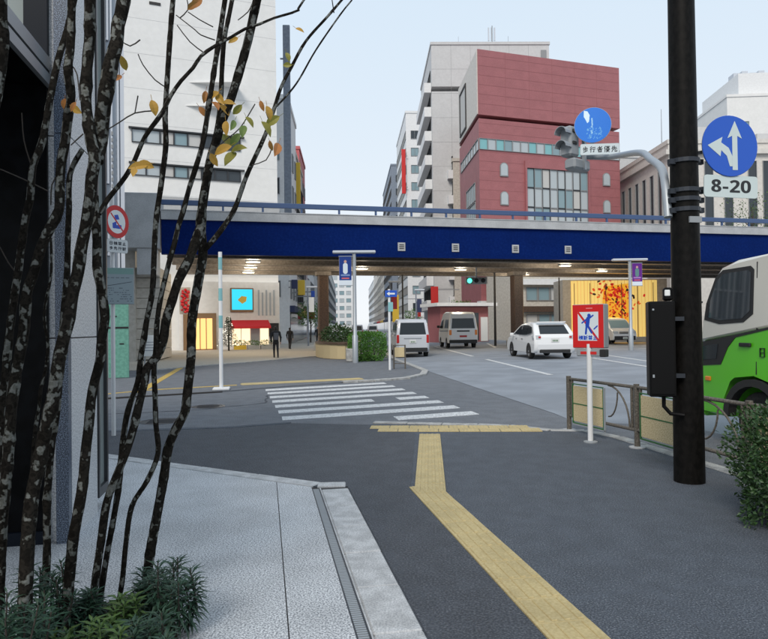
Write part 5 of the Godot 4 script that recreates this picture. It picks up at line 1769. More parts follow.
	ink_line(im, Vector2(102, 86), Vector2(96, 128), 25, bl)
	ink_line(im, Vector2(108, 86), Vector2(134, 66), 9, bl)
	ink_line(im, Vector2(96, 86), Vector2(62, 112), 9, bl)
	ink_line(im, Vector2(98, 128), Vector2(124, 172), 13, bl)
	ink_line(im, Vector2(92, 128), Vector2(86, 178), 13, bl)
	ink_line(im, Vector2(140, 150), Vector2(160, 132), 8, bl)
	var cg := ["across", "cut", "forbid", "stop"]
	for i in 4:
		ink_glyph(im, cg[i], 40 + i * 31, 190, 26, 4.0, bl)
	ink_line(im, Vector2(90, 22), Vector2(130, 22), 5, Color(0.85, 0.5, 0.5))
	print_sheet("face", rect2(0.425, 0.565), 0.425, 0.565, 0.0, print_mat("no_crossing_print", im), r).position = Vector3(0, 1.535, -0.002)
	st = new_st()
	cbox(st, Vector3(0, 1.18, -0.06), Vector3(0.34, 0.09, 0.1), 0.01)
	put("lower_plate", st, M["grey_casing"], r)
	st = new_st()
	bx(st, -0.11, 1.163, -0.01, 0.11, 1.2, -0.006)
	put("red_bar", st, M["sign_red"], r)
	st = new_st()
	cbox(st, Vector3(0.19, 1.18, -0.06), Vector3(0.08, 0.1, 0.12), 0.01)
	put("hinge_box", st, M["plastic_black"], r)
	st = new_st()
	lathe(st, [Vector2(0.09, 0.0), Vector2(0.09, 0.015), Vector2(0.04, 0.025)], 14, Transform3D(Basis(), Vector3(0, 0, -0.03)))
	put("foot", st, M["grey_casing"], r)
	# round prohibition sign on the left
	var ls := thing("prohibition_sign_post", "white post with red ringed round sign and map board", "sign", Vector3(-2.2, 0, -10.25))
	st = new_st()
	tube(st, [Vector3(0, -0.05, 0), Vector3(0, 3.55, 0)], [0.03], 12)
	put("post", st, M["white_paint"], ls)
	var q3 := Node3D.new()
	q3.name = "round_sign"
	ls.add_child(q3)
	q3.position = Vector3(0.07, 3.16, 0.04)
	q3.rotation.y = deg_to_rad(58)
	im = new_img(160, 160, Color(0.74, 0.08, 0.09))
	ink_poly(im, arcs_px(80, 80, 57), Color(0.84, 0.86, 0.87))
	ink_poly(im, [Vector2(52, 90), Vector2(78, 78), Vector2(78, 96), Vector2(110, 92), Vector2(112, 112), Vector2(54, 114)], bl)
	ink_poly(im, [Vector2(64, 50), Vector2(88, 44), Vector2(98, 66), Vector2(70, 72)], bl)
	ink_line(im, Vector2(44, 44), Vector2(118, 118), 8, Color(0.74, 0.08, 0.09))
	st = new_st()
	prism(st, circle2(0.245, 40), -0.01, 0.0)
	put("disc", st, M["galvanised"], q3)
	print_sheet("print", circle2(0.243, 40), 0.486, 0.486, 0.003, print_mat("ban_print", im), q3)
	var q4 := Node3D.new()
	q4.name = "small_plate"
	ls.add_child(q4)
	q4.position = Vector3(0.08, 2.8, 0.05)
	q4.rotation.y = deg_to_rad(40)
	im = new_img(120, 80, Color(0.8, 0.82, 0.83))
	for k in 4:
		ink_glyph(im, ["sun", "across", "forbid", "stop"][k], 14 + k * 25, 14, 20, 3, Color(0.2, 0.22, 0.26))
		ink_glyph(im, ["walk", "ahead", "go", "cut"][k], 14 + k * 25, 44, 20, 3, Color(0.2, 0.22, 0.26))
	st = new_st()
	prism(st, round_rect(0.33, 0.2, 0.03), -0.008, 0)
	put("plate", st, M["galvanised"], q4)
	print_sheet("print", round_rect(0.325, 0.195, 0.03), 0.325, 0.195, 0.003, print_mat("small_print", im), q4)
	var q5 := Node3D.new()
	q5.name = "map_board"
	ls.add_child(q5)
	q5.position = Vector3(0.09, 2.21, 0.05)
	q5.rotation.y = deg_to_rad(12)
	im = new_img(160, 200, Color(0.6, 0.66, 0.69))
	ink_poly(im, [Vector2(0, 0), Vector2(160, 0), Vector2(160, 34), Vector2(0, 34)], Color(0.5, 0.64, 0.62))
	ink_line(im, Vector2(20, 100), Vector2(150, 76), 3, Color(0.25, 0.28, 0.32))
	for i in 60:
		var q := Vector2(rng.randf_range(14, 146), 112 + 12 * (i % 7))
		ink_line(im, q, q + Vector2(rng.randf_range(2, 8), 0), 3, Color(0.36, 0.4, 0.44))
	for i in 5:
		ink_line(im, Vector2(16 + i * 26, 54), Vector2(32 + i * 26, 54), 4, Color(0.4, 0.44, 0.48))
	st = new_st()
	cbox(st, Vector3(0, 0, -0.012), Vector3(0.43, 0.54, 0.024), 0.004)
	put("panel", st, M["galvanised"], q5)
	print_sheet("print", rect2(0.42, 0.53), 0.42, 0.53, 0.003, print_mat("map_print", im), q5)

func arcs_px(cx: float, cy: float, r: float) -> Array:
	var o := []
	for i in 32:
		o.append(Vector2(cx + cos(TAU * i / 32) * r, cy + sin(TAU * i / 32) * r))
	return o

# ---------------------------------------------------------------- guard fence along the kerb
func build_fence() -> void:
	var zs := [-9.05, -7.55, -5.6, -3.65, -1.7, 0.25]
	var xs := [4.42, 4.6, 4.6, 4.6, 4.6, 4.6]
	for i in 5:
		var a := Vector3(xs[i], 0, zs[i])
		var b := Vector3(xs[i + 1], 0, zs[i + 1])
		var L := a.distance_to(b)
		var label: String = ["brown steel guard fence bay with straw panel and curved bars behind the red sign", "brown steel guard fence bay with straw panel behind the black pole", "brown steel guard fence bay beside the leafy bush", "brown steel guard fence bay past the leafy bush", "brown steel guard fence bay at the near end of the kerb"][i]
		var f := thing("guard_fence", label, "fence", a, atan2(-(b.z - a.z), b.x - a.x), "guard fence bays along the kerb")
		var st := new_st()
		tube(st, [Vector3(0, -0.05, 0), Vector3(0, 0.8, 0)], [0.035], 10)
		put("post", st, M["fence_steel"], f)
		if i == 4:
			st = new_st()
			tube(st, [Vector3(L, -0.05, 0), Vector3(L, 0.8, 0)], [0.035], 10)
			put("post", st, M["fence_steel"], f)
		st = new_st()
		lathe(st, [Vector2(0.1, 0.0), Vector2(0.1, 0.014), Vector2(0.04, 0.02)], 12)
		put("post_foot", st, M["concrete"], f)
		for y in [0.76, 0.22]:
			st = new_st()
			tube(st, [Vector3(0.03, y, 0), Vector3(L - 0.03, y, 0)], [0.022], 8)
			put("rail", st, M["fence_steel"], f)
		for x in [0.09, L - 0.09]:
			st = new_st()
			tube(st, [Vector3(x, 0.22, 0), Vector3(x, 0.76, 0)], [0.02], 8)
			put("upright", st, M["fence_steel"], f)
		# straw coloured panel
		var w := 0.72 if i == 0 else 1.05
		var x0 := 0.16 if i == 0 else 0.14
		var pc := Vector3(x0 + w / 2, 0.42, 0.035)
		st = new_st()
		for r in 2:
			cbox(st, pc + Vector3(0, -0.13 + 0.26 * r, 0), Vector3(w - 0.03, 0.25, 0.012), 0.003)
		var pn := put("straw_panel", st, M["panel_straw"], f)
		st = new_st()
		for e in [[-w / 2, 0.0, 0.015, 0.56], [w / 2, 0.0, 0.015, 0.56]]:
			box(st, pc + Vector3(e[0], e[1], 0), Vector3(e[2], e[3], 0.02))
		for y in [-0.28, 0.0, 0.28]:
			box(st, pc + Vector3(0, y, 0.001), Vector3(w, 0.014, 0.018))
		put("green_edge", st, M["panel_green"], pn)
		st = new_st()
		box(st, pc + Vector3(w / 2 + 0.02, -0.02, 0), Vector3(0.02, 0.6, 0.02))
		box(st, pc + Vector3(0.01, -0.3, 0), Vector3(w + 0.04, 0.018, 0.02))
		put("wire_edge", st, M["wire_grey"], pn)
		# curved bars beside the panel
		var cx := x0 + w + 0.06
		var cw := L - 0.14 - cx
		if cw > 0.25:
			st = new_st()
			var pts := []
			for k in 9:
				var t := k / 8.0 * PI / 2
				pts.append(Vector3(cx + cw * sin(t), 0.74 - 0.5 * (1 - cos(t)), 0))
			tube(st, pts, [0.013], 6)
			put("curved_bar", st, M["fence_steel"], f)
			st = new_st()
			pts = []
			for k in 7:
				var t := k / 6.0 * PI / 2
				pts.append(Vector3(cx + cw * 0.45 * cos(t), 0.66 - 0.34 * sin(t) , 0))
			tube(st, pts, [0.011], 6)
			put("curved_bar", st, M["fence_steel"], f)

# ---------------------------------------------------------------- poles, lamps, signal
func banner_lamp(label: String, at: Vector3, turn: float, h: float, bw: float, bh: float, base_c: Color, side: float) -> void:
	var l := thing("street_lamp", label, "street lamp", at, turn, "street lamps with banners")
	var st := new_st()
	tube(st, [Vector3(0, 0, 0), Vector3(0, 1.2, 0), Vector3(0, 1.25, 0), Vector3(0, h, 0)], [0.13, 0.13, 0.09, 0.08], 12)
	put("post", st, M["galvanised"], l)
	st = new_st()
	cbox(st, Vector3(0, h + 0.06, 0), Vector3(1.9, 0.12, 0.3), 0.03)
	put("lamp_bar", st, M["silver_light"], l)
	st = new_st()
	for y in [h - 0.12, h - 0.12 - bh]:
		bar(st, Vector3(0, y, 0), Vector3(side * (bw + 0.14), y, 0), 0.03, 0.03)
	put("banner_arm", st, M["galvanised"], l)
	var im := new_img(64, 150, base_c)
	ink_poly(im, [Vector2(0, 122), Vector2(64, 122), Vector2(64, 150), Vector2(0, 150)], Color(0.82, 0.86, 0.9))
	ink_line(im, Vector2(32, 45), Vector2(32, 78), 24, Color(0.8, 0.85, 0.88) if side < 0 else Color(0.35, 0.5, 0.5))
	ink_line(im, Vector2(32, 26), Vector2(32, 27), 14, Color(0.75, 0.6, 0.55))
	ink_line(im, Vector2(12, 96), Vector2(52, 96), 9, base_c.lightened(0.4))
	ink_line(im, Vector2(14, 112), Vector2(50, 112), 5, Color(0.85, 0.4, 0.4))
	var pm := print_mat("banner %s" % label.left(12), im, 0.8)
	st = new_st()
	bx(st, side * 0.12, h - 0.14 - bh, -0.006, side * (0.12 + bw), h - 0.12, -0.001)
	put("banner", st, M["sign_white"], l)
	print_sheet("banner_print", rect2(bw - 0.01, bh - 0.02), bw, bh, 0.003, pm, l).position = Vector3(side * (0.12 + bw / 2), h - 0.13 - bh / 2, 0)

func build_street_furniture() -> void:
	var st: SurfaceTool
	banner_lamp("grey street lamp with blue banner behind the clipped hedge", Vector3(3.95, 0, -28.75), deg_to_rad(-8), 4.85, 0.55, 1.3, Color(0.05, 0.2, 0.5), -1.0)
	banner_lamp("grey street lamp with purple banner before the golden display", Vector3(19.8, 0.1, -32.95), deg_to_rad(-12), 4.95, 0.55, 1.25, Color(0.36, 0.1, 0.5), 1.0)
	# blue and white post
	var p := thing("striped_post", "slim white post with blue bands on a flat foot", "post", Vector3(-1.1, 0, -17.35))
	st = new_st()
	tube(st, [Vector3(0, 0.02, 0), Vector3(0, 3.55, 0)], [0.05], 12)
	put("shaft", st, M["white_paint"], p)
	for y in [3.25, 2.45, 1.75]:
		st = new_st()
		tube(st, [Vector3(0, y - 0.16, 0), Vector3(0, y + 0.16, 0)], [0.053], 12)
		put("blue_band", st, M["glass_cyan"], p)
	st = new_st()
	cbox(st, Vector3(0, 0.03, 0), Vector3(0.42, 0.06, 0.42), 0.015)
	put("foot", st, M["white_paint"], p)
	# one way post on the island
	var a := thing("one_way_post", "slim white post with small blue arrow sign on island corner", "sign", Vector3(4.5, 0, -23.5))
	st = new_st()
	tube(st, [Vector3(0, 0, 0), Vector3(0, 2.95, 0)], [0.045], 12)
	put("post", st, M["white_paint"], a)
	st = new_st()
	cbox(st, Vector3(0.06, 2.78, 0.06), Vector3(0.44, 0.24, 0.02), 0.005)
	put("blue_plate", st, M["sign_blue"], a)
	st = new_st()
	prism(st, [Vector2(-0.1, 2.78), Vector2(0.0, 2.86), Vector2(0.0, 2.81), Vector2(0.2, 2.81), Vector2(0.2, 2.75), Vector2(0.0, 2.75), Vector2(0.0, 2.7)], 0.071, 0.075)
	put("white_arrow", st, M["sign_white"], a)
	st = new_st()
	cbox(st, Vector3(0.04, 2.3, 0.055), Vector3(0.18, 0.34, 0.015), 0.004)
	put("small_plate", st, M["glass_cyan"], a)
	# low barrier beside it
	var b := thing("low_barrier", "low straw coloured barrier beside the white van", "barrier", Vector3(4.75, 0, -24.0), deg_to_rad(-10))
	for x in [0.0, 0.42]:
		st = new_st()
		tube(st, [Vector3(x, 0, 0), Vector3(x, 0.9, 0)], [0.03], 8)
		put("post", st, M["fence_steel"], b)
	st = new_st()
	cbox(st, Vector3(0.21, 0.62, 0), Vector3(0.36, 0.36, 0.02), 0.005)
	put("panel", st, M["panel_straw"], b)
	st = new_st()
	bar(st, Vector3(0, 0.88, 0), Vector3(0.42, 0.88, 0), 0.03, 0.03)
	bar(st, Vector3(0, 0.2, 0), Vector3(0.42, 0.2, 0), 0.03, 0.03)
	put("rail", st, M["fence_steel"], b)
	# green traffic signal
	var s := thing("traffic_signal", "traffic signal showing green under the overpass", "traffic signal", Vector3(13.6, 4.62, -42.2), deg_to_rad(-16))
	st = new_st()
	cbox(st, Vector3(0.45, 0, -0.08), Vector3(1.5, 0.48, 0.16), 0.06)
	put("housing", st, M["grey_casing"], s)
	var gg := glow("signal_green", 0.05, 0.9, 0.55, 3.0)
	for k in 3:
		st = new_st()
		lathe(st, [Vector2(0, 0.012), Vector2(0.15, 0.0)], 16, Transform3D(Basis(Vector3.RIGHT, PI / 2), Vector3(0.45 * k, 0, 0.01)))
		put("lens", st, gg if k == 0 else M["plastic_black"], s)
		st = new_st()
		prism(st, arc(Vector2(0.45 * k, 0), 0.19, 0, 180, 8) + arc(Vector2(0.45 * k, 0), 0.175, 180, 0, 8), 0.0, 0.22)
		put("visor", st, M["grey_casing"], s)
	st = new_st()
	bx(st, 0.4, 0.2, -0.14, 0.5, 0.95, -0.06)
	put("hanger", st, M["galvanised"], s)
	# thin poles under the overpass
	for q in [[Vector3(16.3, 0, -44.8), 5.4, 0.09, "thin dark pole beside the brown pier"], [Vector3(9.8, 0, -46.0), 5.3, 0.07, "thin dark pole behind the white vans"], [Vector3(22.2, 0, -46.8), 5.2, 0.06, "thin dark pole left of the golden display"]]:
		var tp := thing("utility_pole", q[3], "pole", q[0], 0, "thin poles under the overpass")
		st = new_st()
		tube(st, [Vector3.ZERO, Vector3(0, q[1], 0)], [q[2], q[2] * 0.8], 8)
		put("shaft", st, M["plastic_black"], tp)
		st = new_st()
		lathe(st, [Vector2(q[2] * 2, 0), Vector2(q[2] * 2, 0.03), Vector2(q[2], 0.06)], 10)
		put("foot", st, M["plastic_black"], tp)
	# lamp posts, saplings and signs down the street
	var far_lamps := [[58.0, -3.6, "slim dark lamp post beyond the pier on the left footway"], [84.0, -3.9, "slim dark lamp post further along the left footway"], [64.0, 6.6, "slim dark lamp post standing on the far traffic island"], [92.0, 9.6, "slim dark lamp post at the far right kerb"], [52.0, 3.3, "slim dark lamp post just behind the stone planter"]]
	for q in far_lamps:
		var fl := thing("lamp_post", q[2], "street lamp", along(q[0], q[1]), -SA, "slim lamp posts down the street")
		st = new_st()
		tube(st, [Vector3.ZERO, Vector3(0, 5.2, 0)], [0.09, 0.06], 8)
		put("post", st, M["slate_wall"], fl)
		st = new_st()
		cbox(st, Vector3(0.35, 5.2, 0), Vector3(1.0, 0.16, 0.25), 0.04)
		put("lantern", st, M["silver_light"], fl)
		st = new_st()
		bx(st, 0.1, 3.0, -0.02, 0.55, 4.3, 0.02)
		put("flag", st, M[["sign_white", "glass_cyan", "lamp_red", "sign_white", "navy"][int(q[0]) % 5]], fl)
	var rg := RandomNumberGenerator.new()
	rg.seed = 12
	for q in [[72.0, -4.2, "small street tree with thin green crown on the left footway"], [70.0, 12.2, "small street tree before the red building"], [104.0, 10.2, "small street tree far along the right footway"], [118.0, -4.3, "small street tree far along the left footway"]]:
		var tr := thing("street_tree", q[2], "tree", along(q[0], q[1]), 0.0, "small street trees beyond the overpass")
		st = new_st()
		tube(st, [Vector3.ZERO, Vector3(0.05, 1.6, 0), Vector3(0, 3.4, 0.1)], [0.09, 0.07, 0.03], 7)
		for k in 5:
			var an := TAU * k / 5
			tube(st, [Vector3(0.03, 1.7 + 0.2 * k, 0), Vector3(cos(an) * 0.8, 2.8 + 0.2 * k, sin(an) * 0.8)], [0.035, 0.012], 5)
		put("trunk", st, M["twig"], tr)
		st = new_st()
		leaf_cloud(st, Vector3(0, 3.1, 0), Vector3(1.3, 1.2, 1.3), 1100, 0.2, rg, 2.0, 0.35)
		put("crown", st, M["leaf_hedge"], tr)
	# bare-ish tree rising behind the bridge rail at the right
	var bt := thing("street_tree", "thin yellowing tree rising behind the overpass rail by the stone building", "tree", Vector3(37.2, 0, -44.5), 0.0, "small street trees beyond the overpass")
	st = new_st()
	tube(st, [Vector3.ZERO, Vector3(0.1, 5, 0), Vector3(-0.1, 10.5, 0)], [0.16, 0.12, 0.03], 7)
	for k in 9:
		var an := TAU * k / 4.3
		tube(st, [Vector3(0.05, 5.6 + 0.45 * k, 0), Vector3(cos(an) * 1.5, 7.2 + 0.45 * k, sin(an) * 1.5)], [0.05, 0.012], 5)
	put("trunk", st, M["twig"], bt)
	st = new_st()
	leaf_cloud(st, Vector3(0, 8.9, 0), Vector3(2.0, 2.6, 2.0), 1300, 0.16, rg, 2.0, 0.5)
	put("crown", st, M["leaf_fresh"], bt)
	# curved stone planter on the island
	var pl := thing("stone_planter", "curved brown stone planter with low shrubs beyond the hedge", "planter", Vector3(3.9, 0.02, -35.5))
	st = new_st()
	var poly := []
	for k in 20:
		poly.append(Vector2(cos(TAU * k / 20) * 1.15, sin(TAU * k / 20) * 3.4))
	slab(st, poly, 0, 0.72)
	put("wall", st, M["panel_straw"], pl)
	st = new_st()
	for k in 20:
		poly[k] *= 1.03
	slab(st, poly, 0.72, 0.8)
	put("rim", st, M["pier_brown"], pl)
	var rng := RandomNumberGenerator.new()
	rng.seed = 77
	st = new_st()
	leaf_cloud(st, Vector3(0.1, 1.15, -0.4), Vector3(0.9, 0.5, 2.6), 1500, 0.16, rng, 2.0, 0.3)
	put("shrubs", st, M["leaf_bush"], pl)
	st = new_st()
	leaf_cloud(st, Vector3(0.6, 0.98, 2.5), Vector3(0.3, 0.2, 0.4), 160, 0.1, rng, 2.0, 0.2)
	put("red_flowers", st, M["leaf_3"], pl)

# ---------------------------------------------------------------- vehicles
var vh := {}  # shape of the vehicle in hand: hw, belt, top, tumble

func lateral(y: float) -> float:
	return vh.hw * (1.0 - vh.tumble * clampf((y - vh.belt) / (vh.top - vh.belt), 0.0, 1.0))

func shell(st: SurfaceTool, prof: Array, soft := 0.08) -> void:
	var c := Vector2.ZERO
	for p in prof:
		c += p / prof.size()
	var stn := [[-1.0, soft], [-0.975, soft * 0.45], [-0.93, soft * 0.12], [-0.84, 0.0], [0.84, 0.0], [0.93, soft * 0.12], [0.975, soft * 0.45], [1.0, soft]]
	var n := prof.size()
	var rows := []
	for s in stn:
		var row := []
		for p in prof:
			var q: Vector2 = p + (c - p).normalized() * s[1]
			row.append(Vector3(s[0] * lateral(q.y), q.y, -q.x))
		rows.append(row)
	st.set_smooth_group(4)
	for i in rows.size() - 1:
		st.set_smooth_group(4 if i != 3 else -1)
		for k in n:
			var k2 := (k + 1) % n
			var m: Vector3 = (rows[i][k] + rows[i + 1][k2]) * 0.5
			var o := m - Vector3(0, c.y, -c.x)
			var e: Vector2 = prof[k2] - prof[k]
			var nn := Vector2(e.y, -e.x)
			if nn.dot((prof[k] + prof[k2]) * 0.5 - c) < 0:
				nn = -nn
			o = Vector3(m.x * 0.2, nn.y, -nn.x)
			quad_o(st, rows[i][k], rows[i][k2], rows[i + 1][k2], rows[i + 1][k], o)
	st.set_smooth_group(-1)
	var idx := Geometry2D.triangulate_polygon(PackedVector2Array(prof))
	for e in [0, rows.size() - 1]:
		for i in range(0, idx.size(), 3):
			tri_o(st, rows[e][idx[i]], rows[e][idx[i + 1]], rows[e][idx[i + 2]], Vector3(-1 if e == 0 else 1, 0, 0))

func side_panel(st: SurfaceTool, poly: Array, sgn: float, off := 0.008, thick := 0.02) -> void:
	var pp := PackedVector2Array(poly)
	var idx := Geometry2D.triangulate_polygon(pp)
	var at := func(p: Vector2, o: float) -> Vector3: return Vector3(sgn * (lateral(p.y) + o), p.y, -p.x)
	for i in range(0, idx.size(), 3):
		tri_o(st, at.call(pp[idx[i]], off), at.call(pp[idx[i + 1]], off), at.call(pp[idx[i + 2]], off), Vector3(sgn, 0, 0))
	var c := Vector2.ZERO
	for p in pp:
		c += p / pp.size()
	for i in pp.size():
		var a := pp[i]
		var b := pp[(i + 1) % pp.size()]
		var o := (a + b) * 0.5 - c
		quad_o(st, at.call(a, off - thick), at.call(b, off - thick), at.call(b, off), at.call(a, off), Vector3(0, o.y, -o.x))

func end_panel(st: SurfaceTool, a: Vector2, b: Vector2, wa: float, wb: float, off := 0.01) -> void:
	# a thin plate lying on the profile from a (lower) to b (upper)
	var e := (b - a).normalized()
	var n := Vector2(e.y, -e.x)
	if n.x * signf(a.x) < 0:
		n = -n
	var p := []
	for o in [off, off - 0.03]:
		p.append(Vector3(-wa, a.y + n.y * o, -(a.x + n.x * o)))
		p.append(Vector3(wa, a.y + n.y * o, -(a.x + n.x * o)))
		p.append(Vector3(wb, b.y + n.y * o, -(b.x + n.x * o)))
		p.append(Vector3(-wb, b.y + n.y * o, -(b.x + n.x * o)))
	var nn := Vector3(0, n.y, -n.x)
	quad_o(st, p[0], p[1], p[2], p[3], nn)
	for k in 4:
		var k2 := (k + 1) % 4
		quad_o(st, p[k], p[k2], p[k2 + 4], p[k + 4], (p[k] + p[k2]) * 0.5 - (p[0] + p[1] + p[2] + p[3]) * 0.25)

func wheel(parent: Node, x: float, f: float, r: float, w: float, sgn: float) -> void:
	var xf := Transform3D(Basis(Vector3(0, -sgn, 0), Vector3(sgn, 0, 0), Vector3(0, 0, 1)), Vector3(sgn * x, r, -f))
	var st := new_st()
	lathe(st, [Vector2(r * 0.62, -w), Vector2(r * 0.93, -w), Vector2(r, -w * 0.8), Vector2(r, -w * 0.15), Vector2(r * 0.94, 0), Vector2(r * 0.66, 0.0), Vector2(r * 0.62, -0.03)], 22, xf, true)
	var t := put("wheel", st, M["tyre"], parent)
	st = new_st()
	lathe(st, [Vector2(r * 0.65, -0.012), Vector2(r * 0.58, -0.03), Vector2(0, -0.03)], 20, xf)
	for k in 6:
		var a := TAU * k / 6
		box(st, xf * Vector3(cos(a) * r * 0.34, -0.02, sin(a) * r * 0.34), Vector3(0.03, r * 0.1, r * 0.5), Basis(Vector3.RIGHT, a * sgn))
	lathe(st, [Vector2(r * 0.16, -0.02), Vector2(r * 0.12, 0.0), Vector2(0, 0.0)], 10, xf)
	put("rim", st, M["rim"], t)

func arches(parent: Node, fs: Array, r: float) -> void:
	for f in fs:
		for sgn in [-1.0, 1.0]:
			var st := new_st()
			var poly := []
			for k in 15:
				var a := PI * k / 14.0
				poly.append(Vector2(f + cos(a) * r * 1.14, r + sin(a) * r * 1.14))
			poly.append(Vector2(f - r * 1.14, r * 0.72))
			poly.append(Vector2(f + r * 1.14, r * 0.72))
			side_panel(st, poly, sgn, 0.006)
			put("wheel_arch", st, M["plastic_black"], parent)

func plate(parent: Node, at: Vector3, back: bool) -> void:
	var st := new_st()
	cbox(st, at, Vector3(0.34, 0.17, 0.02), 0.004)
	var p := put("number_plate", st, M["plate_white"], parent)
	st = new_st()
	var z := 0.012 if back else -0.012
	for k in 4:
		box(st, at + Vector3(-0.09 + k * 0.06, -0.02, z), Vector3(0.035, 0.07, 0.004))
	put("plate_digits", st, M["panel_green"], p)

func mirror(parent: Node, f: float, y: float, s: float, m: Material) -> void:
	for sgn in [-1.0, 1.0]:
		var st := new_st()
		cbox(st, Vector3(sgn * (lateral(y) + 0.1 * s), y, -f), Vector3(0.16, 0.14, 0.1) * s, 0.03)
		box(st, Vector3(sgn * (lateral(y) + 0.01), y - 0.05, -f), Vector3(0.08, 0.03, 0.04))
		put("mirror", st, m, parent)

func build_vehicles() -> void:
	var st: SurfaceTool
	# white hatchback
	vh = {"hw": 0.885, "belt": 0.98, "top": 1.58, "tumble": 0.2}
	var c := thing("hatchback_car", "white hatchback driving away behind the red sign", "car", Vector3(12.25, road_y(12.25, -28), -28.0), deg_to_rad(-6.5))
	st = new_st()
	shell(st, [Vector2(-2.18, 0.26), Vector2(-2.27, 0.42), Vector2(-2.3, 0.62), Vector2(-2.27, 0.92), Vector2(-2.2, 1.06), Vector2(-1.74, 1.45), Vector2(-1.5, 1.53), Vector2(-0.6, 1.575), Vector2(0.2, 1.5), Vector2(0.6, 1.36), Vector2(1.42, 1.0), Vector2(2.0, 0.86), Vector2(2.24, 0.68), Vector2(2.3, 0.45), Vector2(2.2, 0.26)])
	put("body", st, M["car_white"], c)
	for sgn in [-1.0, 1.0]:
		for poly in [[Vector2(-0.12, 1.02), Vector2(-0.12, 1.44), Vector2(0.18, 1.41), Vector2(0.98, 1.05)], [Vector2(-1.05, 1.03), Vector2(-1.05, 1.44), Vector2(-0.18, 1.45), Vector2(-0.18, 1.02)], [Vector2(-1.75, 1.12), Vector2(-1.52, 1.36), Vector2(-1.11, 1.43), Vector2(-1.11, 1.03)]]:
			st = new_st()
			side_panel(st, poly, sgn)
			put("side_window", st, M["car_glass"], c)
		st = new_st()
		side_panel(st, [Vector2(-2.2, 0.9), Vector2(-2.14, 1.02), Vector2(-1.86, 0.98), Vector2(-1.98, 0.84)], sgn, 0.004)
		box(st, Vector3(sgn * 0.72, 0.92, 2.25), Vector3(0.2, 0.18, 0.06))
		put("tail_lamp", st, M["lamp_clear"], c)
		st = new_st()
		box(st, Vector3(sgn * 0.66, 0.93, 2.285), Vector3(0.1, 0.07, 0.03))
		put("red_lens", st, M["lamp_red"], c)
		st = new_st()
		box(st, Vector3(sgn * 0.62, 0.72, -2.2), Vector3(0.34, 0.14, 0.1))
		put("headlamp", st, M["lamp_clear"], c)
		st = new_st()
		side_panel(st, [Vector2(-0.5, 0.82), Vector2(-0.28, 0.82), Vector2(-0.28, 0.86), Vector2(-0.5, 0.86)], sgn, 0.012)
		side_panel(st, [Vector2(0.42, 0.82), Vector2(0.64, 0.82), Vector2(0.64, 0.86), Vector2(0.42, 0.86)], sgn, 0.012)
		put("door_handle", st, M["rim"], c)
	st = new_st()
	end_panel(st, Vector2(-2.21, 1.07), Vector2(-1.78, 1.43), 0.62, 0.55)
	put("rear_window", st, M["car_glass"], c)
	st = new_st()
	end_panel(st, Vector2(1.4, 1.02), Vector2(0.62, 1.36), 0.68, 0.58)
	put("windscreen", st, M["car_glass"], c)
	st = new_st()
	cbox(st, Vector3(0, 1.56, 1.72), Vector3(1.25, 0.05, 0.24), 0.015)
	put("spoiler", st, M["car_white"], c)
	st = new_st()
	cbox(st, Vector3(0, 0.34, 2.25), Vector3(1.3, 0.14, 0.1), 0.02)
	put("rear_bumper", st, M["plastic_black"], c)
	plate(c, Vector3(0, 0.8, 2.3), true)
	arches(c, [-1.42, 1.38], 0.32)
	for f in [-1.42, 1.38]:
		for sgn in [-1.0, 1.0]:
			wheel(c, 0.895, f, 0.32, 0.2, sgn)
	mirror(c, 0.95, 1.02, 1.1, M["car_white"])
	# silver white minivan seen from behind
	vh = {"hw": 0.85, "belt": 1.1, "top": 1.99, "tumble": 0.14}
	var v := thing("minivan", "pale minivan with dark tailgate window beside the clipped hedge", "van", Vector3(7.75, road_y(7.75, -34.9), -34.9), deg_to_rad(-7.3))
	st = new_st()
	shell(st, [Vector2(-2.15, 0.28), Vector2(-2.25, 0.45), Vector2(-2.26, 1.1), Vector2(-2.15, 1.5), Vector2(-2.05, 1.85), Vector2(-1.9, 1.95), Vector2(-0.5, 2.0), Vector2(0.7, 1.9), Vector2(1.0, 1.78), Vector2(1.75, 1.12), Vector2(2.15, 0.95), Vector2(2.25, 0.6), Vector2(2.2, 0.28)])
	put("body", st, M["car_silver"], v)
	st = new_st()
	end_panel(st, Vector2(-2.25, 1.18), Vector2(-2.08, 1.78), 0.68, 0.6)
	put("tailgate_window", st, M["car_glass"], v)
	st = new_st()
	end_panel(st, Vector2(1.7, 1.18), Vector2(1.05, 1.74), 0.7, 0.62)
	put("windscreen", st, M["car_glass"], v)
	for sgn in [-1.0, 1.0]:
		for poly in [[Vector2(-2.0, 1.18), Vector2(-1.9, 1.75), Vector2(-1.0, 1.8), Vector2(-1.0, 1.16)], [Vector2(-0.92, 1.16), Vector2(-0.92, 1.8), Vector2(0.2, 1.8), Vector2(0.2, 1.14)], [Vector2(0.28, 1.14), Vector2(0.28, 1.78), Vector2(0.75, 1.72), Vector2(1.4, 1.14)]]:
			st = new_st()
			side_panel(st, poly, sgn)
			put("side_window", st, M["car_glass"], v)
		st = new_st()
		cbox(st, Vector3(sgn * 0.76, 0.95, 2.24), Vector3(0.14, 0.42, 0.06), 0.02)
		put("tail_lamp", st, M["lamp_red"], v)
	st = new_st()
	cbox(st, Vector3(0, 0.4, 2.24), Vector3(1.5, 0.2, 0.1), 0.03)
	put("rear_bumper", st, M["plastic_black"], v)
	st = new_st()
	cbox(st, Vector3(0, 0.98, 2.255), Vector3(0.9, 0.06, 0.05), 0.015)
	put("garnish", st, M["rim"], v)
	plate(v, Vector3(0, 0.82, 2.275), true)
	arches(v, [-1.35, 1.4], 0.31)
	for f in [-1.35, 1.4]:
		for sgn in [-1.0, 1.0]:
			wheel(v, 0.86, f, 0.31, 0.2, sgn)
	mirror(v, 1.25, 1.2, 1.2, M["car_silver"])
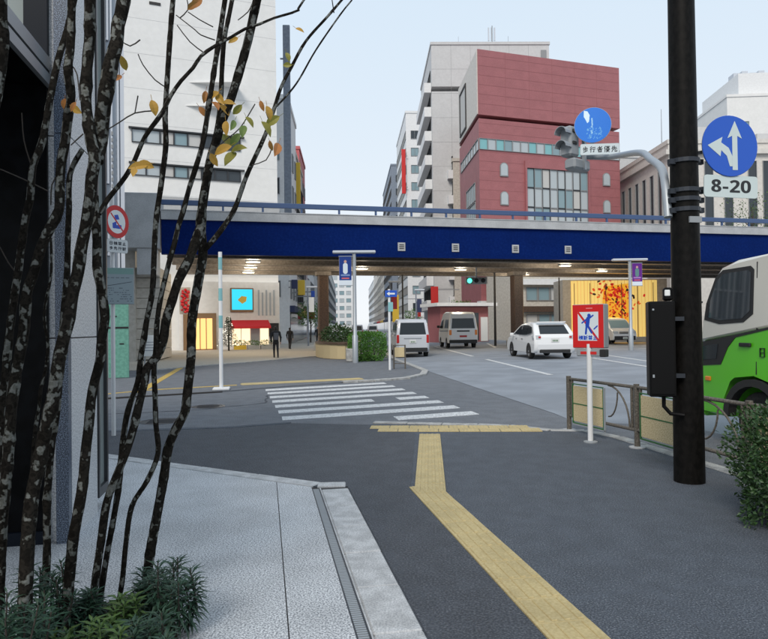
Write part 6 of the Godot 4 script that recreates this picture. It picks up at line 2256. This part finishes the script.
	# tall white van with orange lamps
	vh = {"hw": 0.97, "belt": 1.3, "top": 2.45, "tumble": 0.17}
	var t := thing("high_roof_van", "tall white high roof van with orange tail lamps", "van", Vector3(13.2, road_y(13.2, -43.9), -43.9), deg_to_rad(-7.3))
	st = new_st()
	shell(st, [Vector2(-2.3, 0.34), Vector2(-2.4, 0.5), Vector2(-2.4, 1.25), Vector2(-2.28, 1.9), Vector2(-2.1, 2.28), Vector2(-1.9, 2.4), Vector2(0.2, 2.47), Vector2(1.1, 2.36), Vector2(1.45, 2.1), Vector2(2.1, 1.25), Vector2(2.4, 1.0), Vector2(2.45, 0.5), Vector2(2.35, 0.34)])
	put("body", st, M["car_white"], t)
	st = new_st()
	end_panel(st, Vector2(-2.39, 1.32), Vector2(-2.27, 1.98), 0.78, 0.7)
	put("tailgate_window", st, M["car_glass"], t)
	st = new_st()
	end_panel(st, Vector2(2.06, 1.32), Vector2(1.5, 2.04), 0.8, 0.7)
	put("windscreen", st, M["car_glass"], t)
	for sgn in [-1.0, 1.0]:
		for poly in [[Vector2(-1.9, 1.35), Vector2(-1.85, 1.9), Vector2(-0.5, 1.92), Vector2(-0.5, 1.35)], [Vector2(0.5, 1.34), Vector2(0.5, 1.92), Vector2(1.25, 1.88), Vector2(1.7, 1.34)]]:
			st = new_st()
			side_panel(st, poly, sgn)
			put("side_window", st, M["car_glass"], t)
		st = new_st()
		cbox(st, Vector3(sgn * 0.85, 1.05, 2.38), Vector3(0.16, 0.34, 0.08), 0.02)
		put("tail_lamp", st, M["lamp_orange"], t)
		st = new_st()
		side_panel(st, [Vector2(-2.2, 1.14), Vector2(1.9, 1.1), Vector2(1.9, 1.16), Vector2(-2.2, 1.2)], sgn, 0.006)
		put("side_stripe", st, M["slate_wall"], t)
	st = new_st()
	cbox(st, Vector3(0, 0.46, 2.38), Vector3(1.85, 0.22, 0.12), 0.03)
	put("rear_bumper", st, M["plastic_black"], t)
	st = new_st()
	bx(st, -0.42, 1.1, 2.39, 0.42, 1.19, 2.42)
	put("lettering_strip", st, M["plastic_black"], t)
	st = new_st()
	bx(st, -0.24, 0.74, 2.39, 0.24, 0.86, 2.425)
	put("red_plate", st, M["lamp_red"], t)
	arches(t, [-1.35, 1.45], 0.33)
	for f in [-1.35, 1.45]:
		for sgn in [-1.0, 1.0]:
			wheel(t, 0.985, f, 0.33, 0.22, sgn)
	mirror(t, 1.75, 1.45, 1.3, M["plastic_black"])
	# white van facing this way by the golden display
	vh = {"hw": 0.9, "belt": 1.1, "top": 1.95, "tumble": 0.14}
	var w := thing("delivery_van", "white delivery van facing the junction before the golden display", "van", Vector3(25.5, road_y(25.5, -45), -45.2), deg_to_rad(176))
	st = new_st()
	shell(st, [Vector2(-2.2, 0.3), Vector2(-2.28, 0.5), Vector2(-2.26, 1.6), Vector2(-2.1, 1.88), Vector2(-0.4, 1.96), Vector2(0.7, 1.88), Vector2(1.0, 1.76), Vector2(1.7, 1.14), Vector2(2.1, 0.98), Vector2(2.28, 0.75), Vector2(2.28, 0.4), Vector2(2.2, 0.3)])
	put("body", st, M["car_white"], w)
	st = new_st()
	end_panel(st, Vector2(1.66, 1.19), Vector2(1.04, 1.74), 0.76, 0.66)
	put("windscreen", st, M["glass_sky"], w)
	for sgn in [-1.0, 1.0]:
		st = new_st()
		side_panel(st, [Vector2(0.2, 1.15), Vector2(0.2, 1.72), Vector2(0.7, 1.7), Vector2(1.35, 1.15)], sgn)
		put("side_window", st, M["car_glass"], w)
		st = new_st()
		cbox(st, Vector3(sgn * 0.68, 0.86, -2.2), Vector3(0.34, 0.18, 0.12), 0.03)
		put("headlamp", st, M["lamp_clear"], w)
	st = new_st()
	cbox(st, Vector3(0, 0.46, -2.26), Vector3(1.6, 0.3, 0.08), 0.03)
	put("front_bumper", st, M["plastic_black"], w)
	st = new_st()
	for k in 3:
		bx(st, -0.4, 0.76 + k * 0.06, -2.29, 0.4, 0.79 + k * 0.06, -2.22)
	put("grille", st, M["plastic_black"], w)
	plate(w, Vector3(0, 0.46, -2.31), false)
	arches(w, [-1.4, 1.4], 0.31)
	for f in [-1.4, 1.4]:
		for sgn in [-1.0, 1.0]:
			wheel(w, 0.91, f, 0.31, 0.2, sgn)
	mirror(w, 1.2, 1.2, 1.2, M["plastic_black"])
	for q in [[96.0, 1.2, "tiny white van far down the street between the lamp posts"], [112.0, 4.0, "tiny white van furthest down the street"]]:
		copy(v, along(q[0], q[1]) + Vector3(0, road_y(along(q[0], q[1]).x, along(q[0], q[1]).z) if q[1] > 3 else 0.02, 0), -SA, q[2])
	build_truck()

func build_truck() -> void:
	# cab-over truck; its left side runs at x = 5.9, its nose at z = -8.1
	vh = {"hw": 1.0, "belt": 1.5, "top": 2.45, "tumble": 0.05}
	var ry := -0.06
	var t := thing("truck", "green and beige cab-over truck waiting beyond the guard fence", "truck", Vector3(6.9, ry, -6.0), deg_to_rad(0))
	var st := new_st()
	# nose at f = 2.1
	shell(st, [Vector2(0.55, 1.6), Vector2(0.55, 2.38), Vector2(0.7, 2.46), Vector2(1.45, 2.43), Vector2(1.72, 2.36), Vector2(1.84, 2.24), Vector2(2.02, 1.9), Vector2(2.08, 1.62), Vector2(2.09, 1.36)], 0.06)
	put("cab_top", st, M["truck_beige"], t)
	st = new_st()
	shell(st, [Vector2(0.55, 0.86), Vector2(0.55, 1.61), Vector2(2.09, 1.37), Vector2(2.12, 1.0), Vector2(2.14, 0.66), Vector2(2.1, 0.4), Vector2(1.68, 0.38), Vector2(1.66, 0.6), Vector2(1.56, 0.84), Vector2(1.4, 0.95), Vector2(1.05, 0.97), Vector2(0.8, 0.9)], 0.05)
	put("cab_lower", st, M["truck_green"], t)
	for sgn in [-1.0, 1.0]:
		st = new_st()
		side_panel(st, [Vector2(1.26, 1.62), Vector2(1.1, 1.72), Vector2(1.1, 2.27), Vector2(1.16, 2.32), Vector2(1.66, 2.31), Vector2(1.8, 2.22), Vector2(1.97, 1.88), Vector2(2.0, 1.66), Vector2(1.7, 1.6)], sgn, 0.006)
		var rub := put("window_rubber", st, M["plastic_black"], t)
		st = new_st()
		side_panel(st, [Vector2(1.28, 1.67), Vector2(1.15, 1.76), Vector2(1.15, 2.24), Vector2(1.2, 2.27), Vector2(1.64, 2.26), Vector2(1.76, 2.18), Vector2(1.91, 1.86), Vector2(1.94, 1.7), Vector2(1.7, 1.65)], sgn, 0.011)
		put("side_window", st, M["truck_glass"], rub)
		# black sweep between beige and green
		st = new_st()
		side_panel(st, [Vector2(2.04, 1.36), Vector2(1.6, 1.43), Vector2(0.6, 1.6), Vector2(0.6, 1.575), Vector2(1.4, 1.43), Vector2(1.54, 1.3), Vector2(1.68, 1.07), Vector2(2.05, 1.04)], sgn, 0.006)
		put("black_sweep", st, M["plastic_black"], t)
		st = new_st()
		side_panel(st, [Vector2(2.05, 1.3), Vector2(1.72, 1.34), Vector2(1.76, 1.14), Vector2(2.05, 1.12)], sgn, 0.011)
		put("headlamp_glass", st, M["car_glass"], t)
		st = new_st()
		cbox(st, Vector3(sgn * 1.005, 0.87, -1.93), Vector3(0.03, 0.06, 0.1), 0.008)
		put("side_marker", st, M["lamp_orange"], t)
		# door seams and handle
		st = new_st()
		side_panel(st, [Vector2(1.06, 0.98), Vector2(1.045, 0.98), Vector2(1.045, 2.36), Vector2(1.06, 2.36)], sgn, 0.004)
		put("door_seam", st, M["plastic_black"], t)
		st = new_st()
		cbox(st, Vector3(sgn * 1.015, 1.34, -1.22), Vector3(0.03, 0.05, 0.2), 0.01)
		put("door_handle", st, M["plastic_black"], t)
		# dark wheel arch
		st = new_st()
		var poly := []
		for k in 13:
			var a := PI * k / 12.0
			poly.append(Vector2(1.1 + cos(a) * 0.52, 0.42 + sin(a) * 0.5))
		for k in 13:
			var a := PI * (12 - k) / 12.0
			poly.append(Vector2(1.1 + cos(a) * 0.43, 0.42 + sin(a) * 0.41))
		side_panel(st, poly, sgn, 0.03, 0.12)
		put("wheel_arch", st, M["plastic_black"], t)
		wheel(t, 0.93, 1.1, 0.38, 0.24, sgn)
		wheel(t, 0.93, -1.6, 0.38, 0.4, sgn)
		st = new_st()
		bar(st, Vector3(sgn * 1.02, 1.9, -2.0), Vector3(sgn * 1.16, 1.98, -2.22), 0.025, 0.025)
		cbox(st, Vector3(sgn * 1.17, 1.86, -2.24), Vector3(0.16, 0.3, 0.07), 0.03)
		put("mirror", st, M["plastic_black"], t)
	st = new_st()
	end_panel(st, Vector2(2.07, 1.48), Vector2(1.84, 2.22), 0.88, 0.84)
	put("windscreen", st, M["car_glass"], t)
	st = new_st()
	cbox(st, Vector3(0, 0.48, -2.1), Vector3(1.96, 0.26, 0.16), 0.04)
	put("bumper", st, M["truck_green"], t)
	# flat lettering on the door: two characters
	for g in 2:
		st = new_st()
		var k: Array = GLYPHS[["sun", "origin"][g]]
		for i in range(0, k.size(), 4):
			var f0 := 1.0 - g * 0.15
			var a := Vector3(-1.007, 1.31 - k[i + 1] * 0.0115, -f0 + k[i] * 0.0115)
			var b := Vector3(-1.007, 1.31 - k[i + 3] * 0.0115, -f0 + k[i + 2] * 0.0115)
			if a.distance_to(b) > 0.001:
				bar(st, a, b, 0.006, 0.014, Vector3.RIGHT)
		put("character", st, M["sign_black"], t)
	# chassis and body behind the cab
	st = new_st()
	bx(st, -0.4, 0.45, -1.9, 0.4, 0.65, 3.3)
	put("chassis", st, M["plastic_black"], t)
	st = new_st()
	cbox(st, Vector3(0, 1.65, 1.4), Vector3(2.0, 1.9, 3.7), 0.05)
	put("cargo_box", st, M["truck_beige"], t)
	st = new_st()
	bx(st, -0.95, 0.86, -0.44, 0.95, 2.2, -0.5)
	put("cab_back", st, M["plastic_black"], t)

# ---------------------------------------------------------------- people
func person(label: String, at: Vector3, turn: float, h: float, bag: bool) -> Node3D:
	var p := thing("person", label, "person", at, turn, "people walking away down the street")
	var k := h / 1.7
	var st := new_st()
	soft_body(st, [[Vector3(0, 0.86, 0) * k, Vector3(0, 1.1, 0) * k, 0.15 * k, 0.145 * k], [Vector3(0, 1.1, 0) * k, Vector3(0, 1.34, 0) * k, 0.145 * k, 0.155 * k], [Vector3(-0.15, 1.38, 0) * k, Vector3(0.15, 1.38, 0) * k, 0.075 * k, 0.075 * k], [Vector3(-0.2, 1.36, 0) * k, Vector3(-0.26, 1.1, 0.02) * k, 0.065 * k, 0.052 * k], [Vector3(-0.26, 1.1, 0.02) * k, Vector3(-0.24, 0.86, -0.06) * k, 0.05 * k, 0.042 * k], [Vector3(0.2, 1.36, 0) * k, Vector3(0.26, 1.1, 0.05) * k, 0.065 * k, 0.052 * k], [Vector3(0.26, 1.1, 0.05) * k, Vector3(0.25, 0.87, 0.02) * k, 0.05 * k, 0.042 * k], [Vector3(0, 1.4, 0) * k, Vector3(0, 1.47, 0) * k, 0.07 * k, 0.06 * k]], 0.024, 0.04)
	put("coat", st, M["coat_black"], p)
	st = new_st()
	soft_body(st, [[Vector3(0, 0.86, 0) * k, Vector3(0, 0.92, 0) * k, 0.13 * k, 0.13 * k], [Vector3(-0.08, 0.84, 0) * k, Vector3(-0.09, 0.46, -0.1) * k, 0.085 * k, 0.06 * k], [Vector3(-0.09, 0.46, -0.1) * k, Vector3(-0.09, 0.09, -0.08) * k, 0.058 * k, 0.045 * k], [Vector3(0.08, 0.84, 0) * k, Vector3(0.09, 0.46, 0.06) * k, 0.085 * k, 0.06 * k], [Vector3(0.09, 0.46, 0.06) * k, Vector3(0.09, 0.1, 0.2) * k, 0.058 * k, 0.045 * k]], 0.024, 0.025)
	put("trousers", st, M["trousers_black"], p)
	st = new_st()
	soft_body(st, [[Vector3(0, 1.44, 0) * k, Vector3(0, 1.52, -0.01) * k, 0.05 * k, 0.05 * k], [Vector3(0, 1.56, -0.02) * k, Vector3(0, 1.62, -0.015) * k, 0.068 * k, 0.075 * k], [Vector3(0, 1.58, -0.085) * k, Vector3(0, 1.56, -0.1) * k, 0.012 * k, 0.014 * k], [Vector3(-0.078, 1.58, 0) * k, Vector3(-0.08, 1.6, 0) * k, 0.012 * k, 0.014 * k], [Vector3(0.078, 1.58, 0) * k, Vector3(0.08, 1.6, 0) * k, 0.012 * k, 0.014 * k]], 0.014, 0.02)
	put("head", st, M["skin"], p)
	st = new_st()
	soft_body(st, [[Vector3(0, 1.58, 0.02) * k, Vector3(0, 1.63, 0.01) * k, 0.075 * k, 0.082 * k]], 0.016, 0.02)
	put("hair", st, M["hair"], p)
	for q in [[-0.24, 0.82, -0.07], [0.25, 0.82, 0.02]]:
		st = new_st()
		var c := Vector3(q[0], q[1], q[2]) * k
		soft_body(st, [[c, c + Vector3(0, -0.05, -0.01) * k, 0.034 * k, 0.034 * k]] + [0, 1, 2, 3].map(func(i): return [c + Vector3(0, -0.06, -0.03 + i * 0.02) * k, c + Vector3(0, -0.13 - 0.006 * (i % 2), -0.035 + i * 0.02) * k, 0.011, 0.009]) + [[c + Vector3(0, -0.02, -0.03) * k, c + Vector3(0, -0.07, -0.055) * k, 0.012, 0.01]], 0.01, 0.01)
		put("hand", st, M["skin"], p)
	for q in [[-0.09, 0.03, -0.12], [0.09, 0.045, 0.18]]:
		st = new_st()
		soft_body(st, [[Vector3(q[0], 0.05, q[2] + 0.06) * k, Vector3(q[0], 0.04, q[2] - 0.1) * k, 0.045 * k, 0.038 * k]], 0.016, 0.02)
		put("shoe", st, M["plastic_black"], p)
	if bag:
		st = new_st()
		cbox(st, Vector3(0, 1.15, 0.19) * k, Vector3(0.27, 0.4, 0.13) * k, 0.035)
		put("backpack", st, M["bag_grey"], p)
	return p

func build_people() -> void:
	person("person in black coat walking away across the plaza", Vector3(0.6, 0.02, -35.3), deg_to_rad(4), 1.66, true)
	person("small distant person in dark clothes beyond the stone planter", Vector3(5.0, 0.02, -62.5), deg_to_rad(170), 1.66, false)
	person("small distant person in black near the left row of buildings", Vector3(1.9, 0.02, -50.0), deg_to_rad(-20), 1.6, false)

# ---------------------------------------------------------------- hedge, bush and low plants
func build_plants() -> void:
	var rng := RandomNumberGenerator.new()
	rng.seed = 5
	var st := new_st()
	var h := thing("clipped_hedge", "bright green clipped box hedge on the traffic island", "hedge", Vector3(4.75, 0.0, -30.4), deg_to_rad(-6))
	leaf_cloud(st, Vector3(0, 0.68, 0), Vector3(0.86, 0.66, 0.9), 7000, 0.085, rng, 6.0, 0.06)
	put("foliage", st, M["leaf_hedge"], h)
	for k in 5:
		st = new_st()
		tube(st, [Vector3(-0.6 + k * 0.3, 0, 0.1 * (k % 2)), Vector3(-0.6 + k * 0.3, 0.8, 0)], [0.03, 0.015], 5)
		put("stem", st, M["twig"], h)
	st = new_st()
	cbox(st, Vector3(-0.75, 0.3, 0.1), Vector3(0.5, 0.6, 1.6), 0.04)
	put("stone_edge", st, M["kerb_stone"], h)
	# bush at the right edge
	var b := thing("leafy_bush", "dense dark green bush beside the guard fence", "bush", Vector3(4.12, 0, -4.25))
	st = new_st()
	leaf_cloud(st, Vector3(0, 0.43, 0), Vector3(0.54, 0.5, 0.57), 17000, 0.042, rng, 3.2, 0.14)
	put("foliage", st, M["leaf_bush"], b)
	for k in 12:
		st = new_st()
		var a := TAU * k / 12
		tube(st, [Vector3(cos(a) * 0.06, 0, sin(a) * 0.06), Vector3(cos(a) * 0.2, 0.35, sin(a) * 0.2), Vector3(cos(a + 0.3) * 0.34, 0.75, sin(a + 0.3) * 0.34)], [0.012, 0.008, 0.004], 5)
		put("stem", st, M["twig"], b)
	# planting bed and spurge plants under the trees
	st = new_st()
	slab(st, [Vector2(-3.4, -0.9), Vector2(-0.42, -0.9), Vector2(-0.40, -3.2), Vector2(-0.5, -3.75), Vector2(-0.8, -4.0), Vector2(-1.1, -3.75), Vector2(-1.4, -3.45), Vector2(-3.4, -3.3)], -0.05, 0.022)
	struct("planting_bed", st, M["soil"])
	var spots := [
		[-0.44, -3.49, 0.36, 0, "large blue green leafy plant spilling onto the pale granite"],
		[-0.55, -3.10, 0.27, 0, "blue green leafy plant at the foot of the dark stemmed tree"],
		[-1.03, -2.98, 0.42, 0, "blue green leafy plant under the slender tree"],
		[-1.07, -2.74, 0.50, 0, "tall blue green leafy plant at the edge of the bed"],
		[-1.04, -3.44, 0.42, 0, "blue green leafy plant behind the forked tree"],
		[-0.84, -2.95, 0.27, 1, "fresh green low plant in front of the forked tree"],
		[-0.72, -3.03, 0.30, 1, "fresh green low plant between the forked tree and the dark stemmed tree"],
		[-0.60, -2.85, 0.20, 0, "small blue green plant near the bed edge"],
		[-0.86, -2.70, 0.27, 0, "blue green leafy plant near the forked tree stem"],
		[-0.43, -2.87, 0.22, 0, "short blue green plant at the bed corner"],
		[-0.62, -3.77, 0.20, 0, "short blue green plant around the foot of the rightmost stem"],
		[-0.70, -3.48, 0.20, 1, "fresh green low plant behind the small blue green one"],
		[-0.88, -3.47, 0.24, 0, "blue green plant between two leaning stems"]
	]
	for i in spots.size():
		var s: Array = spots[i]
		var fresh: bool = s[3] > 0
		var label: String = s[4]
		var p := thing("spurge_plant" if not fresh else "low_plant", label, "plant", Vector3(s[0], 0.02, s[1]), rng.randf() * TAU, "low plants under the trees")
		var fo := new_st()
		var stm := new_st()
		var n: int = 9 if not fresh else 8
		for k in n:
			var a := TAU * k / n + rng.randf_range(-0.3, 0.3)
			var lean := rng.randf_range(0.05, 0.5)
			var hgt: float = s[2] * rng.randf_range(0.7, 1.08)
			var b0 := Vector3(cos(a), 0, sin(a)) * 0.04
			var tip := Vector3(cos(a) * lean * hgt, hgt * (1.0 - lean * 0.25), sin(a) * lean * hgt)
			var mid := (b0 + tip) * 0.5 + Vector3(cos(a), 0, sin(a)) * 0.03
			tube(stm, [b0, mid, tip], [0.006, 0.005, 0.003], 5)
			var m: int = 64 if not fresh else 34
			for j in m:
				var t := 0.18 + 0.82 * pow(float(j) / m, 0.8)
				var q := b0.lerp(mid, t * 2) if t < 0.5 else mid.lerp(tip, t * 2 - 1)
				var ang := j * 2.399
				var droop := lerpf(-0.55, 0.9, t * t)
				var d := Vector3(cos(ang), droop, sin(ang)).normalized()
				var tone := rng.randf_range(0.6, 1.3) * lerpf(0.9, 1.15, rng.randf())
				fo.set_color(Color(tone * (1.35 if t > 0.9 else 0.9), tone * (1.2 if t > 0.9 else 1.0), tone))
				var l := (0.085 if not fresh else 0.07) * rng.randf_range(0.75, 1.15) * (0.6 if t > 0.93 else 1.0)
				leaf_shape(fo, q, d, (Vector3.UP + d * 0.2).normalized(), l, l * (0.19 if not fresh else 0.34), 0.22)
		put("stems", stm, M["leaf_fresh"] if fresh else M["twig"], p)
		put("foliage", fo, M["leaf_fresh"] if fresh else M["leaf_spurge"], p)

# ---------------------------------------------------------------- trees on the left
func build_trees() -> void:
	var info := {"A": ["slender multi-stemmed tree with patchy bark nearest the black shop front", Vector3(-1.4, 0, -3.0)], "B": ["thick forked multi-stemmed tree with pale bark patches", Vector3(-1.22, 0, -2.85)], "C": ["dark stemmed tree spreading over the pavement with few autumn leaves", Vector3(-0.75, 0, -3.55)]}
	var node := {}
	for k in info:
		node[k] = thing("patchy_bark_tree", info[k][0], "tree", info[k][1], 0.0, "trees in the planting bed")
	var rng := RandomNumberGenerator.new()
	rng.seed = 9
	for s in STEMS:
		var key: String = s[0]
		var a: Array = s[1]
		var off: Vector3 = info[key][1]
		var cv := Curve3D.new()
		cv.bake_interval = 0.03
		var n := a.size() / 4
		var p := []
		var r := []
		for i in n:
			p.append(Vector3(a[i * 4], a[i * 4 + 1], a[i * 4 + 2]) - off)
			r.append(a[i * 4 + 3] * (0.86 if a[i * 4 + 3] > 0.006 else 1.0))
		var pts := []
		var rad := []
		for i in n - 1:
			var p0: Vector3 = p[maxi(i - 1, 0)]
			var p3: Vector3 = p[mini(i + 2, n - 1)]
			var p1: Vector3 = p[i]
			var p2: Vector3 = p[i + 1]
			var m := clampi(int(p1.distance_to(p2) / 0.035), 2, 14)
			for j in m:
				var t := float(j) / m
				pts.append(p1.cubic_interpolate(p2, p0, p3, t))
				rad.append(lerpf(r[i], r[i + 1], t))
		pts.append(p[n - 1])
		rad.append(r[n - 1])
		var thin: bool = r[n / 2] < 0.0045
		if not thin:
			for i in rad.size():
				rad[i] *= rng.randf_range(0.94, 1.05)
				if rng.randf() < 0.035:
					rad[i] *= 1.16
		var st := new_st()
		tube(st, pts, rad, 10 if not thin else 5)
		put("twig" if thin else "stem", st, M["twig"] if thin else M["bark"], node[key])
	for l in LEAVES:
		var st := new_st()
		var d := Vector3(rng.randf_range(-0.8, 0.8), rng.randf_range(-1.1, 0.1), rng.randf_range(-0.5, 0.5)).normalized()
		var nrm := Vector3(rng.randf_range(-0.6, 0.6), rng.randf_range(-0.2, 0.6), 1).normalized()
		var x := d.cross(nrm).normalized()
		var nn := x.cross(d).normalized()
		var L: float = l[4] * 1.3
		var W := L * rng.randf_range(0.42, 0.56)
		var prof := [[0.0, 0.02], [0.12, 0.3], [0.3, 0.48], [0.5, 0.5], [0.7, 0.4], [0.88, 0.18], [1.0, 0.0]]
		for i in prof.size() - 1:
			for sg in [-1.0, 1.0]:
				var q := []
				for e in [prof[i], prof[i + 1]]:
					var c: Vector3 = d * L * (e[0] - 0.5) + nn * L * 0.18 * (e[0] - 0.5) * (e[0] - 0.5) * -2.0
					q.append(c)
					q.append(c + x * sg * W * e[1] + nn * W * e[1] * 0.35)
				quad_o(st, q[0], q[1], q[3], q[2], nn)
		tube(st, [d * L * -0.5, d * L * -0.8 + nn * 0.004], [0.0012], 4)
		var o := put("leaf", st, M["leaf_%d" % l[5]], node[l[0]])
		o.position = Vector3(l[1], l[2], l[3]) - info[l[0]][1]
